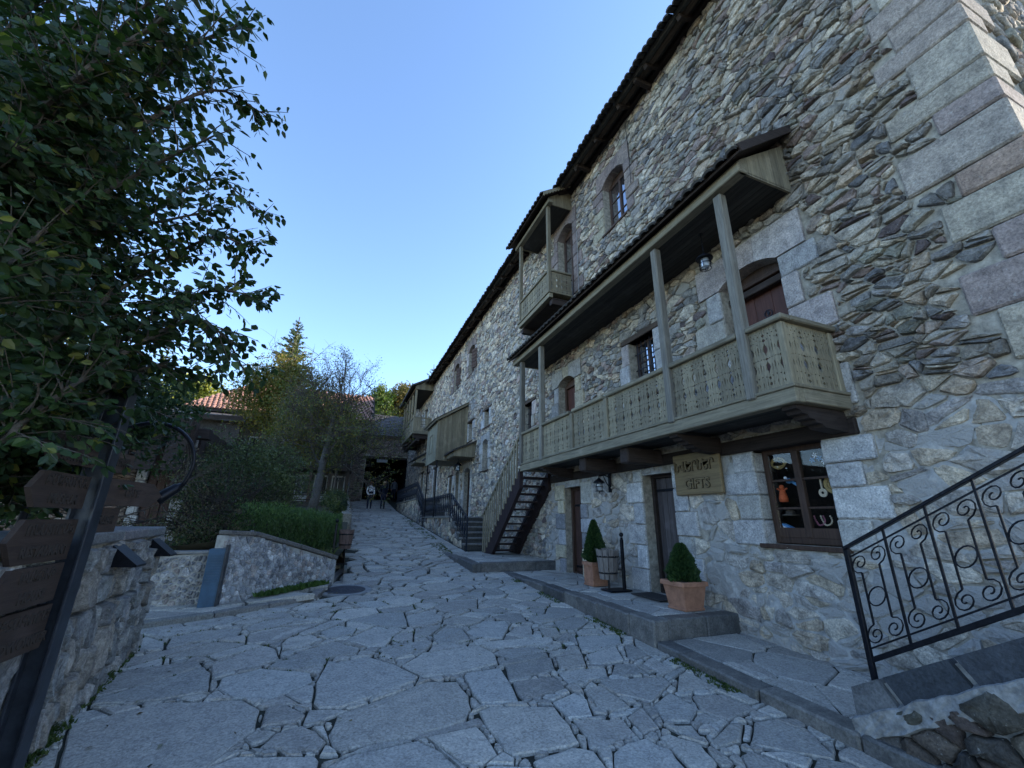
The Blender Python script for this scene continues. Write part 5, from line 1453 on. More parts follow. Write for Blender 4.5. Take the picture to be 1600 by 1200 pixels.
def slat_bin(c, label, mat, tilt=0, r=.17, h=.42, lift=.17, ph=.95, ang=0.0, dirx=(.9, -.4)):
    x, y, z_ = c; th = thing('slatted_bin', c, label, 'litter bin')
    n_ = 12
    for k in range(n_):
        a = 2*pi*(k+.5)/n_; r0, r1 = r*.74, r; hh = h*(1+.02*((k*7) % 3))
        w0, w1 = 2*pi*r0/n_*.40, 2*pi*r1/n_*.42; ca, sa = cos(a), sin(a); t = MB()
        vs = []
        for (rr, ww, zz) in ((r0, w0, lift), (r1, w1, lift+hh)):
            for o in (0, .014):
                for s_ in (-1, 1): vs.append((x+ca*(rr-o)-sa*ww*s_, y+sa*(rr-o)+ca*ww*s_, z_+zz))
        t.add(vs, [(0, 1, 3, 2), (4, 6, 7, 5), (0, 4, 5, 1), (2, 3, 7, 6), (0, 2, 6, 4), (1, 5, 7, 3)]); t.build('slat', mat, th)
    for f in (.22, .78):
        rr = r*(.74+.26*f)+.004; t = MB(); zz = z_+lift+h*f
        vs = [(x+rr*cos(a), y+rr*sin(a), zz+dz) for dz in (-.012, .012) for a in np.linspace(0, 2*pi, 25)[:-1]]
        t.add(vs, [(j, (j+1) % 24, 24+(j+1) % 24, 24+j) for j in range(24)])
        for k in range(n_):
            a = 2*pi*(k+.5)/n_; t.lathe([(.006, -.006), (.007, 0), (.004, .006)], (x+(rr+.003)*cos(a), y+(rr+.003)*sin(a), zz), 5)
        t.build('hoop', 'iron', th)
    t = MB(); t.lathe([(r*.70, lift+.01), (r*.70, lift+.02)], c, 14); t.build('bottom', 'iron', th)
    px, py = x+dirx[0]*(r+.06), y+dirx[1]*(r+.06)
    t = MB(); t.beam((px, py, z_+.01), (px, py, z_+ph), .045, .045, .006, (1, 0, 0)); t.beam((px, py, z_+ph), (px, py, z_+ph+.03), .03, .03, 0, (1, 0, 0)); t.build('post', 'iron', th)
    t = MB(); t.lathe([(.006, -.036), (.025, -.027), (.036, 0), (.025, .027), (.004, .036)], (px, py, z_+ph+.07), 12); t.build('ball', 'iron', th, smooth=True)
    t = MB(); t.box((min(x, px)-.10, min(y, py)-.09, z_), (max(x, px)+.08, max(y, py)+.09, z_+.02), .004); t.build('base', 'iron', th)
    t = MB(); t.tube([(x, y, z_+.02), (x, y, z_+lift+.01)], .018, 6); t.beam((x, y, z_+.3), (px, py, z_+.3), .02, .03); t.build('arm', 'iron', th)
    return th
slat_bin((4.02, 6.02, PZ), 'slatted wooden litter bin with black hoops between the two flowerpots', 'bin_slat', h=.42, r=.175, lift=.16, ph=.74, dirx=(.85, -.5))
slat_bin((.19, 9.25, gz(9.3)+.14), 'reddish slatted litter bin at the end of the clipped hedge', 'bin_slat_red', h=.34, r=.14, lift=.28, ph=.72, dirx=(-1, .1))

dm = thing('doormat', (4.62, 5.3, PZ), 'flat dark doormat in front of the grey plank door', 'doormat')
t = MB(); t.box((4.12, 4.98, PZ+.002), (4.50, 5.62, PZ+.016), .004); t.build('mat', 'rubber', dm)

# ------------------------------------------------------------------ things hanging in the shop window
t = MB(); X0 = WX+.22
t.box((WX+.75, 2.5, 1.2), (WX+.8, 3.9, 2.6)); t.box((WX+.19, 2.5, 1.25), (WX+.75, 3.9, 1.44)); t.box((WX+.19, 2.5, 2.46), (WX+.75, 3.9, 2.6)); t.box((WX+.19, 2.45, 1.44), (WX+.75, 2.5, 2.46)); t.box((WX+.19, 3.9, 1.44), (WX+.75, 3.95, 2.46))
t.build('display_niche', 'dark_interior', shopw)
def item(name, label, cat, mats): 
    pass
def lumpy(t, c, r, seed=0, n=10, sq=(1, 1, 1)):
    prof = [(sin(a)*r, -cos(a)*r) for a in np.linspace(.05, pi-.05, 7)]
    o = len(t.v); t.lathe(prof, (0, 0, 0), n)
    for i in range(o, len(t.v)):
        x, y, z_ = t.v[i]; t.v[i] = (c[0]+x*sq[0], c[1]+y*sq[1], c[2]+z_*sq[2])
# orange cloth figure
x, y, z_ = X0, 3.48, 1.96
th = thing('cloth_doll', (x, y, z_), 'orange cloth doll hanging in the left middle pane of the shop window', 'doll')
t = MB(); t.lathe([(.045, -.12), (.05, -.08), (.03, 0), (.012, .02)], (x, y, z_), 10); t.build('dress', 'orange_cloth', th, smooth=True)
t = MB(); lumpy(t, (x, y, z_+.045), .028); t.build('head', 'orange_cloth', th, smooth=True)
t = MB(); t.tube([(x, y-.06, z_+.03), (x, y, z_-.0), (x, y+.06, z_+.03)], .01, 5); t.build('arms', 'orange_cloth', th)
x, y, z_ = X0, 3.38, 2.07
th = thing('toy_bird', (x, y, z_), 'small pale blue cloth bird beside the orange doll in the shop window', 'toy')
t = MB(); lumpy(t, (x, y, z_), .03, sq=(.7, 1.3, 1)); t.build('body', 'blue_cloth', th, smooth=True)
t = MB(); lumpy(t, (x, y+.035, z_+.035), .018); t.build('head', 'cloth_white', th, smooth=True)
t = MB(); t.beam((x, y-.02, z_), (x, y-.09, z_-.05), .004, .03); t.build('tail', 'blue_cloth', th)
x, y, z_ = X0, 3.03, 1.92
th = thing('toy_lute', (x, y, z_), 'round cream pendant shaped like a little lute in the right middle pane', 'pendant')
t = MB(); vs = t.lathe([(.001, 0), (.045, 0), (.045, .012), (.001, .012)], (0, 0, 0), 18); t.v = [(x+c_, y+a, z_+b_) for a, b_, c_ in t.v]; t.build('body', 'cream', th)
t = MB(); t.box((x-.005, y-.008, z_+.04), (x+.01, y+.008, z_+.14)); t.build('neck', 'cream', th)
t = MB(); t.lathe([(.001, 0), (.014, 0)], (0, 0, 0), 10); t.v = [(x-.003, y+a, z_+b_) for a, b_, c_ in t.v]; t.build('rosette', 'iron', th)
x, y, z_ = X0, 2.91, 2.0
th = thing('straw_disc', (x, y, z_), 'round straw coloured woven disc high behind the cream pendant', 'wall disc')
t = MB()
for r in (.02, .045, .07, .085): t.tube([(x, y+r*cos(a), z_+r*sin(a)) for a in np.linspace(0, 2*pi, 17)], .012, 5)
t.build('coil', 'gold_straw', th)
x, y, z_ = X0, 3.47, 2.28
th = thing('wicker_wreath', (x, y, z_), 'tangled wicker wreath in the upper left pane of the shop window', 'wreath')
t = MB(); rg = random.Random(9)
for k in range(9):
    ph = rg.uniform(0, 6); t.tube([(x+rg.uniform(-.01, .01), y+(.085+.02*sin(3*a+ph))*cos(a), z_+(.05+.02*cos(2*a+ph))*sin(a)) for a in np.linspace(0, 2*pi, 15)], .0035, 4)
t.build('twigs', 'gold_straw', th)
x, y, z_ = X0, 3.42, 1.54
th = thing('fabric_bag', (x, y, z_), 'blue and white boat shaped cloth bag in the lower left pane', 'bag')
t = MB(); t.prism([(y-.10, z_-.03), (y-.07, z_-.08), (y+.07, z_-.08), (y+.11, z_+.04), (y+.0, z_-.01)], x-.03, x+.03, lambda u, v, w_: (w_, u, v)); t.build('body', 'cloth_white', th)
t = MB(); t.prism([(y-.105, z_-.025), (y-.0, z_-.005), (y+.115, z_+.045), (y+.11, z_+.065), (y-.0, z_+.015), (y-.11, z_-.005)], x-.032, x+.032, lambda u, v, w_: (w_, u, v)); t.build('band', 'blue_cloth', th)
x, y, z_ = X0, 3.43, 1.69
th = thing('felt_hat', (x, y, z_), 'dull green felt hat above the boat shaped bag', 'hat')
t = MB(); t.lathe([(.085, 0), (.08, .01), (.05, .015), (.045, .05), (.02, .065), (.001, .066)], (x, y, z_), 14); t.build('hat', 'bark', th, smooth=True)
x, y, z_ = X0, 3.07, 1.63
th = thing('bead_necklace', (x, y, z_), 'loop of pink and cream beads in the lower right pane', 'necklace')
for mt, dy, nm in (('pink_bead', .05, 'strand'), ('cream', -.02, 'strand')):
    t = MB()
    for a in np.linspace(-.3, pi+.3, 15): lumpy(t, (x+.01*sin(a*3), y+dy+.05*cos(a), z_+.03-.07*sin(a)), .009, n=6)
    t.build(nm, mt, th)
x, y, z_ = X0, 2.97, 2.29
th = thing('white_garland', (x, y, z_), 'pale cloth garland in the upper right pane of the shop window', 'garland')
for k in range(6):
    t = MB(); yy = y+.10-.04*k; zz = z_-.02+.03*((k*5) % 3)-.01*k
    for q in range(5): a = q*2*pi/5; t.add([(x, yy, zz), (x-.01, yy+.025*cos(a-.3), zz+.025*sin(a-.3)), (x+.005, yy+.035*cos(a), zz+.035*sin(a)), (x-.01, yy+.025*cos(a+.3), zz+.025*sin(a+.3))], [(0, 1, 2, 3)])
    t.build('flower', 'cloth_white' if k % 2 else 'blue_cloth', th)

# ================================================================== IRON RAILINGS
def spiral(c, r0, turns, start, sgn, P, n_=18):
    """flat scroll; P maps (s, z) to the world"""
    out = []
    for i in range(n_+1):
        f = i/n_; a = start+sgn*f*turns*2*pi; r = r0*(1-f*.86); out.append(P(c[0]+r*cos(a), c[1]+r*sin(a)))
    return out
def ornate(th, P, L, h, slope, bays, post_ext=(.15, .15)):
    """P(s, z): s along, z above the sloping base line handled by slope"""
    Q = lambda s, z_: P(s, z_+s*slope)
    t = MB(); t.beam(Q(-.012, h), Q(L, h), .045, .02, .003); t.build('handrail', 'iron', th)
    t = MB(); t.beam(Q(0, .03), Q(L, .03), .022, .030, .003); t.build('bottom_bar', 'iron', th)
    for zz in (h-.07, .095):
        t = MB(); t.beam(Q(0, zz), Q(L, zz), .008, .010); t.build('bar', 'iron', th)
    for s in (0, L):
        t = MB(); t.beam(Q(s, -post_ext[0]), Q(s, h-.01), .032, .032, .003, (1, 0, 0)); t.build('post', 'iron', th)
    bw = L/bays
    for b_ in range(bays):
        s0 = b_*bw
        if b_: t = MB(); t.beam(Q(s0, .03), Q(s0, h), .013, .013, 0, (1, 0, 0)); t.build('bar', 'iron', th)
        r = bw*.235
        for k, (cs, sg_) in enumerate(((s0+bw*.27, 1), (s0+bw*.73, -1))):
            zt, zb = h-.07-r-.004, .095+r+.004
            t = MB(); t.tube(spiral((cs, zt), r, 1.55, -pi/2 if sg_ > 0 else -pi/2, sg_*-1, Q), .0048, 5); t.build('scroll', 'iron', th)
            t = MB(); t.tube(spiral((cs, zb), r, 1.55, pi/2, sg_, Q), .0048, 5); t.build('scroll', 'iron', th)
            t = MB(); t.beam(Q(cs, zb+r), Q(cs, zt-r), .010, .010, 0, (1, 0, 0)); t.build('bar', 'iron', th)
        t = MB(); rr = bw*.21; t.tube([Q(s0+bw*.5+rr*cos(a), h*.5+rr*sin(a)) for a in np.linspace(0, 2*pi, 17)], .0048, 5); t.build('ring', 'iron', th)
RXX = 3.46
ra = thing('iron_railing', (RXX, 2.12, .5), 'black wrought iron railing with scrolls and rings rising at the right edge of the lane', 'railing')
ornate(ra, lambda s, z_: (RXX, 2.12-s, .70+z_), 2.35, .74, .55, 9, (.16, .3))

# steps hidden by a sloping parapet faced with dark slabs, below that railing
pr_ = thing('slab_parapet', (3.5, 1.5, .3), 'low sloping parapet faced with dark slabs and pale mortar beside the railing', 'parapet')
def pp(s, h): return .335+s*.43+h
Lp = 2.3; Y0 = 2.24
m_ = MB()
P3 = [(0, .28), (Lp, .28), (Lp, .335+Lp*.54+.19), (0, .335+.19)]
m_.prism([(Y0-a-.01, b_) for a, b_ in P3], 3.40, 3.60, lambda u, v, w_: (w_, u, v)); m_.build('core', 'mortar_seam', pr_)
rg = random.Random(4); s = 0.0; i = 0
for wd in (.21, .40, .42, .40, .42, .40):
    if s+wd > Lp: break
    m_ = MB(); e = .02; lean = .09
    q = [(s+e+.0, .0), (s+wd-e-.0, .0), (s+wd-e-lean*0, .215), (s+e-lean*0, .215)]
    P_ = [(Y0-a-(.11 if b_ < .1 and a > .05 else 0), .335+(a+(.11 if b_ < .1 and a > .05 else 0))*.54+b_) for a, b_ in q]
    c_ = (.05*rg.uniform(.85, 1.3), .052, .062, .12) if i else (.13, .135, .14, .2)
    m_.prism(P_, 3.362+rg.uniform(-.006, .004), 3.44, lambda u, v, w_: (w_+max(0, (v-.3))*.0, u, v), col=c_); m_.build('slab', 'wet_slab', pr_)
    s += wd; i += 1
m_ = MB(); m_.add([(3.33, Y0-.0, .30), (3.33, Y0-Lp, .30), (3.37, Y0-Lp, .30+Lp*.43), (3.37, Y0, .33)], [(0, 1, 2, 3)])
mg = MB(); idx = {}
for i in range(int(Lp/.03)):
    for j in range(9):
        q = []
        for p in ((i, j), (i+1, j), (i+1, j+1), (i, j+1)):
            if p not in idx:
                a = p[0]*.03; h_ = -.11+p[1]*.022+.02*noise.noise((a*9, 1, 1)); n_ = noise.noise((a*11, h_*14, 3))*.022+noise.noise((a*31, h_*34, 5))*.010
                idx[p] = len(mg.v); mg.v.append((3.352-(.012 if 0 < p[1] < 8 else -.05)-n_, Y0-a, .335+a*.54+h_)); mg.c.append((1, 1, 1, 0))
            q.append(idx[p])
        mg.f.append(tuple(q)); mg.mi.append(0)
mg.build('mortar', 'mortar_seam', pr_)
# rubble under the slabs, colour darkened to paint in the shadow there
P = cells(Y0-Lp, Y0-.05, .24, 1.3, lambda u, v: .09, 1.4, 88, inside=lambda u, v: v < .335+(Y0-u)*.54-.02)
for q in P:
    q = inset(q, .005)
    if q:
        m_ = MB()
        if stone(m_, q, rg.uniform(.02, .07), lambda u, v, d: (3.38-d, u, v), stone_col(rg, .2, .36), rg): m_.build('stone', 'old_stone', pr_, smooth=True)
# loose stones and soil heaped between parapet and wall
hp = thing('rubble_heap', (4.1, 1.4, .4), 'mossy heap of pinkish stones against the wall behind the railing', 'stones')
m_ = MB(); m_.add([(3.6, 2.1, .42), (4.56, 2.1, .46), (4.56, -.3, 1.35), (3.6, -.3, 1.35), (3.6, 2.1, .2), (4.56, 2.1, .2), (4.56, -.3, .2), (3.6, -.3, .2)], [(0, 3, 2, 1), (0, 1, 5, 4), (0, 4, 7, 3)]); m_.build('soil', 'earth', hp)
for (y, x, s_, c_) in ((1.95, 4.2, .16, (.28, .25, .2)), (1.62, 4.15, .26, (.19, .14, .15)), (1.22, 4.2, .2, (.22, .2, .19)), (1.95, 3.8, .1, (.2, .19, .17)), (1.4, 3.8, .13, (.2, .19, .18)), (.95, 3.95, .2, (.17, .14, .14))):
    m_ = MB(); zt = .42+(2.1-y)*.36
    pl = [(x+s_*cos(a)*rg.uniform(.8, 1.1), y+s_*.9*sin(a)*rg.uniform(.8, 1.1)) for a in np.linspace(0, 2*pi, 8)[:-1]]
    stone(m_, pl, s_*.5, lambda u, v, d: (u, v, zt+d*.9+(2.1-v)*.0), (*c_, .1), rg, depth=.06, flat=.5); m_.build('stone', 'old_stone', hp, smooth=True)
mb = MB(); tufts(mb, [(rg.uniform(3.7, 4.5), y_, .44+(2.1-y_)*.37) for y_ in [rg.uniform(.2, 1.9) for _ in range(150)]], rg, .03, 6, .05); mb.build('weeds', 'leaf_fine', hp, kind='stuff')

# railings of the two landings
def plain_rail(label, x, ys0, zs0, ys1, zs1, y2, h=.85, seed=0):
    th = thing('iron_railing', (x, ys1, zs1), label, 'railing')
    P = lambda y, z_: (x, y, z_)
    t = MB(); t.beam(P(ys0, zs0+h), P(ys1, zs1+h), .04, .035, .004); t.build('handrail', 'iron_blue', th)
    t = MB(); t.beam(P(ys1+.005, zs1+h), P(y2, zs1+h), .04, .035, .004); t.build('handrail', 'iron_blue', th)
    for dz in (.12, .0):
        t = MB(); t.beam(P(ys0, zs0+.12+dz), P(ys1, zs1+.12+dz), .016, .02); t.build('bar', 'iron_blue', th)
        t = MB(); t.beam(P(ys1+.01, zs1+.12+dz), P(y2, zs1+.12+dz), .016, .02); t.build('bar', 'iron_blue', th)
    for y, z_ in ((ys0, zs0), (ys1, zs1), ((ys1+y2)/2, zs1), (y2, zs1)):
        t = MB(); t.beam(P(y, z_-.1), P(y, z_+h-.01), .045, .045, .004, (1, 0, 0)); t.build('post', 'iron_blue', th)
    # turned, slightly bellied balusters
    n1 = 8; n2 = int((y2-ys1)/.27)
    prof = [(.009, 0), (.009, .1), (.03, .2), (.036, .3), (.014, .42), (.012, .5), (.034, .62), (.012, .72)]
    t = MB(); t.lathe(prof, (0, 0, 0), 6); bm_ = t.mesh('baluster', 'iron_blue')
    for i in range(1, n1):
        f = i/n1; place('baluster', bm_, th, P(ys0+(ys1-ys0)*f, zs0+(zs1-zs0)*f+.12))
    for i in range(1, n2): place('baluster', bm_, th, P(ys1+(y2-ys1)*i/n2, zs1+.12))
plain_rail('dark iron railing on the nearer stone landing beside the wooden staircase', 3.44, 12.1, .85, 14.2, 1.62, 19.0, .80)
plain_rail('dark iron railing on the farther stone landing near the covered passage', 3.44, 19.35, 1.62, 21.3, 2.5, 29.0, .85)

# ================================================================== LEFT RETAINING WALL
WL = lambda y: -1.43-(y-3)*.092            # face of the wall
lw = thing('stone_wall', (-1.6, 4, .4), 'low retaining wall of upright stones with a slab coping left of the lane', 'wall')
LT = 1.40; wy0, wy1 = 1.4, 5.5
m_ = MB(); m_.add([(WL(wy0)-.03, wy0, -.1), (WL(wy1)-.03, wy1, -.1), (WL(wy1)-.03, wy1, LT), (WL(wy0)-.03, wy0, LT), (WL(wy0)-.5, wy0, -.1), (WL(wy1)-.5, wy1, -.1), (WL(wy1)-.5, wy1, LT), (WL(wy0)-.5, wy0, LT)],
                  [(0, 3, 2, 1), (1, 2, 6, 5), (2, 3, 7, 6), (0, 4, 7, 3)]); m_.build('core', 'mortar', lw)
rg = random.Random(12)
P = cells(wy0, wy1, .1, 1.0, lambda u, v: .16, .45, 71, inside=lambda u, v: v > gz(u)-.06) + cells(wy0, wy1, 1.0, LT, lambda u, v: .13, .6, 72)
lay_stones(lw, P, lambda u, v, d: (WL(u)+d, u, v), 'stone', 'cool_stone', lambda u, v, r: r.uniform(.02, .075), lambda u, v, r: r.gauss(.1, .1), 33, 260, .95, pal=[(.22, .235, .245), (.27, .28, .285), (.19, .2, .215), (.31, .31, .31), (.25, .24, .225)], flat=.82, jit=.07)
P = cells(-.5, -.02, .4, LT, lambda u, v: .13, .7, 73)
for q in P:
    q = inset(q, .006)
    if q:
        m_ = MB()
        if stone(m_, q, .03, lambda u, v, d: (WL(wy1)+u, wy1+d, v), stone_col(rg), rg): m_.build('stone', 'rubble_stone', lw, smooth=True)
y = wy0
while y < wy1+.05:
    L = min(rg.uniform(.6, .9), wy1+.06-y)
    if L < .1: break
    m_ = MB(); m_.beam((WL(y+.003)-.27, y+.003, LT+.045), (WL(y+L-.003)-.27, y+L-.003, LT+.045+.006), .58, .085, .014, col=(.19*rg.uniform(.9, 1.1), .195, .2, .15)); m_.build('coping', 'paving', lw); y += L
# wedge shaped wall lights
for yy, lb in ((4.2, 'nearer black wedge shaped wall light under the coping'), (5.22, 'farther black wedge shaped wall light at the end of the low wall')):
    th = thing('wall_light', (WL(yy)+.05, yy, 1.28), lb, 'wall light', 'wedge lights on the low wall')
    x = WL(yy)+.035
    m_ = MB(); m_.prism([(x, 1.39), (x, 1.24), (x+.17, 1.235), (x+.17, 1.25)], yy-.09, yy+.09, lambda u, v, w_: (u, w_, v)); m_.build('hood', 'iron', th)
    m_ = MB(); m_.box((x-.03, yy-.06, 1.26), (x-.001, yy+.06, 1.36)); m_.build('backplate', 'iron', th)

# signpost
sp = thing('signpost', (-1.33, 3.17, .28), 'dark steel signpost with carved wooden arrow boards in front of the low wall', 'signpost')
m_ = MB(); m_.box((-1.385, 3.12, .2), (-1.372, 3.22, 2.55), .002); m_.box((-1.288, 3.12, .2), (-1.275, 3.22, 2.55), .002); m_.box((-1.372, 3.165, .2), (-1.288, 3.177, 2.55)); m_.build('post', 'steel_post', sp)
def board(y0, y1, z0, z1, tip, lines, rot, mat='sign_dark', x=-1.345, sz=.066):
    """tip: 'n' points to -y, 'f' points to +y, None is square"""
    zc_ = (z0+z1)/2; e = .075
    P = [(y0, z0), (y1, z0), (y1, z1), (y0, z1)]
    if tip == 'n': P = [(y0, zc_), (y0+e, z0), (y1, z0), (y1, z1), (y0+e, z1)]
    if tip == 'f': P = [(y0, z0), (y1-e*1.8, z0), (y1, zc_), (y1-e*1.8, z1), (y0, z1)]
    ym = 3.17; cr, sr = cos(rot), sin(rot)
    F = lambda u, v, w_: (x+w_+(u-ym)*sr, ym+(u-ym)*cr, v)
    m_ = MB(); m_.prism(P, 0, .024, F); b_ = m_.build('arrow_board', mat, sp)
    n_ = len(lines)
    for i, tx in enumerate(lines):
        zz = z1-(z1-z0)*(i+.5)/n_; yc = (y0+y1)/2+(e/2 if tip == 'n' else (-e*.6 if tip == 'f' else 0))
        wd = abs(y1-y0)-e*1.4; k = min(1.0, wd/(len(tx)*sz*.66))
        text_mesh(tx, sz, .0028, lambda a, c_, d: F(yc+a*k, zz+c_, .026+d), 'twig', 'lettering', b_, .0022)
board(2.62, 3.11, 1.375, 1.575, 'n', ['ՌԵՍՏՈՐԱՆ', 'RESTAURANT'], .02)
board(2.60, 3.10, 1.18, 1.36, 'n', ['ԽԱՆՈՒԹ', 'HOUSE'], -.03)
board(2.58, 3.12, .96, 1.16, 'n', ['ՓԱՅՏԱԳՈՐԾ', 'WOODWORKER'], .03)
board(2.60, 3.10, 1.63, 1.80, 'n', ['ԹԱՆԳԱՐԱՆ', 'MUSEUM'], -.02)
board(2.66, 3.10, 1.85, 2.0, 'n', ['ՀՅՈՒՐԱՏՈՒՆ', 'GUEST HOUSE'], .03)
board(3.23, 3.50, 1.85, 1.97, None, ['ՍՐՃԱՐԱՆ'], .05, x=-1.34)
board(3.23, 3.88, 1.655, 1.81, 'f', ['CAFE'], .12, x=-1.33)
board(3.23, 3.50, 1.50, 1.64, None, ['MUSEUM'], .05, x=-1.34)

# gooseneck lamps above the wall
def smooth_path(pts, n_=4):
    out = []
    P_ = [Vector(p) for p in pts]; P_ = [P_[0]*2-P_[1]]+P_+[P_[-1]*2-P_[-2]]
    for i in range(1, len(P_)-2):
        for k in range(n_):
            s = k/n_; a, b_, c_, d = P_[i-1:i+3]
            out.append(.5*((2*b_)+(c_-a)*s+(2*a-5*b_+4*c_-d)*s*s+(3*b_-a-3*c_+d)*s**3))
    out.append(P_[-2]); return out
def goose(label, base, pts, head, hr, r):
    th = thing('gooseneck_lamp', base, label, 'lamp')
    m_ = MB(); m_.tube([base, (base[0], base[1], pts[0][2])], r*1.1, 8); m_.build('pole', 'iron', th, smooth=True)
    m_ = MB(); m_.tube(smooth_path(pts), r, 8); m_.build('neck', 'iron', th, smooth=True)
    d = (Vector(head[1])-Vector(head[0])); u = d.normalized()
    m_ = MB(); P_ = [Vector(head[0])+d*f for f in (0, .12, .2, .8, 1.0)]; m_.tube(P_, [hr*.4, hr*.55, hr*.85, hr, hr*1.12], 12); m_.build('lamp_head', 'iron', th, smooth=True)
    return th
g1 = goose('nearer black gooseneck lamp curving over the carved signboards', (-2.0, 4.0, .8), [(-2.0, 4.0, 2.28), (-1.97, 4.0, 2.45), (-1.88, 4.0, 2.53), (-1.78, 4.0, 2.50), (-1.69, 4.0, 2.38), (-1.64, 4.0, 2.17), (-1.63, 4.0, 1.97), (-1.66, 4.0, 1.80)], [(-1.665, 4.0, 1.80), (-1.75, 3.95, 1.62)], .055, .022)
m_ = MB(); m_.tube([(-2.0, 4.0, 2.33), (-1.63, 4.0, 2.0)], .012, 6); m_.build('strut', 'iron', g1)
goose('farther black gooseneck lamp hanging past the end of the low wall', (-1.98, 4.7, .8), [(-1.98, 4.7, 2.22), (-1.90, 4.7, 2.32), (-1.73, 4.7, 2.40), (-1.54, 4.7, 2.39), (-1.39, 4.7, 2.28), (-1.32, 4.7, 2.14), (-1.31, 4.7, 2.0), (-1.35, 4.7, 1.86)], [(-1.35, 4.7, 1.87), (-1.50, 4.66, 1.73)], .05, .018)

# ================================================================== PLANTING BED, its wall, blue cabinet
bw_ = thing('stone_wall', (-.6, 7.6, .5), 'whitish rubble retaining wall of the planting bed with a sloping coping', 'wall')
A0, A1 = Vector((-1.36, 7.05, 0)), Vector((.06, 8.15, 0)); Ld = (A1-A0).length; dd = (A1-A0)/Ld; nn = Vector((dd.y, -dd.x, 0))
topz = lambda s: float(np.interp(s, [0, .25, Ld*.55, Ld], [1.36, 1.37, 1.17, .93]))
FB_ = lambda u, v, d: (A0.x+dd.x*u+nn.x*d, A0.y+dd.y*u+nn.y*d, v)
m_ = MB(); m_.prism([(0, .2), (Ld, .2)] + [(s, topz(s)-.01) for s in np.linspace(Ld, 0, 8)], -.3, 0, FB_); m_.build('core', 'mortar_grey', bw_)
P = cells(0, Ld, .4, 1.40, lambda u, v: .052, .8, 91, inside=lambda u, v: v < topz(u)-.03, sizes=(.7, 1.6))
WHI = [(.42, .44, .48), (.52, .54, .58), (.34, .36, .41), (.47, .48, .51), (.27, .29, .33), (.38, .35, .35), (.24, .25, .28)]
lay_stones(bw_, P, FB_, 'stone', 'lime_stone', lambda u, v, r: r.uniform(.01, .025), lambda u, v, r: r.uniform(.2, .6), 34, 290, 1.0, pal=WHI, gapf=lambda u, v: .003)
P = cells(-.6, 0, .4, 1.33, lambda u, v: .07, .8, 92)
pe = Vector((-dd.y, dd.x, 0))
for i in range(5):
    s0, s1 = Ld*i/5, Ld*(i+1)/5; a, b_ = Vector(FB_(s0+.003, topz(s0)+.03, -.12)), Vector(FB_(s1-.003, topz(s1)+.03, -.12)); m_ = MB(); m_.beam(a, b_, .34, .06, .012, col=(.14, .13, .12, .15)); m_.build('coping', 'paving', bw_)
bw2 = thing('stone_wall', (-2.4, 7.3, .5), 'short rubble wall behind the blue metal cabinet', 'wall')
B0, B1 = Vector((-3.3, 7.35, 0)), Vector((-1.38, 7.2, 0)); L2 = (B1-B0).length; d2 = (B1-B0)/L2; n2 = Vector((d2.y, -d2.x, 0))
FC = lambda u, v, d: (B0.x+d2.x*u+n2.x*d, B0.y+d2.y*u+n2.y*d, v)
m_ = MB(); m_.prism([(0, .1), (L2, .1), (L2, 1.12), (0, 1.06)], -.3, 0, FC); m_.build('core', 'mortar_grey', bw2)
P = cells(0, L2, .3, 1.08, lambda u, v: .048, 1.0, 93)
lay_stones(bw2, P, FC, 'stone', 'cool_stone', lambda u, v, r: r.uniform(.01, .03), lambda u, v, r: r.uniform(.1, .4), 35, 200, .8, pal=WHI)
m_ = MB(); m_.prism([(-.02, 1.11), (L2, 1.12), (L2, 1.15), (-.02, 1.14)], -.3, .03, FC); m_.build('coping', 'grey_concrete', bw2)
cab = thing('metal_cabinet', (-1.5, 7.0, .45), 'blue louvred metal cabinet leaning at the corner of the rubble walls', 'cabinet')
def CB(u, v, d): return (-1.52+u*.60, 7.02+u*.12-d, .46+v)
m_ = MB(); m_.prism([(0, 0), (.30, 0), (.30, .73), (0, .73)], -.10, .10, CB); m_.build('body', 'blue_paint', cab)
m_ = MB(); m_.prism([(.305, -.01), (.345, -.01), (.345, .78), (.305, .78)], -.08, .13, CB); m_.build('frame', 'steel_post', cab)
for k in range(11):
    m_ = MB(); m_.prism([(.04, .66-.032*k), (.26, .66-.032*k), (.26, .65-.032*k), (.04, .65-.032*k)], .10, .112, CB); m_.build('louvre', 'blue_paint', cab)
# soil of the bed
m_ = MB(); m_.add([(-1.3, 7.3, 1.30), (.02, 8.3, .90), (.22, 9.9, 1.0), (.28, 14, 1.25), (.5, 26, 2.1), (-14, 26, 2.6), (-14, 9, 1.6), (-3.3, 7.6, 1.05)], [(0, 1, 2, 3, 4, 5, 6, 7)])
m_.add([(.20, 8.2, .3), (.24, 9.9, .3), (.30, 14, .6), (.52, 26, 1.6), (.20, 8.2, .86), (.22, 9.9, 1.0), (.28, 14, 1.25), (.5, 26, 2.1)], [(0, 1, 5, 4), (1, 2, 6, 5), (2, 3, 7, 6)])
m_.build('planting_bed', 'earth', kind='structure')
m_ = MB(); rg = random.Random(17)
tufts(m_, [(FB_(u, 0, .12)[0]+rg.uniform(-.05, .1), FB_(u, 0, .12)[1]-rg.uniform(0, .08), .52+.06*u) for u in [rg.uniform(.5, 1.45) for _ in range(160)]], rg, .05, 8, .05, ((.06, .11, .03), (.08, .14, .035)))
m_.build('grass', 'leaf_fine', kind='stuff', label='tuft of bright green weeds at the foot of the whitish wall', cat='weeds')

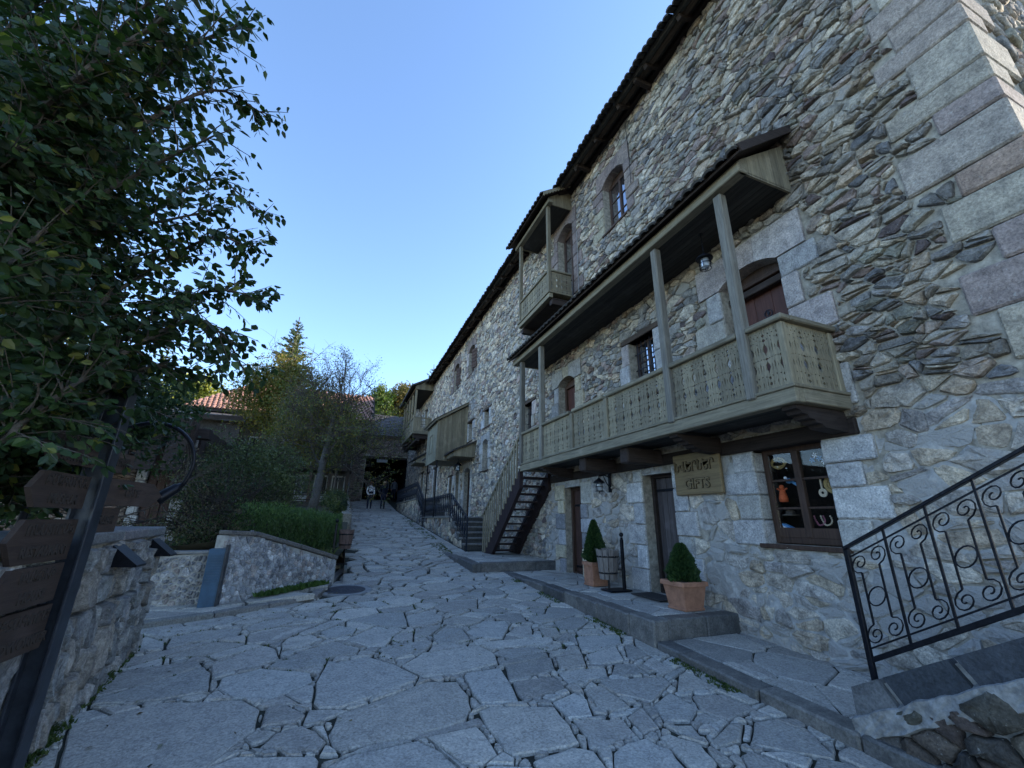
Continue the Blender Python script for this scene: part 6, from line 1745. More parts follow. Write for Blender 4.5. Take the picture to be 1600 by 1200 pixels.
# ================================================================== FAR BUILDINGS
# covered passage across the top of the lane
pa = thing('passage_building', (2.5, 34, 2.8), 'brown stone building with a dark covered passage closing the top of the lane', 'building')
PY = 34.0
GP = 2.75
m_ = MB()
m_.box((-.7, PY, 2), (1.42, PY+.5, 7.9)); m_.box((1.42, PY, 6.17), (4.5, PY+.5, 7.9)); m_.box((-.7, PY+.5, 2), (-.6, PY+8, 7.9)); m_.build('wall', 'mortar', pa)
PB = [(.17, .125, .11), (.14, .105, .10), (.20, .15, .13), (.12, .10, .10), (.22, .18, .16)]
P = cells(-.7, 4.5, 2.3, 7.85, lambda u, v: .14, 1.7, 95, [[(1.38, 0), (4.6, 0), (4.6, 6.2), (1.38, 6.2)]], .0)
lay_stones(pa, P, lambda u, v, d: (u, PY-d, v), 'stone', 'rubble_stone', lambda u, v, r: r.uniform(.02, .05), lambda u, v, r: r.uniform(0, .4), 36, 200, 1.0, pal=PB)
m_ = MB(); m_.box((1.2, PY-.06, 6.0), (4.5, PY+.2, 6.17), .01); m_.build('lintel', 'wood_dark_x', pa)
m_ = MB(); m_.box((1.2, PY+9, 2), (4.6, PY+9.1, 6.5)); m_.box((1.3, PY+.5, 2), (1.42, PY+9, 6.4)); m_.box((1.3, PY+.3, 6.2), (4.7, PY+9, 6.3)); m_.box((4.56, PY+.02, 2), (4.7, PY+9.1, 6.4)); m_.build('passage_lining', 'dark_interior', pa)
m_ = MB(); m_.box((2.2, PY-.12, 5.72), (3.0, PY-.08, 5.95), .01); m_.build('sign_board', 'grey_concrete', pa)
m_ = MB(); m_.add([(-.9, PY-.35, 7.75), (4.6, PY-.35, 7.75), (4.6, PY+3.2, 10.2), (-.9, PY+3.2, 10.2), (-.9, PY-.35, 7.65), (4.6, PY-.35, 7.65), (4.6, PY+3.2, 10.1), (-.9, PY+3.2, 10.1)], [(0, 1, 2, 3), (4, 7, 6, 5), (0, 4, 5, 1), (0, 3, 7, 4), (1, 5, 6, 2)])
rf = m_.build('roof', 'wood_dark_x', pa)
cnt = 0
for r in range(13):
    f = r/13; y = PY-.38+3.5*f; z_ = 7.74+2.42*f; t = MB()
    if r == 0: t.box((0, 0, 0), (.375, .34, .035)); rtm = t.mesh('roof_tile', 'tile_grey')
    for k in range(14): place('roof_tile', rtm, rf, (-.9+k*.39+(.05 if r % 2 else 0), y+RND.uniform(-.02, .02), z_+.03), rot=(.60-.10, 0, RND.uniform(-.02, .02)))
# garden wall and planter at the top left of the lane
th = thing('stone_wall', (.3, 26, 2), 'low garden wall along the upper left side of the lane', 'wall')
m_ = MB(); m_.add([(.42, 17, 1.1), (.42, 33.8, 2.6), (.42, 33.8, 3.35), (.42, 17, 1.75), (.1, 17, 1.1), (.1, 33.8, 2.6), (.1, 33.8, 3.35), (.1, 17, 1.75)], [(0, 3, 2, 1), (3, 7, 6, 2), (0, 4, 7, 3), (4, 5, 6, 7)]); m_.build('core', 'mortar', th)
m_ = MB(); rg = random.Random(3)
for q in cells(17, 33.8, 1.1, 3.3, lambda u, v: .14, 1.5, 96, inside=lambda u, v: gz(u)-.1 < v < 1.70+(u-17)*.094):
    q = inset(q, .008)
    if q: stone(m_, q, .03, lambda u, v, d: (.42+d, u, v), stone_col(rg, .2, .8), rg)
m_.build('stone', 'rubble_stone', th, smooth=True, kind='stuff')
# thin railing on it
th = thing('iron_railing', (.3, 30, 3), 'thin dark railing on the garden wall at the top left of the lane', 'railing')
m_ = MB(); m_.beam((.3, 25, 3.35), (.3, 33.6, 4.2), .04, .04); m_.build('handrail', 'iron_blue', th)
for i in range(22): y = 25.1+i*.4; z_ = 2.4+(y-25)*.099; m_ = MB(); m_.tube([(.3, y, z_), (.3, y, z_+.95)], .014, 4); m_.build('baluster', 'iron_blue', th)

# terraced house with the red tile roof
th = thing('tile_roofed_house', (-4, 27, 2.5), 'old house with a red tiled roof and timber veranda behind the trees', 'house')
HX0, HX1, HY = -7.6, .4, 26.0
m_ = MB(); m_.box((HX0, HY+1.6, 1), (HX1, HY+1.8, 7.1)); m_.box((HX1-.2, HY+1.8, 1), (HX1, HY+8, 7.1)); m_.build('wall', 'bark_grey', th)
m_ = MB(); m_.box((HX0, HY, 4.15), (HX1, HY+1.6, 4.35), .01); m_.build('veranda_floor', 'wood_dark_x', th)
for i in range(9):
    x = HX0+.2+i*.95
    m_ = MB(); m_.box((x-.07, HY+.02, 2.4), (x+.07, HY+.16, 4.15), .01); m_.build('post', 'wood_eave', th)
    m_ = MB(); m_.box((x-.06, HY+.02, 4.36), (x+.06, HY+.14, 6.7), .01); m_.build('post', 'wood_eave', th)
for i in range(8):
    x = HX0+.3+i*.95
    m_ = MB(); m_.box((x, HY+1.52, 2.5), (x+.75, HY+1.59, 4.0), .01); w_ = m_.build('window', 'white_paint', th)
    for k in range(2): m_ = MB(); m_.box((x+.07+k*.33, HY+1.50, 2.9), (x+.35+k*.33, HY+1.518, 3.9)); m_.build('pane', 'glass_dark', w_)
    m_ = MB(); m_.box((x+.1, HY+1.52, 4.6), (x+.65, HY+1.59, 6.0), .01); w_ = m_.build('window', 'white_paint', th); m_ = MB(); m_.box((x+.17, HY+1.50, 4.7), (x+.58, HY+1.518, 5.9)); m_.build('pane', 'glass_dark', w_)
for zz in (2.5, 2.75, 3.0, 5.0, 5.25):
    m_ = MB(); m_.box((HX0, HY, zz), (HX1, HY+.05, zz+.06)); m_.build('rail', 'wood_dark_x', th)
for i in range(60): x = HX0+.1+i*.133; m_ = MB(); m_.box((x, HY+.01, 4.36), (x+.05, HY+.04, 5.2)); m_.build('baluster', 'wood_dark', th)
ez, rz = 6.95, 9.55; ey, ry = HY-.7, HY+3.3
m_ = MB(); m_.add([(HX0-.5, ey, ez), (1.3, ey, ez), (1.3, ry, rz), (HX0+1.6, ry, rz), (HX0-.5, ey, ez-.14), (1.3, ey, ez-.14), (1.3, ry, rz-.14), (HX0+1.6, ry, rz-.14), (HX0-.5, ry+3, ez), (1.3, ry+4, ez)], [(0, 1, 2, 3), (4, 7, 6, 5), (0, 4, 5, 1), (1, 5, 6, 2), (0, 3, 8), (3, 2, 9, 8)])
rf = m_.build('roof', 'wood_dark_x', th)
# barrel tiles: 300 nearest the ridge line and eave as single pieces, the rest joined
t = MB(); vs = []; q = 5
for k in range(2):
    for j in range(q): a = pi*j/(q-1); vs.append((-cos(a)*.10*(1-.15*k), k*.42, .02+sin(a)*.075*(1-.15*k)))
t.add(vs, [(j, j+1, q+j+1, q+j) for j in range(q-1)] + [(0, 1, 2, 3, 4)]); rtm = t.mesh('roof_tile', 'tile_red')
sl = math.atan2(rz-ez, ry-ey); rows = 13; rest = MB(); cnt = 0
for r in range(rows):
    f = r/rows; y = ey-.03+(ry-ey)*f; z_ = ez+(rz-ez)*f; x0 = HX0-.5+(2.1)*f; n_ = int((1.3-x0)/.235)
    for k in range(n_):
        x = x0+.12+k*.235
        if cnt < 300 and x < -2.9: place('roof_tile', rtm, rf, (x, y, z_), rot=(sl, RND.uniform(-.04, .04), RND.uniform(-.04, .04))); cnt += 1
        else:
            cs, sn = cos(sl), sin(sl); rest.add([(x+a, y+b_*cs-c_*sn, z_+b_*sn+c_*cs) for a, b_, c_ in vs], [(j, j+1, q+j+1, q+j) for j in range(q-1)])
rest.build('roof_tile', 'tile_red', rf, kind='stuff')
# the darker lean-to roof in front of it
m_ = MB(); m_.add([(HX0-1.5, ey-1.6, 6.3), (-4.9, ey-1.6, 6.2), (-4.9, ey+1, 7.0), (HX0-1.5, ey+1, 7.1), (HX0-1.5, ey-1.6, 6.15), (-4.9, ey-1.6, 6.05)], [(0, 1, 2, 3), (0, 4, 5, 1)]); m_.build('lean_to_roof', 'tile_grey', th)
m_ = MB(); m_.box((HX0-1.2, ey-1.2, 1), (-5.2, ey-1, 6.1)); m_.build('lean_to_wall', 'bark', th)

# dark timber house at the left, seen through the leaves
lh = thing('timber_house', (-4, 9.5, .5), 'dark timber and thin stone house standing left behind the low wall', 'house')
LY = 10.0
m_ = MB(); m_.box((-9, LY, 0), (-2.74, LY+.3, 3.25)); m_.box((-2.95, LY+.3, 0), (-2.74, LY+2.5, 3.3)); m_.build('wall', 'wood_dark_x', lh)
P = cells(-6.5, -3.62, .3, 3.4, lambda u, v: .04, 4.2, 97, sizes=(.8, 1.3)); BR = [(.20, .14, .11), (.26, .20, .16), (.15, .11, .09), (.30, .25, .21)]
lay_stones(lh, P, lambda u, v, d: (u, LY-d, v), 'stone', 'rubble_stone', lambda u, v, r: r.uniform(.02, .05), lambda u, v, r: 0.0, 37, 250, 1.0, pal=BR, gapf=lambda u, v: .004)
rg = random.Random(5)
for xx in (-3.60, -2.98):
    z_ = .2
    while z_ < 2.9:
        hh = rg.uniform(.14, .26); m_ = MB(); c_ = rg.uniform(.36, .5); m_.box((xx, LY-.07, z_+.004), (xx+.17+rg.uniform(-.02, .03), LY+.05, z_+hh-.004), .012, (c_, c_*.97, c_*.93, .2)); m_.build('jamb_stone', 'dressed', lh); z_ += hh
m_ = MB(); m_.box((-3.40, LY-.02, .2), (-2.99, LY-.003, 2.9)); dr = m_.build('door', 'door_brown', lh)
for k in range(3): m_ = MB(); m_.box((-3.39+k*.135, LY-.045, .22), (-3.265+k*.135, LY-.021, 2.85), .005); m_.build('plank', 'door_brown', dr)
m_ = MB(); m_.box((-9, LY-.5, 3.0), (-2.5, LY-.3, 3.2), .01); m_.build('beam', 'wood_dark_x', lh)
m_ = MB(); m_.box((-2.86, LY-.6, 1.9), (-2.70, LY-.45, 3.3), .01); m_.build('post', 'wood_dark', lh)
for k in range(10): m_ = MB(); m_.box((-6.6+k*.4, LY-.9, 2.35), (-6.3+k*.4, LY-.86, 3.3), .005); m_.build('board', 'wood_dark', lh)
m_ = MB(); m_.add([(-9, LY-.9, 3.35), (-2.75, LY-.9, 3.40), (-2.75, LY+3, 4.2), (-9, LY+3, 4.2), (-9, LY-.9, 3.25), (-2.75, LY-.9, 3.30), (-2.75, LY+3, 4.1), (-9, LY+3, 4.1)], [(0, 1, 2, 3), (4, 7, 6, 5), (0, 4, 5, 1), (1, 5, 6, 2)]); m_.build('roof', 'wood_eave', lh)

# ================================================================== VEGETATION
def leaf_quad(t, p, d, side, L, w_, col, fold=.25):
    nrm = d.cross(side).normalized()
    a = p+d*L*.30+side*w_*.5+nrm*w_*fold*.4; b_ = p+d*L*.70+side*w_*.36+nrm*w_*fold*.3; tp = p+d*L
    a2 = p+d*L*.30-side*w_*.5+nrm*w_*fold*.4; b2 = p+d*L*.70-side*w_*.36+nrm*w_*fold*.3
    t.add([tuple(p), tuple(a), tuple(b_), tuple(tp), tuple(b2), tuple(a2)], [(0, 1, 2, 3), (0, 3, 4, 5)], col)

def rvec(rg): 
    a = rg.uniform(0, 2*pi); z_ = rg.uniform(-1, 1); r = math.sqrt(1-z_*z_); return Vector((r*cos(a), r*sin(a), z_))

# --- the big leafy tree overhanging the left
tree = thing('broadleaf_tree', (-3.1, 3.2, .8), 'dark leafy tree spreading over the wall and signpost at the left', 'tree')
rg = random.Random(101)
m_ = MB(); m_.tube([(-3.1, 3.2, .5), (-3.0, 3.15, 1.6), (-2.85, 3.1, 2.7), (-2.8, 3.2, 3.8), (-2.6, 3.2, 4.8)], [.16, .14, .12, .09, .05], 9); m_.build('trunk', 'bark', tree, smooth=True)
bt_ = MB(); twigs = []
for B_ in BOUGHS[:17]+BOUGHS[18:25]:
    pts = smooth_path([Vector(p) for p in B_], 5); n_ = len(pts)
    root = Vector((-2.9, 3.2, min(4.6, max(1.4, B_[0][2]-.5))))
    full = smooth_path([root, root.lerp(Vector(B_[0]), .55)+Vector((0, 0, .1))] + [Vector(p) for p in B_], 4)
    bt_.tube(full, [.022*(1-i/len(full))**.8+.0025 for i in range(len(full))], 5)
    for i, p in enumerate(pts):
        f = i/(n_-1); d0 = (pts[min(i+1, n_-1)]-pts[max(i-1, 0)]).normalized()
        for _ in range(6 if f < .5 else (3 if f < .8 else 2)):
            d = (d0*.7+rvec(rg)*.75+Vector((0, 0, .12))).normalized(); L = rg.uniform(.16, .55)*(1-.55*f)
            twigs.append((p, d, L))
    twigs.append((pts[-1]-d0*.02, d0, .16))
leaves = []
LP = [(.022, .044, .016), (.028, .055, .018), (.018, .036, .017), (.036, .064, .018), (.022, .042, .022)]
for (p, d, L) in twigs:
    n_ = max(3, int(L/.028)); q = p.copy(); pts = [q.copy()]
    for i in range(n_):
        d = (d+Vector((0, 0, -.035))+rvec(rg)*.06).normalized(); q = q+d*(L/n_); pts.append(q.copy())
        sd = d.cross(Vector((0, 0, 1))); sd = sd.normalized() if sd.length > .01 else Vector((1, 0, 0))
        sg_ = 1 if i % 2 else -1
        for _ in range(1 if rg.random() < .75 else 2):
            ld = (d*.45+sd*sg_*.75+Vector((0, 0, -.55))+rvec(rg)*.45).normalized()
            ls = ld.cross(rvec(rg)); 
            if ls.length < .05: continue
            ls.normalize(); s = rg.uniform(.040, .070); g = rg.uniform(.75, 1.3); c_ = rg.choice(LP)
            if rg.random() < .05: c_ = (.12, .13, .03)
            leaves.append((q+ld*.012, ld, ls, s, s*rg.uniform(.52, .68), (c_[0]*g, c_[1]*g, c_[2]*g, 1)))
    bt_.tube(pts, [.0035*(1-i/len(pts))+.0009 for i in range(len(pts))], 3, caps=False)
# an inner mass of leaves nearer the trunk, so the left edge is dense
for _ in range(15000):
    u = rg.random(); c_ = Vector((-2.75+.35*rg.gauss(0, 1), 3.7+.75*rg.gauss(0, 1), rg.uniform(1.55, 5.2)))
    if c_.x/max(.1, c_.y) > -.36+.05*rg.gauss(0, 1) or c_.y < 1.5: continue
    ld = (rvec(rg)+Vector((0, 0, -.5))).normalized(); ls = ld.cross(rvec(rg)); ls.normalize(); s = rg.uniform(.04, .07); g = rg.uniform(.7, 1.2); k = rg.choice(LP)
    leaves.append((c_, ld, ls, s, s*.6, (k[0]*g, k[1]*g, k[2]*g, 1)))
bt_.build('branches', 'bark', tree)
def lvis(e):
    v = e[0]-CAMP; return e[3]/v.length if vis_ok(e[0]) else 0
leaves.sort(key=lambda e: -lvis(e))
for e in leaves[:300]:
    m_ = MB(); leaf_quad(m_, *e); m_.build('leaf', 'leaf', tree)
m_ = MB()
for e in leaves[300:]: leaf_quad(m_, *e)
m_.build('crown', 'leaf', tree, kind='stuff')

def foliage(name, parent, blobs, n_, size, pal, seed, mat='leaf_fine', dens=.5, up_=.2, clump=.22, kind='stuff', aspect=.55):
    """leaf sized faces in clumps spread through ellipsoids: blobs = (centre, radii)"""
    rg = random.Random(seed); t = MB(); vol = [b_[1][0]*b_[1][1]*b_[1][2] for b_ in blobs]; tot = sum(vol)
    for (c, r), v_ in zip(blobs, vol):
        k = int(n_*v_/tot); nc = max(6, k//28)
        for _ in range(nc):
            u = rvec(rg)*(rg.random()**dens); cc = Vector((c[0]+u.x*r[0], c[1]+u.y*r[1], c[2]+u.z*r[2])); g0 = rg.uniform(.7, 1.35); k0 = rg.choice(pal); cr = clump*(r[0]*r[1]*r[2])**(1/3)*rg.uniform(.6, 1.3)
            for _ in range(k//nc):
                p = cc+Vector((rg.gauss(0, .5), rg.gauss(0, .5), rg.gauss(0, .4)))*cr
                d = (rvec(rg)+Vector((0, 0, up_))).normalized(); s = d.cross(rvec(rg)); 
                if s.length < .05: continue
                s.normalize(); L = size*rg.uniform(.6, 1.4); g = g0*rg.uniform(.8, 1.2); w_ = L*aspect
                t.add([tuple(p-s*w_*.5), tuple(p+d*L*.5-s*w_*.0+s*w_*.5), tuple(p+d*L), tuple(p+d*L*.45-s*w_*.6)], [(0, 1, 2, 3)], (k0[0]*g, k0[1]*g, k0[2]*g, 1))
    return t.build(name, mat, parent, kind=kind)

def branchy(parent, base, top, r0, levels, seed, mat='bark', spread=.7, n0=9, L0=.42, gnarl=.25, zmin=.35, fork=.35):
    """trunk plus forking limbs; returns limb tips"""
    rg = random.Random(seed); base, top = Vector(base), Vector(top); H_ = (top-base).length
    tr = MB(); P_ = [base.lerp(top, i/6)+Vector((rg.uniform(-.03, .03), rg.uniform(-.03, .03), 0))*H_*.3 for i in range(7)]; P_[0] = base
    tr.tube(P_, [r0*(1-.75*i/6) for i in range(7)], 8); tr.build('trunk', mat, parent, smooth=True)
    mat = 'bark' if mat == 'bark_grey' else mat
    lb = MB(); tips = []
    def grow(p, d, L, r, lev):
        n_ = 5; pts = [p]; q = p
        for i in range(n_):
            d = (d+rvec(rg)*gnarl+Vector((0, 0, .06))).normalized(); q = q+d*L/n_; pts.append(q)
            if lev > 0 and i >= 1:
                for _ in range(2 if rg.random() < fork else 1):
                    grow(q, (d*.6+rvec(rg)*spread).normalized(), L*rg.uniform(.5, .75), r*.5, lev-1)
        lb.tube(pts, [r*(1-.6*i/n_) for i in range(n_+1)], 4 if lev > 0 else 3, caps=False)
        if lev <= 1: tips.append((q, d))
    for k in range(n0):
        f = zmin+(1-zmin)*k/(n0-1); p = base.lerp(top, f); a = k*2.4+rg.uniform(-.3, .3)
        d = Vector((cos(a), sin(a), .35+.6*f)).normalized(); grow(p, d, H_*L0*(1.1-.55*f), r0*.42*(1.1-f*.6), levels)
    lb.build('branches', mat, parent)
    return tips

YG = [(.13, .13, .025), (.16, .14, .03), (.09, .11, .025), (.18, .13, .03)]
OL = [(.075, .10, .045), (.095, .115, .045), (.06, .08, .04), (.11, .125, .05)]
DG = [(.03, .055, .022), (.04, .07, .025), (.025, .045, .02)]
BRN = [(.095, .078, .055), (.115, .092, .065), (.08, .07, .045), (.08, .09, .045)]
# bare autumn tree leaning by the lane
bt1 = thing('bare_tree', (-.80, 15, 2.0), 'nearly bare autumn tree with a pale leaning trunk behind the hedge', 'tree')
tips = branchy(bt1, (-.82, 15, 1.6), (-.5, 15, 5.3), .15, 3, 7, 'bark_grey', .8, 11, .50, .22, .36, .6)
rg = random.Random(31); t = MB()
for p, d in tips:
    dens = 4 if p.z > 5.2 else 16
    for _ in range(rg.randrange(0, dens)):
        q = p+rvec(rg)*.1; dd_ = rvec(rg); s = dd_.cross(rvec(rg)).normalized(); L = rg.uniform(.04, .07); c_ = rg.choice(YG+OL)
        t.add([tuple(q), tuple(q+dd_*L*.5+s*L*.3), tuple(q+dd_*L), tuple(q+dd_*L*.5-s*L*.3)], [(0, 1, 2, 3)], (*c_, 1))
t.build('crown', 'leaf_fine', bt1, kind='stuff')
foliage('leaves', bt1, [((-1.2, 15, 4.3), (1.1, .8, .6)), ((.1, 15, 4.2), (1.0, .8, .6)), ((-.6, 15, 5.0), (1.1, .8, .6)), ((-1.9, 15, 4.7), (.7, .7, .5))], 5200, .055, YG+BRN, 32, clump=.4)
# yellow-green tree behind it
yt = thing('yellowing_tree', (-2.6, 18.5, 2.2), 'yellow green autumn tree standing in front of the red tiled roof', 'tree')
tips = branchy(yt, (-2.5, 18.5, 2.0), (-2.4, 18.5, 7.4), .12, 2, 9, 'bark', .7, 9, .40, .2, .35)
foliage('crown', yt, [((-2.7, 18.5, 7.2), (1.2, .9, 1.0)), ((-3.6, 18.3, 6.6), (1.0, .8, .8)), ((-2.0, 18.2, 6.2), (1.4, 1.0, 1.0)), ((-3.3, 18.5, 5.8), (1.3, 1.0, 1.0)), ((-1.0, 17.6, 5.3), (1.5, .9, .9)), ((-1.6, 17.6, 4.4), (1.5, .9, .8))], 30000, .085, YG, 41, clump=.35)
t2_ = thing('yellowing_tree', (.1, 24.0, 2.2), 'small yellow leaved tree left of the covered passage', 'tree')
branchy(t2_, (-.4, 24, 2.0), (-.4, 24, 5.8), .09, 2, 10, 'bark', .7, 8, .35, .2, .35)
foliage('crown', t2_, [((-.4, 24, 5.6), (.9, .9, 1.0)), ((-1.1, 24, 5.0), (.9, .9, 1.0))], 9000, .10, YG+OL, 42, clump=.35)
# olive coloured twiggy bushes
def bush(loc, label, blobs, n_, pal, seed, stems=26, size=.05, twig_mat='twig', nm='bush'):
    b_ = thing(nm, loc, label, 'bush'); rg = random.Random(seed); t = MB()
    for _ in range(stems):
        c, r = rg.choice(blobs); u = rvec(rg); tip = Vector((c[0]+u.x*r[0], c[1]+u.y*r[1], c[2]+abs(u.z)*r[2])); bs = Vector(loc)+Vector((rg.uniform(-.25, .25), rg.uniform(-.2, .2), 0))
        mid = bs.lerp(tip, .5)+Vector((0, 0, .25))+rvec(rg)*.08; P_ = smooth_path([bs, mid, tip], 4); t.tube(P_, [.014*(1-i/len(P_))+.002 for i in range(len(P_))], 4)
        for _ in range(7):
            q = P_[rg.randrange(3, len(P_))]; e = q+(rvec(rg)+Vector((0, 0, .3)))*rg.uniform(.15, .4); t.tube([q, q.lerp(e, .5)+rvec(rg)*.02, e], [.004, .003, .0012], 3, caps=False)
    t.build('stems', twig_mat, b_)
    foliage('leaves', b_, blobs, n_, size, pal, seed+1, clump=.3, dens=.6)
    return b_
bush((-1.9, 10.6, 1.1), 'loose grey green bush above the rubble wall', [((-2.0, 10.6, 2.3), (.9, .8, .9)), ((-1.35, 10.8, 2.4), (.7, .7, .7)), ((-2.7, 10.8, 2.6), (.8, .7, .6))], 15000, OL, 51, 40)
bush((-1.9, 12.4, 1.3), 'grey green twiggy bush behind the clipped hedge', [((-2.1, 12.4, 2.6), (.9, .8, .9)), ((-1.9, 12.8, 3.1), (.8, .8, .5)), ((-1.4, 12.6, 2.2), (.4, .6, .45))], 13000, OL+BRN, 52, 44)
bush((-1.9, 8.6, 1.1), 'brown weeping bush hanging over the rubble wall', [((-2.3, 7.75, 1.3), (.95, .35, .38)), ((-1.7, 8.0, 1.5), (.5, .35, .35)), ((-1.95, 8.7, 1.6), (.75, .6, .7)), ((-2.3, 8.9, 2.2), (.6, .5, .55)), ((-1.5, 9.3, 1.9), (.5, .5, .5))], 18000, BRN+DG, 53, 60, .035)
bush((.0, 20.5, 1.8), 'green bush beside the upper left edge of the lane', [((-.25, 20.5, 2.3), (.5, 1.3, .5)), ((.0, 18.5, 2.0), (.35, .8, .35))], 6000, DG+OL, 54, 14, .07)
bush((-3.1, 14, 1.5), 'tall dull green bush in front of the tile roofed house', [((-3.2, 14.5, 3.0), (1.3, 1.0, 1.0)), ((-4.4, 15, 3.0), (1.2, 1.0, 1.0))], 11000, OL+DG, 55, 30, .07)
# clipped hedge
hd = thing('hedge', (-.6, 9.2, 1.1), 'dense green hedge on top of the whitish rubble wall', 'hedge')
rg = random.Random(61); t = MB()
HP = [(-1.15, 8.15), (-.42, 8.75), (-.12, 9.7), (-.02, 12.2)]
def hp(s):
    n_ = len(HP)-1; k = min(int(s*n_), n_-1); f = s*n_-k; return Vector((HP[k][0]+(HP[k+1][0]-HP[k][0])*f, HP[k][1]+(HP[k+1][1]-HP[k][1])*f, 0))
for _ in range(26000):
    s = rg.random(); c = hp(s); u = rvec(rg); zb = 1.22-.25*min(1, s*1.6); h_ = .60+.06*noise.noise((s*9, 0, 0))+.12*s
    ex = rg.random()**.35
    px = max(-1, min(1, u.x*1.5)); py = max(-1, min(1, u.y*1.5)); pz = max(-1, min(1, u.z*1.4))
    p = c+Vector((px*.30*ex-.15, py*.42*ex+.1, zb+h_*.5+pz*h_*.5*ex+noise.noise((s*14, px*2, 2))*.05))
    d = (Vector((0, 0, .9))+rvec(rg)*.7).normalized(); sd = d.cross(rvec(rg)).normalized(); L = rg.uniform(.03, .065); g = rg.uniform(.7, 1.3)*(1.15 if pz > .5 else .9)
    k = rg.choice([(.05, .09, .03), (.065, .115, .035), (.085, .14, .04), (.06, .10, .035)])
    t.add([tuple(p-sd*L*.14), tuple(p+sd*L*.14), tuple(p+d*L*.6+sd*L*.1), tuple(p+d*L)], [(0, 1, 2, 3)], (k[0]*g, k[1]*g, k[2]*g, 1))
t.build('leaves', 'leaf_fine', hd, kind='stuff')
t = MB()
for i in range(14): p = hp(i/13); t.tube([(p.x-.1, p.y, .9), (p.x-.1, p.y, 1.5)], .012, 5)
t.build('stems', 'bark', hd)
# yellow-green grass-like plant by the bin
pl = thing('grassy_plant', (-.1, 9.0, .95), 'yellowish arching grassy plant between hedge and bin', 'plant'); t = MB()
for _ in range(110):
    a = rg.uniform(0, 2*pi); L = rg.uniform(.15, .34); b0 = Vector((-.12+rg.uniform(-.14, .12), 8.85+rg.uniform(-.2, .35), .90)); d = Vector((cos(a), sin(a), 0)); sd = Vector((-sin(a), cos(a), 0))*.006
    P_ = [b0+d*L*.5*f+Vector((0, 0, L*(f*1.4-f*f*.9))) for f in (0, .35, .7, 1)]; g = rg.uniform(.8, 1.3)
    for i in range(3): t.add([tuple(P_[i]-sd), tuple(P_[i]+sd), tuple(P_[i+1]+sd*.7), tuple(P_[i+1]-sd*.7)], [(0, 1, 2, 3)], (.13*g, .15*g, .04*g, 1))
t.build('blades', 'leaf_fine', pl, kind='stuff')

# conifers
def spruce(loc, h, r, label, seed, pal, n_=26, lean=0):
    s_ = thing('spruce_tree', loc, label, 'tree'); rg = random.Random(seed); x, y, z_ = loc
    t = MB(); t.tube([(x, y, z_), (x, y, z_+h)], [h*.016, h*.002], 7); t.build('trunk', 'bark', s_)
    t = MB(); br = MB()
    for i in range(n_):
        f = i/n_; zz = z_+h*(.12+.86*f); R0 = r*(1-f)**.8+.12; nb = int(9-4*f)
        for k in range(nb):
            a = k*2*pi/nb+i*1.3+rg.uniform(-.3, .3); L = R0*rg.uniform(.6, 1.15); d = Vector((cos(a), sin(a), rg.uniform(.0, .25)+.35*f)); tip = Vector((x, y, zz))+d*L+Vector((0, 0, -.15*L*(1-f)))
            p0 = Vector((x, y, zz)); br.tube([p0, p0.lerp(tip, .5)+Vector((0, 0, .05*L)), tip], [.02, .012, .004], 3, caps=False)
            m = max(5, int(L/.09)); c_ = rg.choice(pal)
            for q in range(m*2):
                g = (q/2+.5)/m; p = p0.lerp(tip, g)+Vector((0, 0, .05*L*sin(g*pi))); sg_ = 1 if q % 2 else -1
                sd = Vector((-sin(a), cos(a), 0))*sg_; ln = min(.42, L*.35)*(1-.5*g)*rg.uniform(.6, 1.2)
                e = p+(sd*.8+d.normalized()*.6+Vector((0, 0, rg.uniform(-.5, .15)))).normalized()*ln; w_ = Vector((0, 0, .06))+rvec(rg)*.05; s = rg.uniform(.75, 1.3)
                t.add([tuple(p-w_), tuple(p+w_), tuple(e+w_*.3), tuple(e-w_*.3)], [(0, 1, 2, 3)], (c_[0]*s, c_[1]*s, c_[2]*s, 1))
    br.build('branches', 'bark', s_); t.build('crown', 'leaf_fine', s_, kind='stuff')
    return s_
SPG = [(.05, .075, .035), (.065, .085, .035), (.04, .06, .03), (.09, .10, .04)]
spruce((-5.0, 35, 3.0), 14.2, 3.2, 'tall pointed spruce rising behind the red tiled roof', 71, SPG+[(.12, .12, .045)], 44)
spruce((-9.0, 44, 4.0), 11.2, 2.4, 'small pale spruce top showing above the red roof ridge', 72, [(.13, .12, .05), (.08, .10, .045)], 22)
spruce((-15.5, 42, 4.0), 12.5, 2.6, 'spruce half hidden by the leafy branches at the left', 73, SPG, 24)
spruce((8.2, 46, 5.0), 13.9, 3.4, 'grey green conifer tip peeking above the far eave', 74, [(.10, .12, .10), (.08, .10, .08)], 24)
def far_tree(loc, label, blobs, n_, pal, seed, size=.22):
    b_ = thing('autumn_tree', loc, label, 'tree'); t = MB(); rg = random.Random(seed); x, y, z_ = loc
    t.tube([(x, y, z_), (x+.2, y, z_+4), (blobs[0][0][0], y, blobs[0][0][2])], [.3, .22, .1], 7); t.build('trunk', 'bark', b_)
    t = MB()
    for c, r in blobs:
        for _ in range(5): u = rvec(rg); t.tube([(x+.2, y, z_+4), ((x+c[0])/2, c[1], c[2]-.5), (c[0]+u.x*r[0], c[1]+u.y*r[1], c[2]+abs(u.z)*r[2])], [.12, .07, .02], 4, caps=False)
    t.build('branches', 'bark', b_)
    foliage('crown', b_, blobs, n_, size, pal, seed+1, clump=.32, dens=.45)
far_tree((2.4, 44, 4), 'green tree with a sunlit yellow top behind the passage roof', [((2.6, 44, 13.6), (1.3, 1.2, 1.3)), ((2.4, 44, 12.2), (1.9, 1.5, 1.4)), ((3.3, 44, 10.6), (1.8, 1.5, 1.2))], 12000, [(.10, .14, .03), (.06, .10, .03), (.13, .15, .03)], 81)
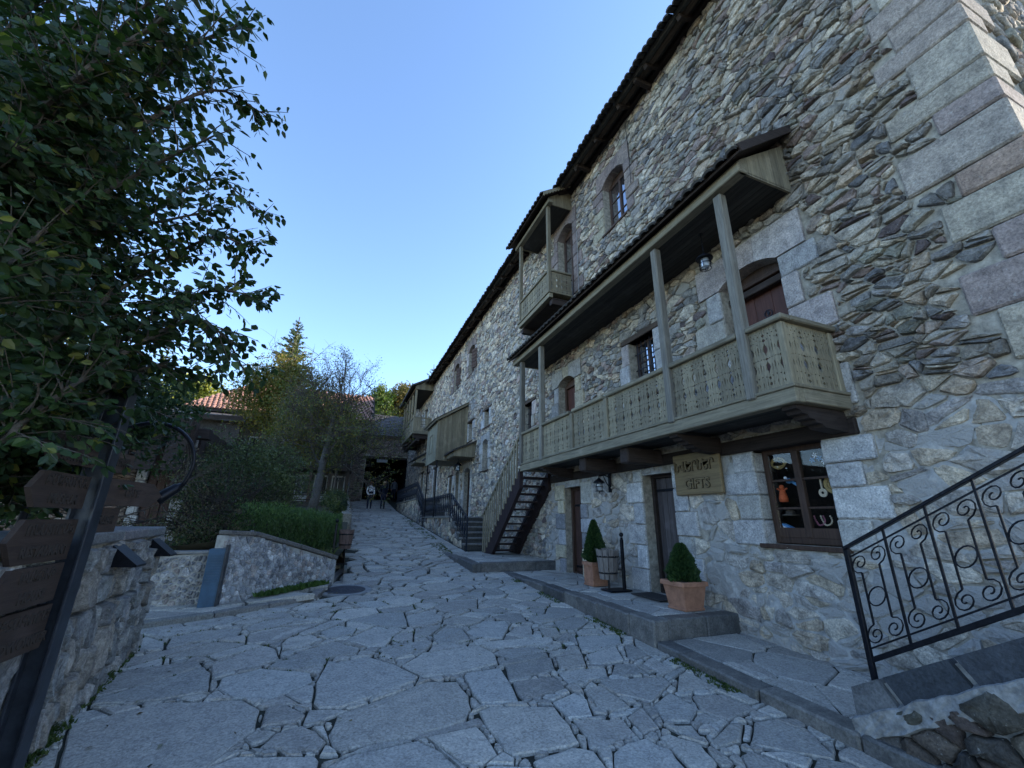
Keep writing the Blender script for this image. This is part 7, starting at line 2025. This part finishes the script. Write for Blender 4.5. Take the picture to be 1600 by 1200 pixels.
far_tree((5.0, 45, 4), 'orange brown autumn tree behind the far end of the stone building', [((5.2, 45, 14.2), (1.8, 1.5, 1.6)), ((4.4, 45, 12.6), (1.7, 1.4, 1.4)), ((6.2, 45, 12.9), (1.8, 1.4, 1.5))], 13000, [(.17, .10, .03), (.12, .10, .03), (.15, .12, .035)], 82)
far_tree((.4, 41, 4), 'pale bare autumn tree above the right end of the red roof', [((.4, 41, 10.9), (1.3, 1.2, 1.0))], 1800, YG, 83, .15)
far_tree((-11.5, 40, 3), 'bright yellow green tree in the sun left of the red roof', [((-11.8, 40, 11.6), (1.6, 1.4, 1.2)), ((-13, 40, 10.8), (1.8, 1.4, 1.2)), ((-10.6, 40, 10.4), (1.4, 1.4, 1.0))], 9000, [(.24, .24, .04), (.18, .20, .04)], 84)
far_tree((-8.5, 19, 2.5), 'dull green tree behind the dark timber house', [((-7.4, 19, 5.2), (2.0, 1.5, 1.6)), ((-9.8, 19, 6.4), (2.2, 1.5, 1.8))], 12000, DG+OL, 85, .12)
t = MB(); rg = random.Random(90)
for _ in range(5200):      # wooded slope far behind, one mass
    x = rg.uniform(-70, 60); y = rg.uniform(62, 80); z_ = 5+(y-60)*.10+rg.uniform(0, 7)
    d = rvec(rg); s = d.cross(rvec(rg)).normalized(); L = rg.uniform(.7, 1.5); k = rg.choice(DG+OL+YG[:1])
    t.add([tuple(Vector((x, y, z_))-s*L*.4), tuple(Vector((x, y, z_))+s*L*.4), tuple(Vector((x, y, z_))+d*L+s*L*.3), tuple(Vector((x, y, z_))+d*L-s*L*.3)], [(0, 1, 2, 3)], (*k, 1))
t.build('far_wood', 'leaf_fine', kind='stuff', label='wooded slope far behind the roofs', cat='woodland')

# ================================================================== PEOPLE
def skin_mesh(J, E_, name, mat, parent, off, levels=1, colourz=None):
    """one continuous body grown from joints"""
    me = bpy.data.meshes.new('b'); me.from_pydata([tuple(j[:3]) for j in J], E_, []); o = bpy.data.objects.new('b', me); COL.objects.link(o)
    mod = o.modifiers.new('s', 'SKIN'); mod.use_smooth_shade = True
    for i, j in enumerate(J):
        sv = me.skin_vertices[0].data[i]; sv.radius = (j[3], j[4] if len(j) > 4 else j[3]); sv.use_root = (i == 0)
    m2 = o.modifiers.new('u', 'SUBSURF'); m2.levels = levels; m2.render_levels = levels
    dg = bpy.context.evaluated_depsgraph_get(); dg.update()
    out = bpy.data.meshes.new_from_object(o.evaluated_get(dg)); bpy.data.objects.remove(o)
    out.materials.clear(); mats = mat if isinstance(mat, list) else [mat]
    for m in mats: out.materials.append(MATS[m])
    if colourz:
        for p in out.polygons: p.material_index = colourz(p.center)
    for v_ in out.vertices: v_.co = v_.co + Vector(off) - root_loc(parent)
    out.name = name; ob = bpy.data.objects.new(name, out); COL.objects.link(ob); ob.parent = parent
    for p in out.polygons: p.use_smooth = True
    return ob
def person(loc, label, h=1.66, top='cloth_white', legs='cloth_navy', hair='hair_red', shoes='shoe_white', step=.14, arms=((.06, .02), (-.05, .0)), bag=None, hairlong=.0, face=0.0, group=None):
    th = thing('person', loc, label, 'person', group); k = h/1.68
    J = [(0, 0, .95, .135, .10), (0, 0, 1.10, .120, .09), (0, .005, 1.28, .150, .10), (0, .01, 1.40, .125, .08), (0, .0, 1.47, .052), (0, -.01, 1.53, .055), (0, -.012, 1.60, .078, .088), (0, -.005, 1.67, .05, .06)]
    E_ = [(0, 1), (1, 2), (2, 3), (3, 4), (4, 5), (5, 6), (6, 7)]
    for s, st_, ar in ((-1, step, arms[0]), (1, -step, arms[1])):
        b_ = len(J)
        J += [(s*.09, 0, .86, .092), (s*.095, -st_*.5, .50, .062), (s*.098, -st_*.2+.05*(st_ < 0), .10+.05*(st_ < 0), .042), (s*.10, -st_-.08+.10*(st_ < 0), .04+.03*(st_ < 0), .04)]
        J[b_+2] = (s*.098, -st_*.85, .10, .042); J[b_+3] = (s*.102, -st_*.85-.12, .035, .035)
        E_ += [(0, b_), (b_, b_+1), (b_+1, b_+2), (b_+2, b_+3)]
        a = len(J)
        J += [(s*.175, .01, 1.385, .058), (s*.225, .02+ar[0]*.3, 1.12, .044), (s*(.235-abs(ar[1])), ar[0]*-1-.04, .90+abs(ar[1])*.6, .032), (s*(.235-abs(ar[1])*1.2), ar[0]*-1-.06, .82+abs(ar[1])*.6, .028)]
        E_ += [(3, a), (a, a+1), (a+1, a+2), (a+2, a+3)]
    J = [tuple([j[0]*k, j[1]*k, j[2]*k] + [r*k for r in j[3:]]) for j in J]
    def cz(c):
        z_ = c.z/k; ax = abs(c.x)/k
        if z_ > 1.475: return 0
        if z_ < .075: return 3
        if ax > .17 and z_ < (.90+max(abs(arms[0][1]), abs(arms[1][1]))*.55): return 0
        if z_ < .93 and ax < .2: return 2
        return 1
    skin_mesh(J, E_, 'body', ['skin', top, legs, shoes], th, loc, 2, cz)
    # five fingered hands are sub pixel here but are there: short chains rooted in the palm
    for s, ar in ((-1, arms[0]), (1, arms[1])):
        hx, hy, hz = s*(.235-abs(ar[1])*1.2)*k, (ar[0]*-1-.06)*k, (.82+abs(ar[1])*.6)*k; t = MB()
        for q in range(4): t.tube([(loc[0]+hx, loc[1]+hy+(q-1.5)*.017*k, loc[2]+hz), (loc[0]+hx-s*.004, loc[1]+hy+(q-1.5)*.02*k, loc[2]+hz-.05*k), (loc[0]+hx-s*.018, loc[1]+hy+(q-1.5)*.02*k, loc[2]+hz-(.078, .088, .084, .07)[q]*k)], [.010, .009, .006], 5)
        t.tube([(loc[0]+hx, loc[1]+hy-.02*k, loc[2]+hz+.01), (loc[0]+hx-s*.01, loc[1]+hy-.05*k, loc[2]+hz-.03*k)], [.011, .008], 5); t.build('hand', 'skin', th)
    x, y, z_ = loc
    t = MB(); hz = 1.615*k
    prof = [(.10*k*sin(a), .105*k*-cos(a)) for a in np.linspace(.9, pi-.02, 8)]; t.lathe([(r_*1.12, zz_) for r_, zz_ in prof], (x, y+.012*k, z_+hz+.012), 14); 
    if hairlong: t.lathe([(.07*k, -hairlong*k), (.092*k, -.06*k), (.095*k, 0)], (x, y+.035*k, z_+hz), 12)
    t.build('hair', hair, th, smooth=True)
    t = MB(); t.tube([(x, y-.095*k, z_+1.605*k), (x, y-.118*k, z_+1.585*k), (x, y-.10*k, z_+1.575*k)], [.008, .013, .008], 5)
    t.build('nose', 'skin', th)
    t = MB()
    for s in (-1, 1): lumpy(t, (x+s*.03*k, y-.088*k, z_+1.618*k), .010*k, n=6)
    t.build('eyes', 'twig', th)
    t = MB(); t.box((x-.022*k, y-.098*k, z_+1.552*k), (x+.022*k, y-.088*k, z_+1.560*k)); t.build('mouth', 'pink_bead', th)
    if bag:
        t = MB(); t.tube([(x-.13*k, y-.10*k, z_+1.40*k), (x, y-.16*k, z_+1.20*k), (x+.13*k, y-.13*k, z_+1.02*k)], .012, 5); t.build('bag_strap', 'cloth_dark', th)
        t = MB(); t.box((x-.10*k, y-.21*k, z_+.98*k), (x+.12*k, y-.13*k, z_+1.12*k), .02); t.build('bag', 'cloth_dark', th)
    return th
person((1.66, 28, gz(28)+.005), 'woman in a white jacket with a dark shoulder bag walking down the lane', 1.66, 'cloth_white', 'cloth_navy', 'hair_red', 'shoe_white', .10, ((.0, .10), (.05, .02)), True)
person((2.50, 28.6, gz(28.6)+.005), 'blond woman in dark clothes walking down the lane', 1.68, 'cloth_dark', 'cloth_navy', 'hair_blond', 'cloth_dark', .12, ((.06, .02), (-.05, .02)), False, .12)
for (x, y, a, lb) in ((2.0, 37.2, 'cloth_grey', 'dim figure in a grey top standing in the passage'), (2.6, 38.6, 'cloth_dark', 'dim figure in dark clothes deep in the passage'), (3.3, 36.6, 'cloth_grey', 'dim figure on the right inside the passage'), (3.8, 34.9, 'cloth_grey', 'figure in grey clothes at the right mouth of the passage')):
    person((x, y, gz(y)+.0), lb, 1.7, a, 'cloth_dark', 'twig', 'cloth_dark', .05)

# cable slung in front of the passage roof
t = MB(); t.tube([(.9+3.0*f, 31.0, 7.9-.9*4*f*(1-f)*.18+.15*f) for f in np.linspace(0, 1, 14)], .018, 4); t.build('overhead_cable', 'grey_concrete', label='pale cable sagging in front of the passage roof', cat='cable')
t3_ = thing('leafy_shrub', (-3.1, 6.4, .8), 'dense dark leafy shrub behind the low wall in front of the timber house', 'shrub')
branchy(t3_, (-3.2, 6.4, .6), (-3.1, 6.4, 3.0), .06, 2, 110, 'bark', .7, 8, .5, .2, .2)
foliage('leaves', t3_, [((-3.2, 6.4, 2.7), (1.15, .8, .7)), ((-2.6, 6.6, 3.0), (.7, .6, .5)), ((-3.6, 5.6, 2.2), (1.1, .8, .9)), ((-2.55, 7.0, 2.6), (.5, .5, .5))], 16000, .06, [(.02, .042, .016), (.03, .055, .018), (.016, .034, .016)], 111, clump=.25, dens=.5)
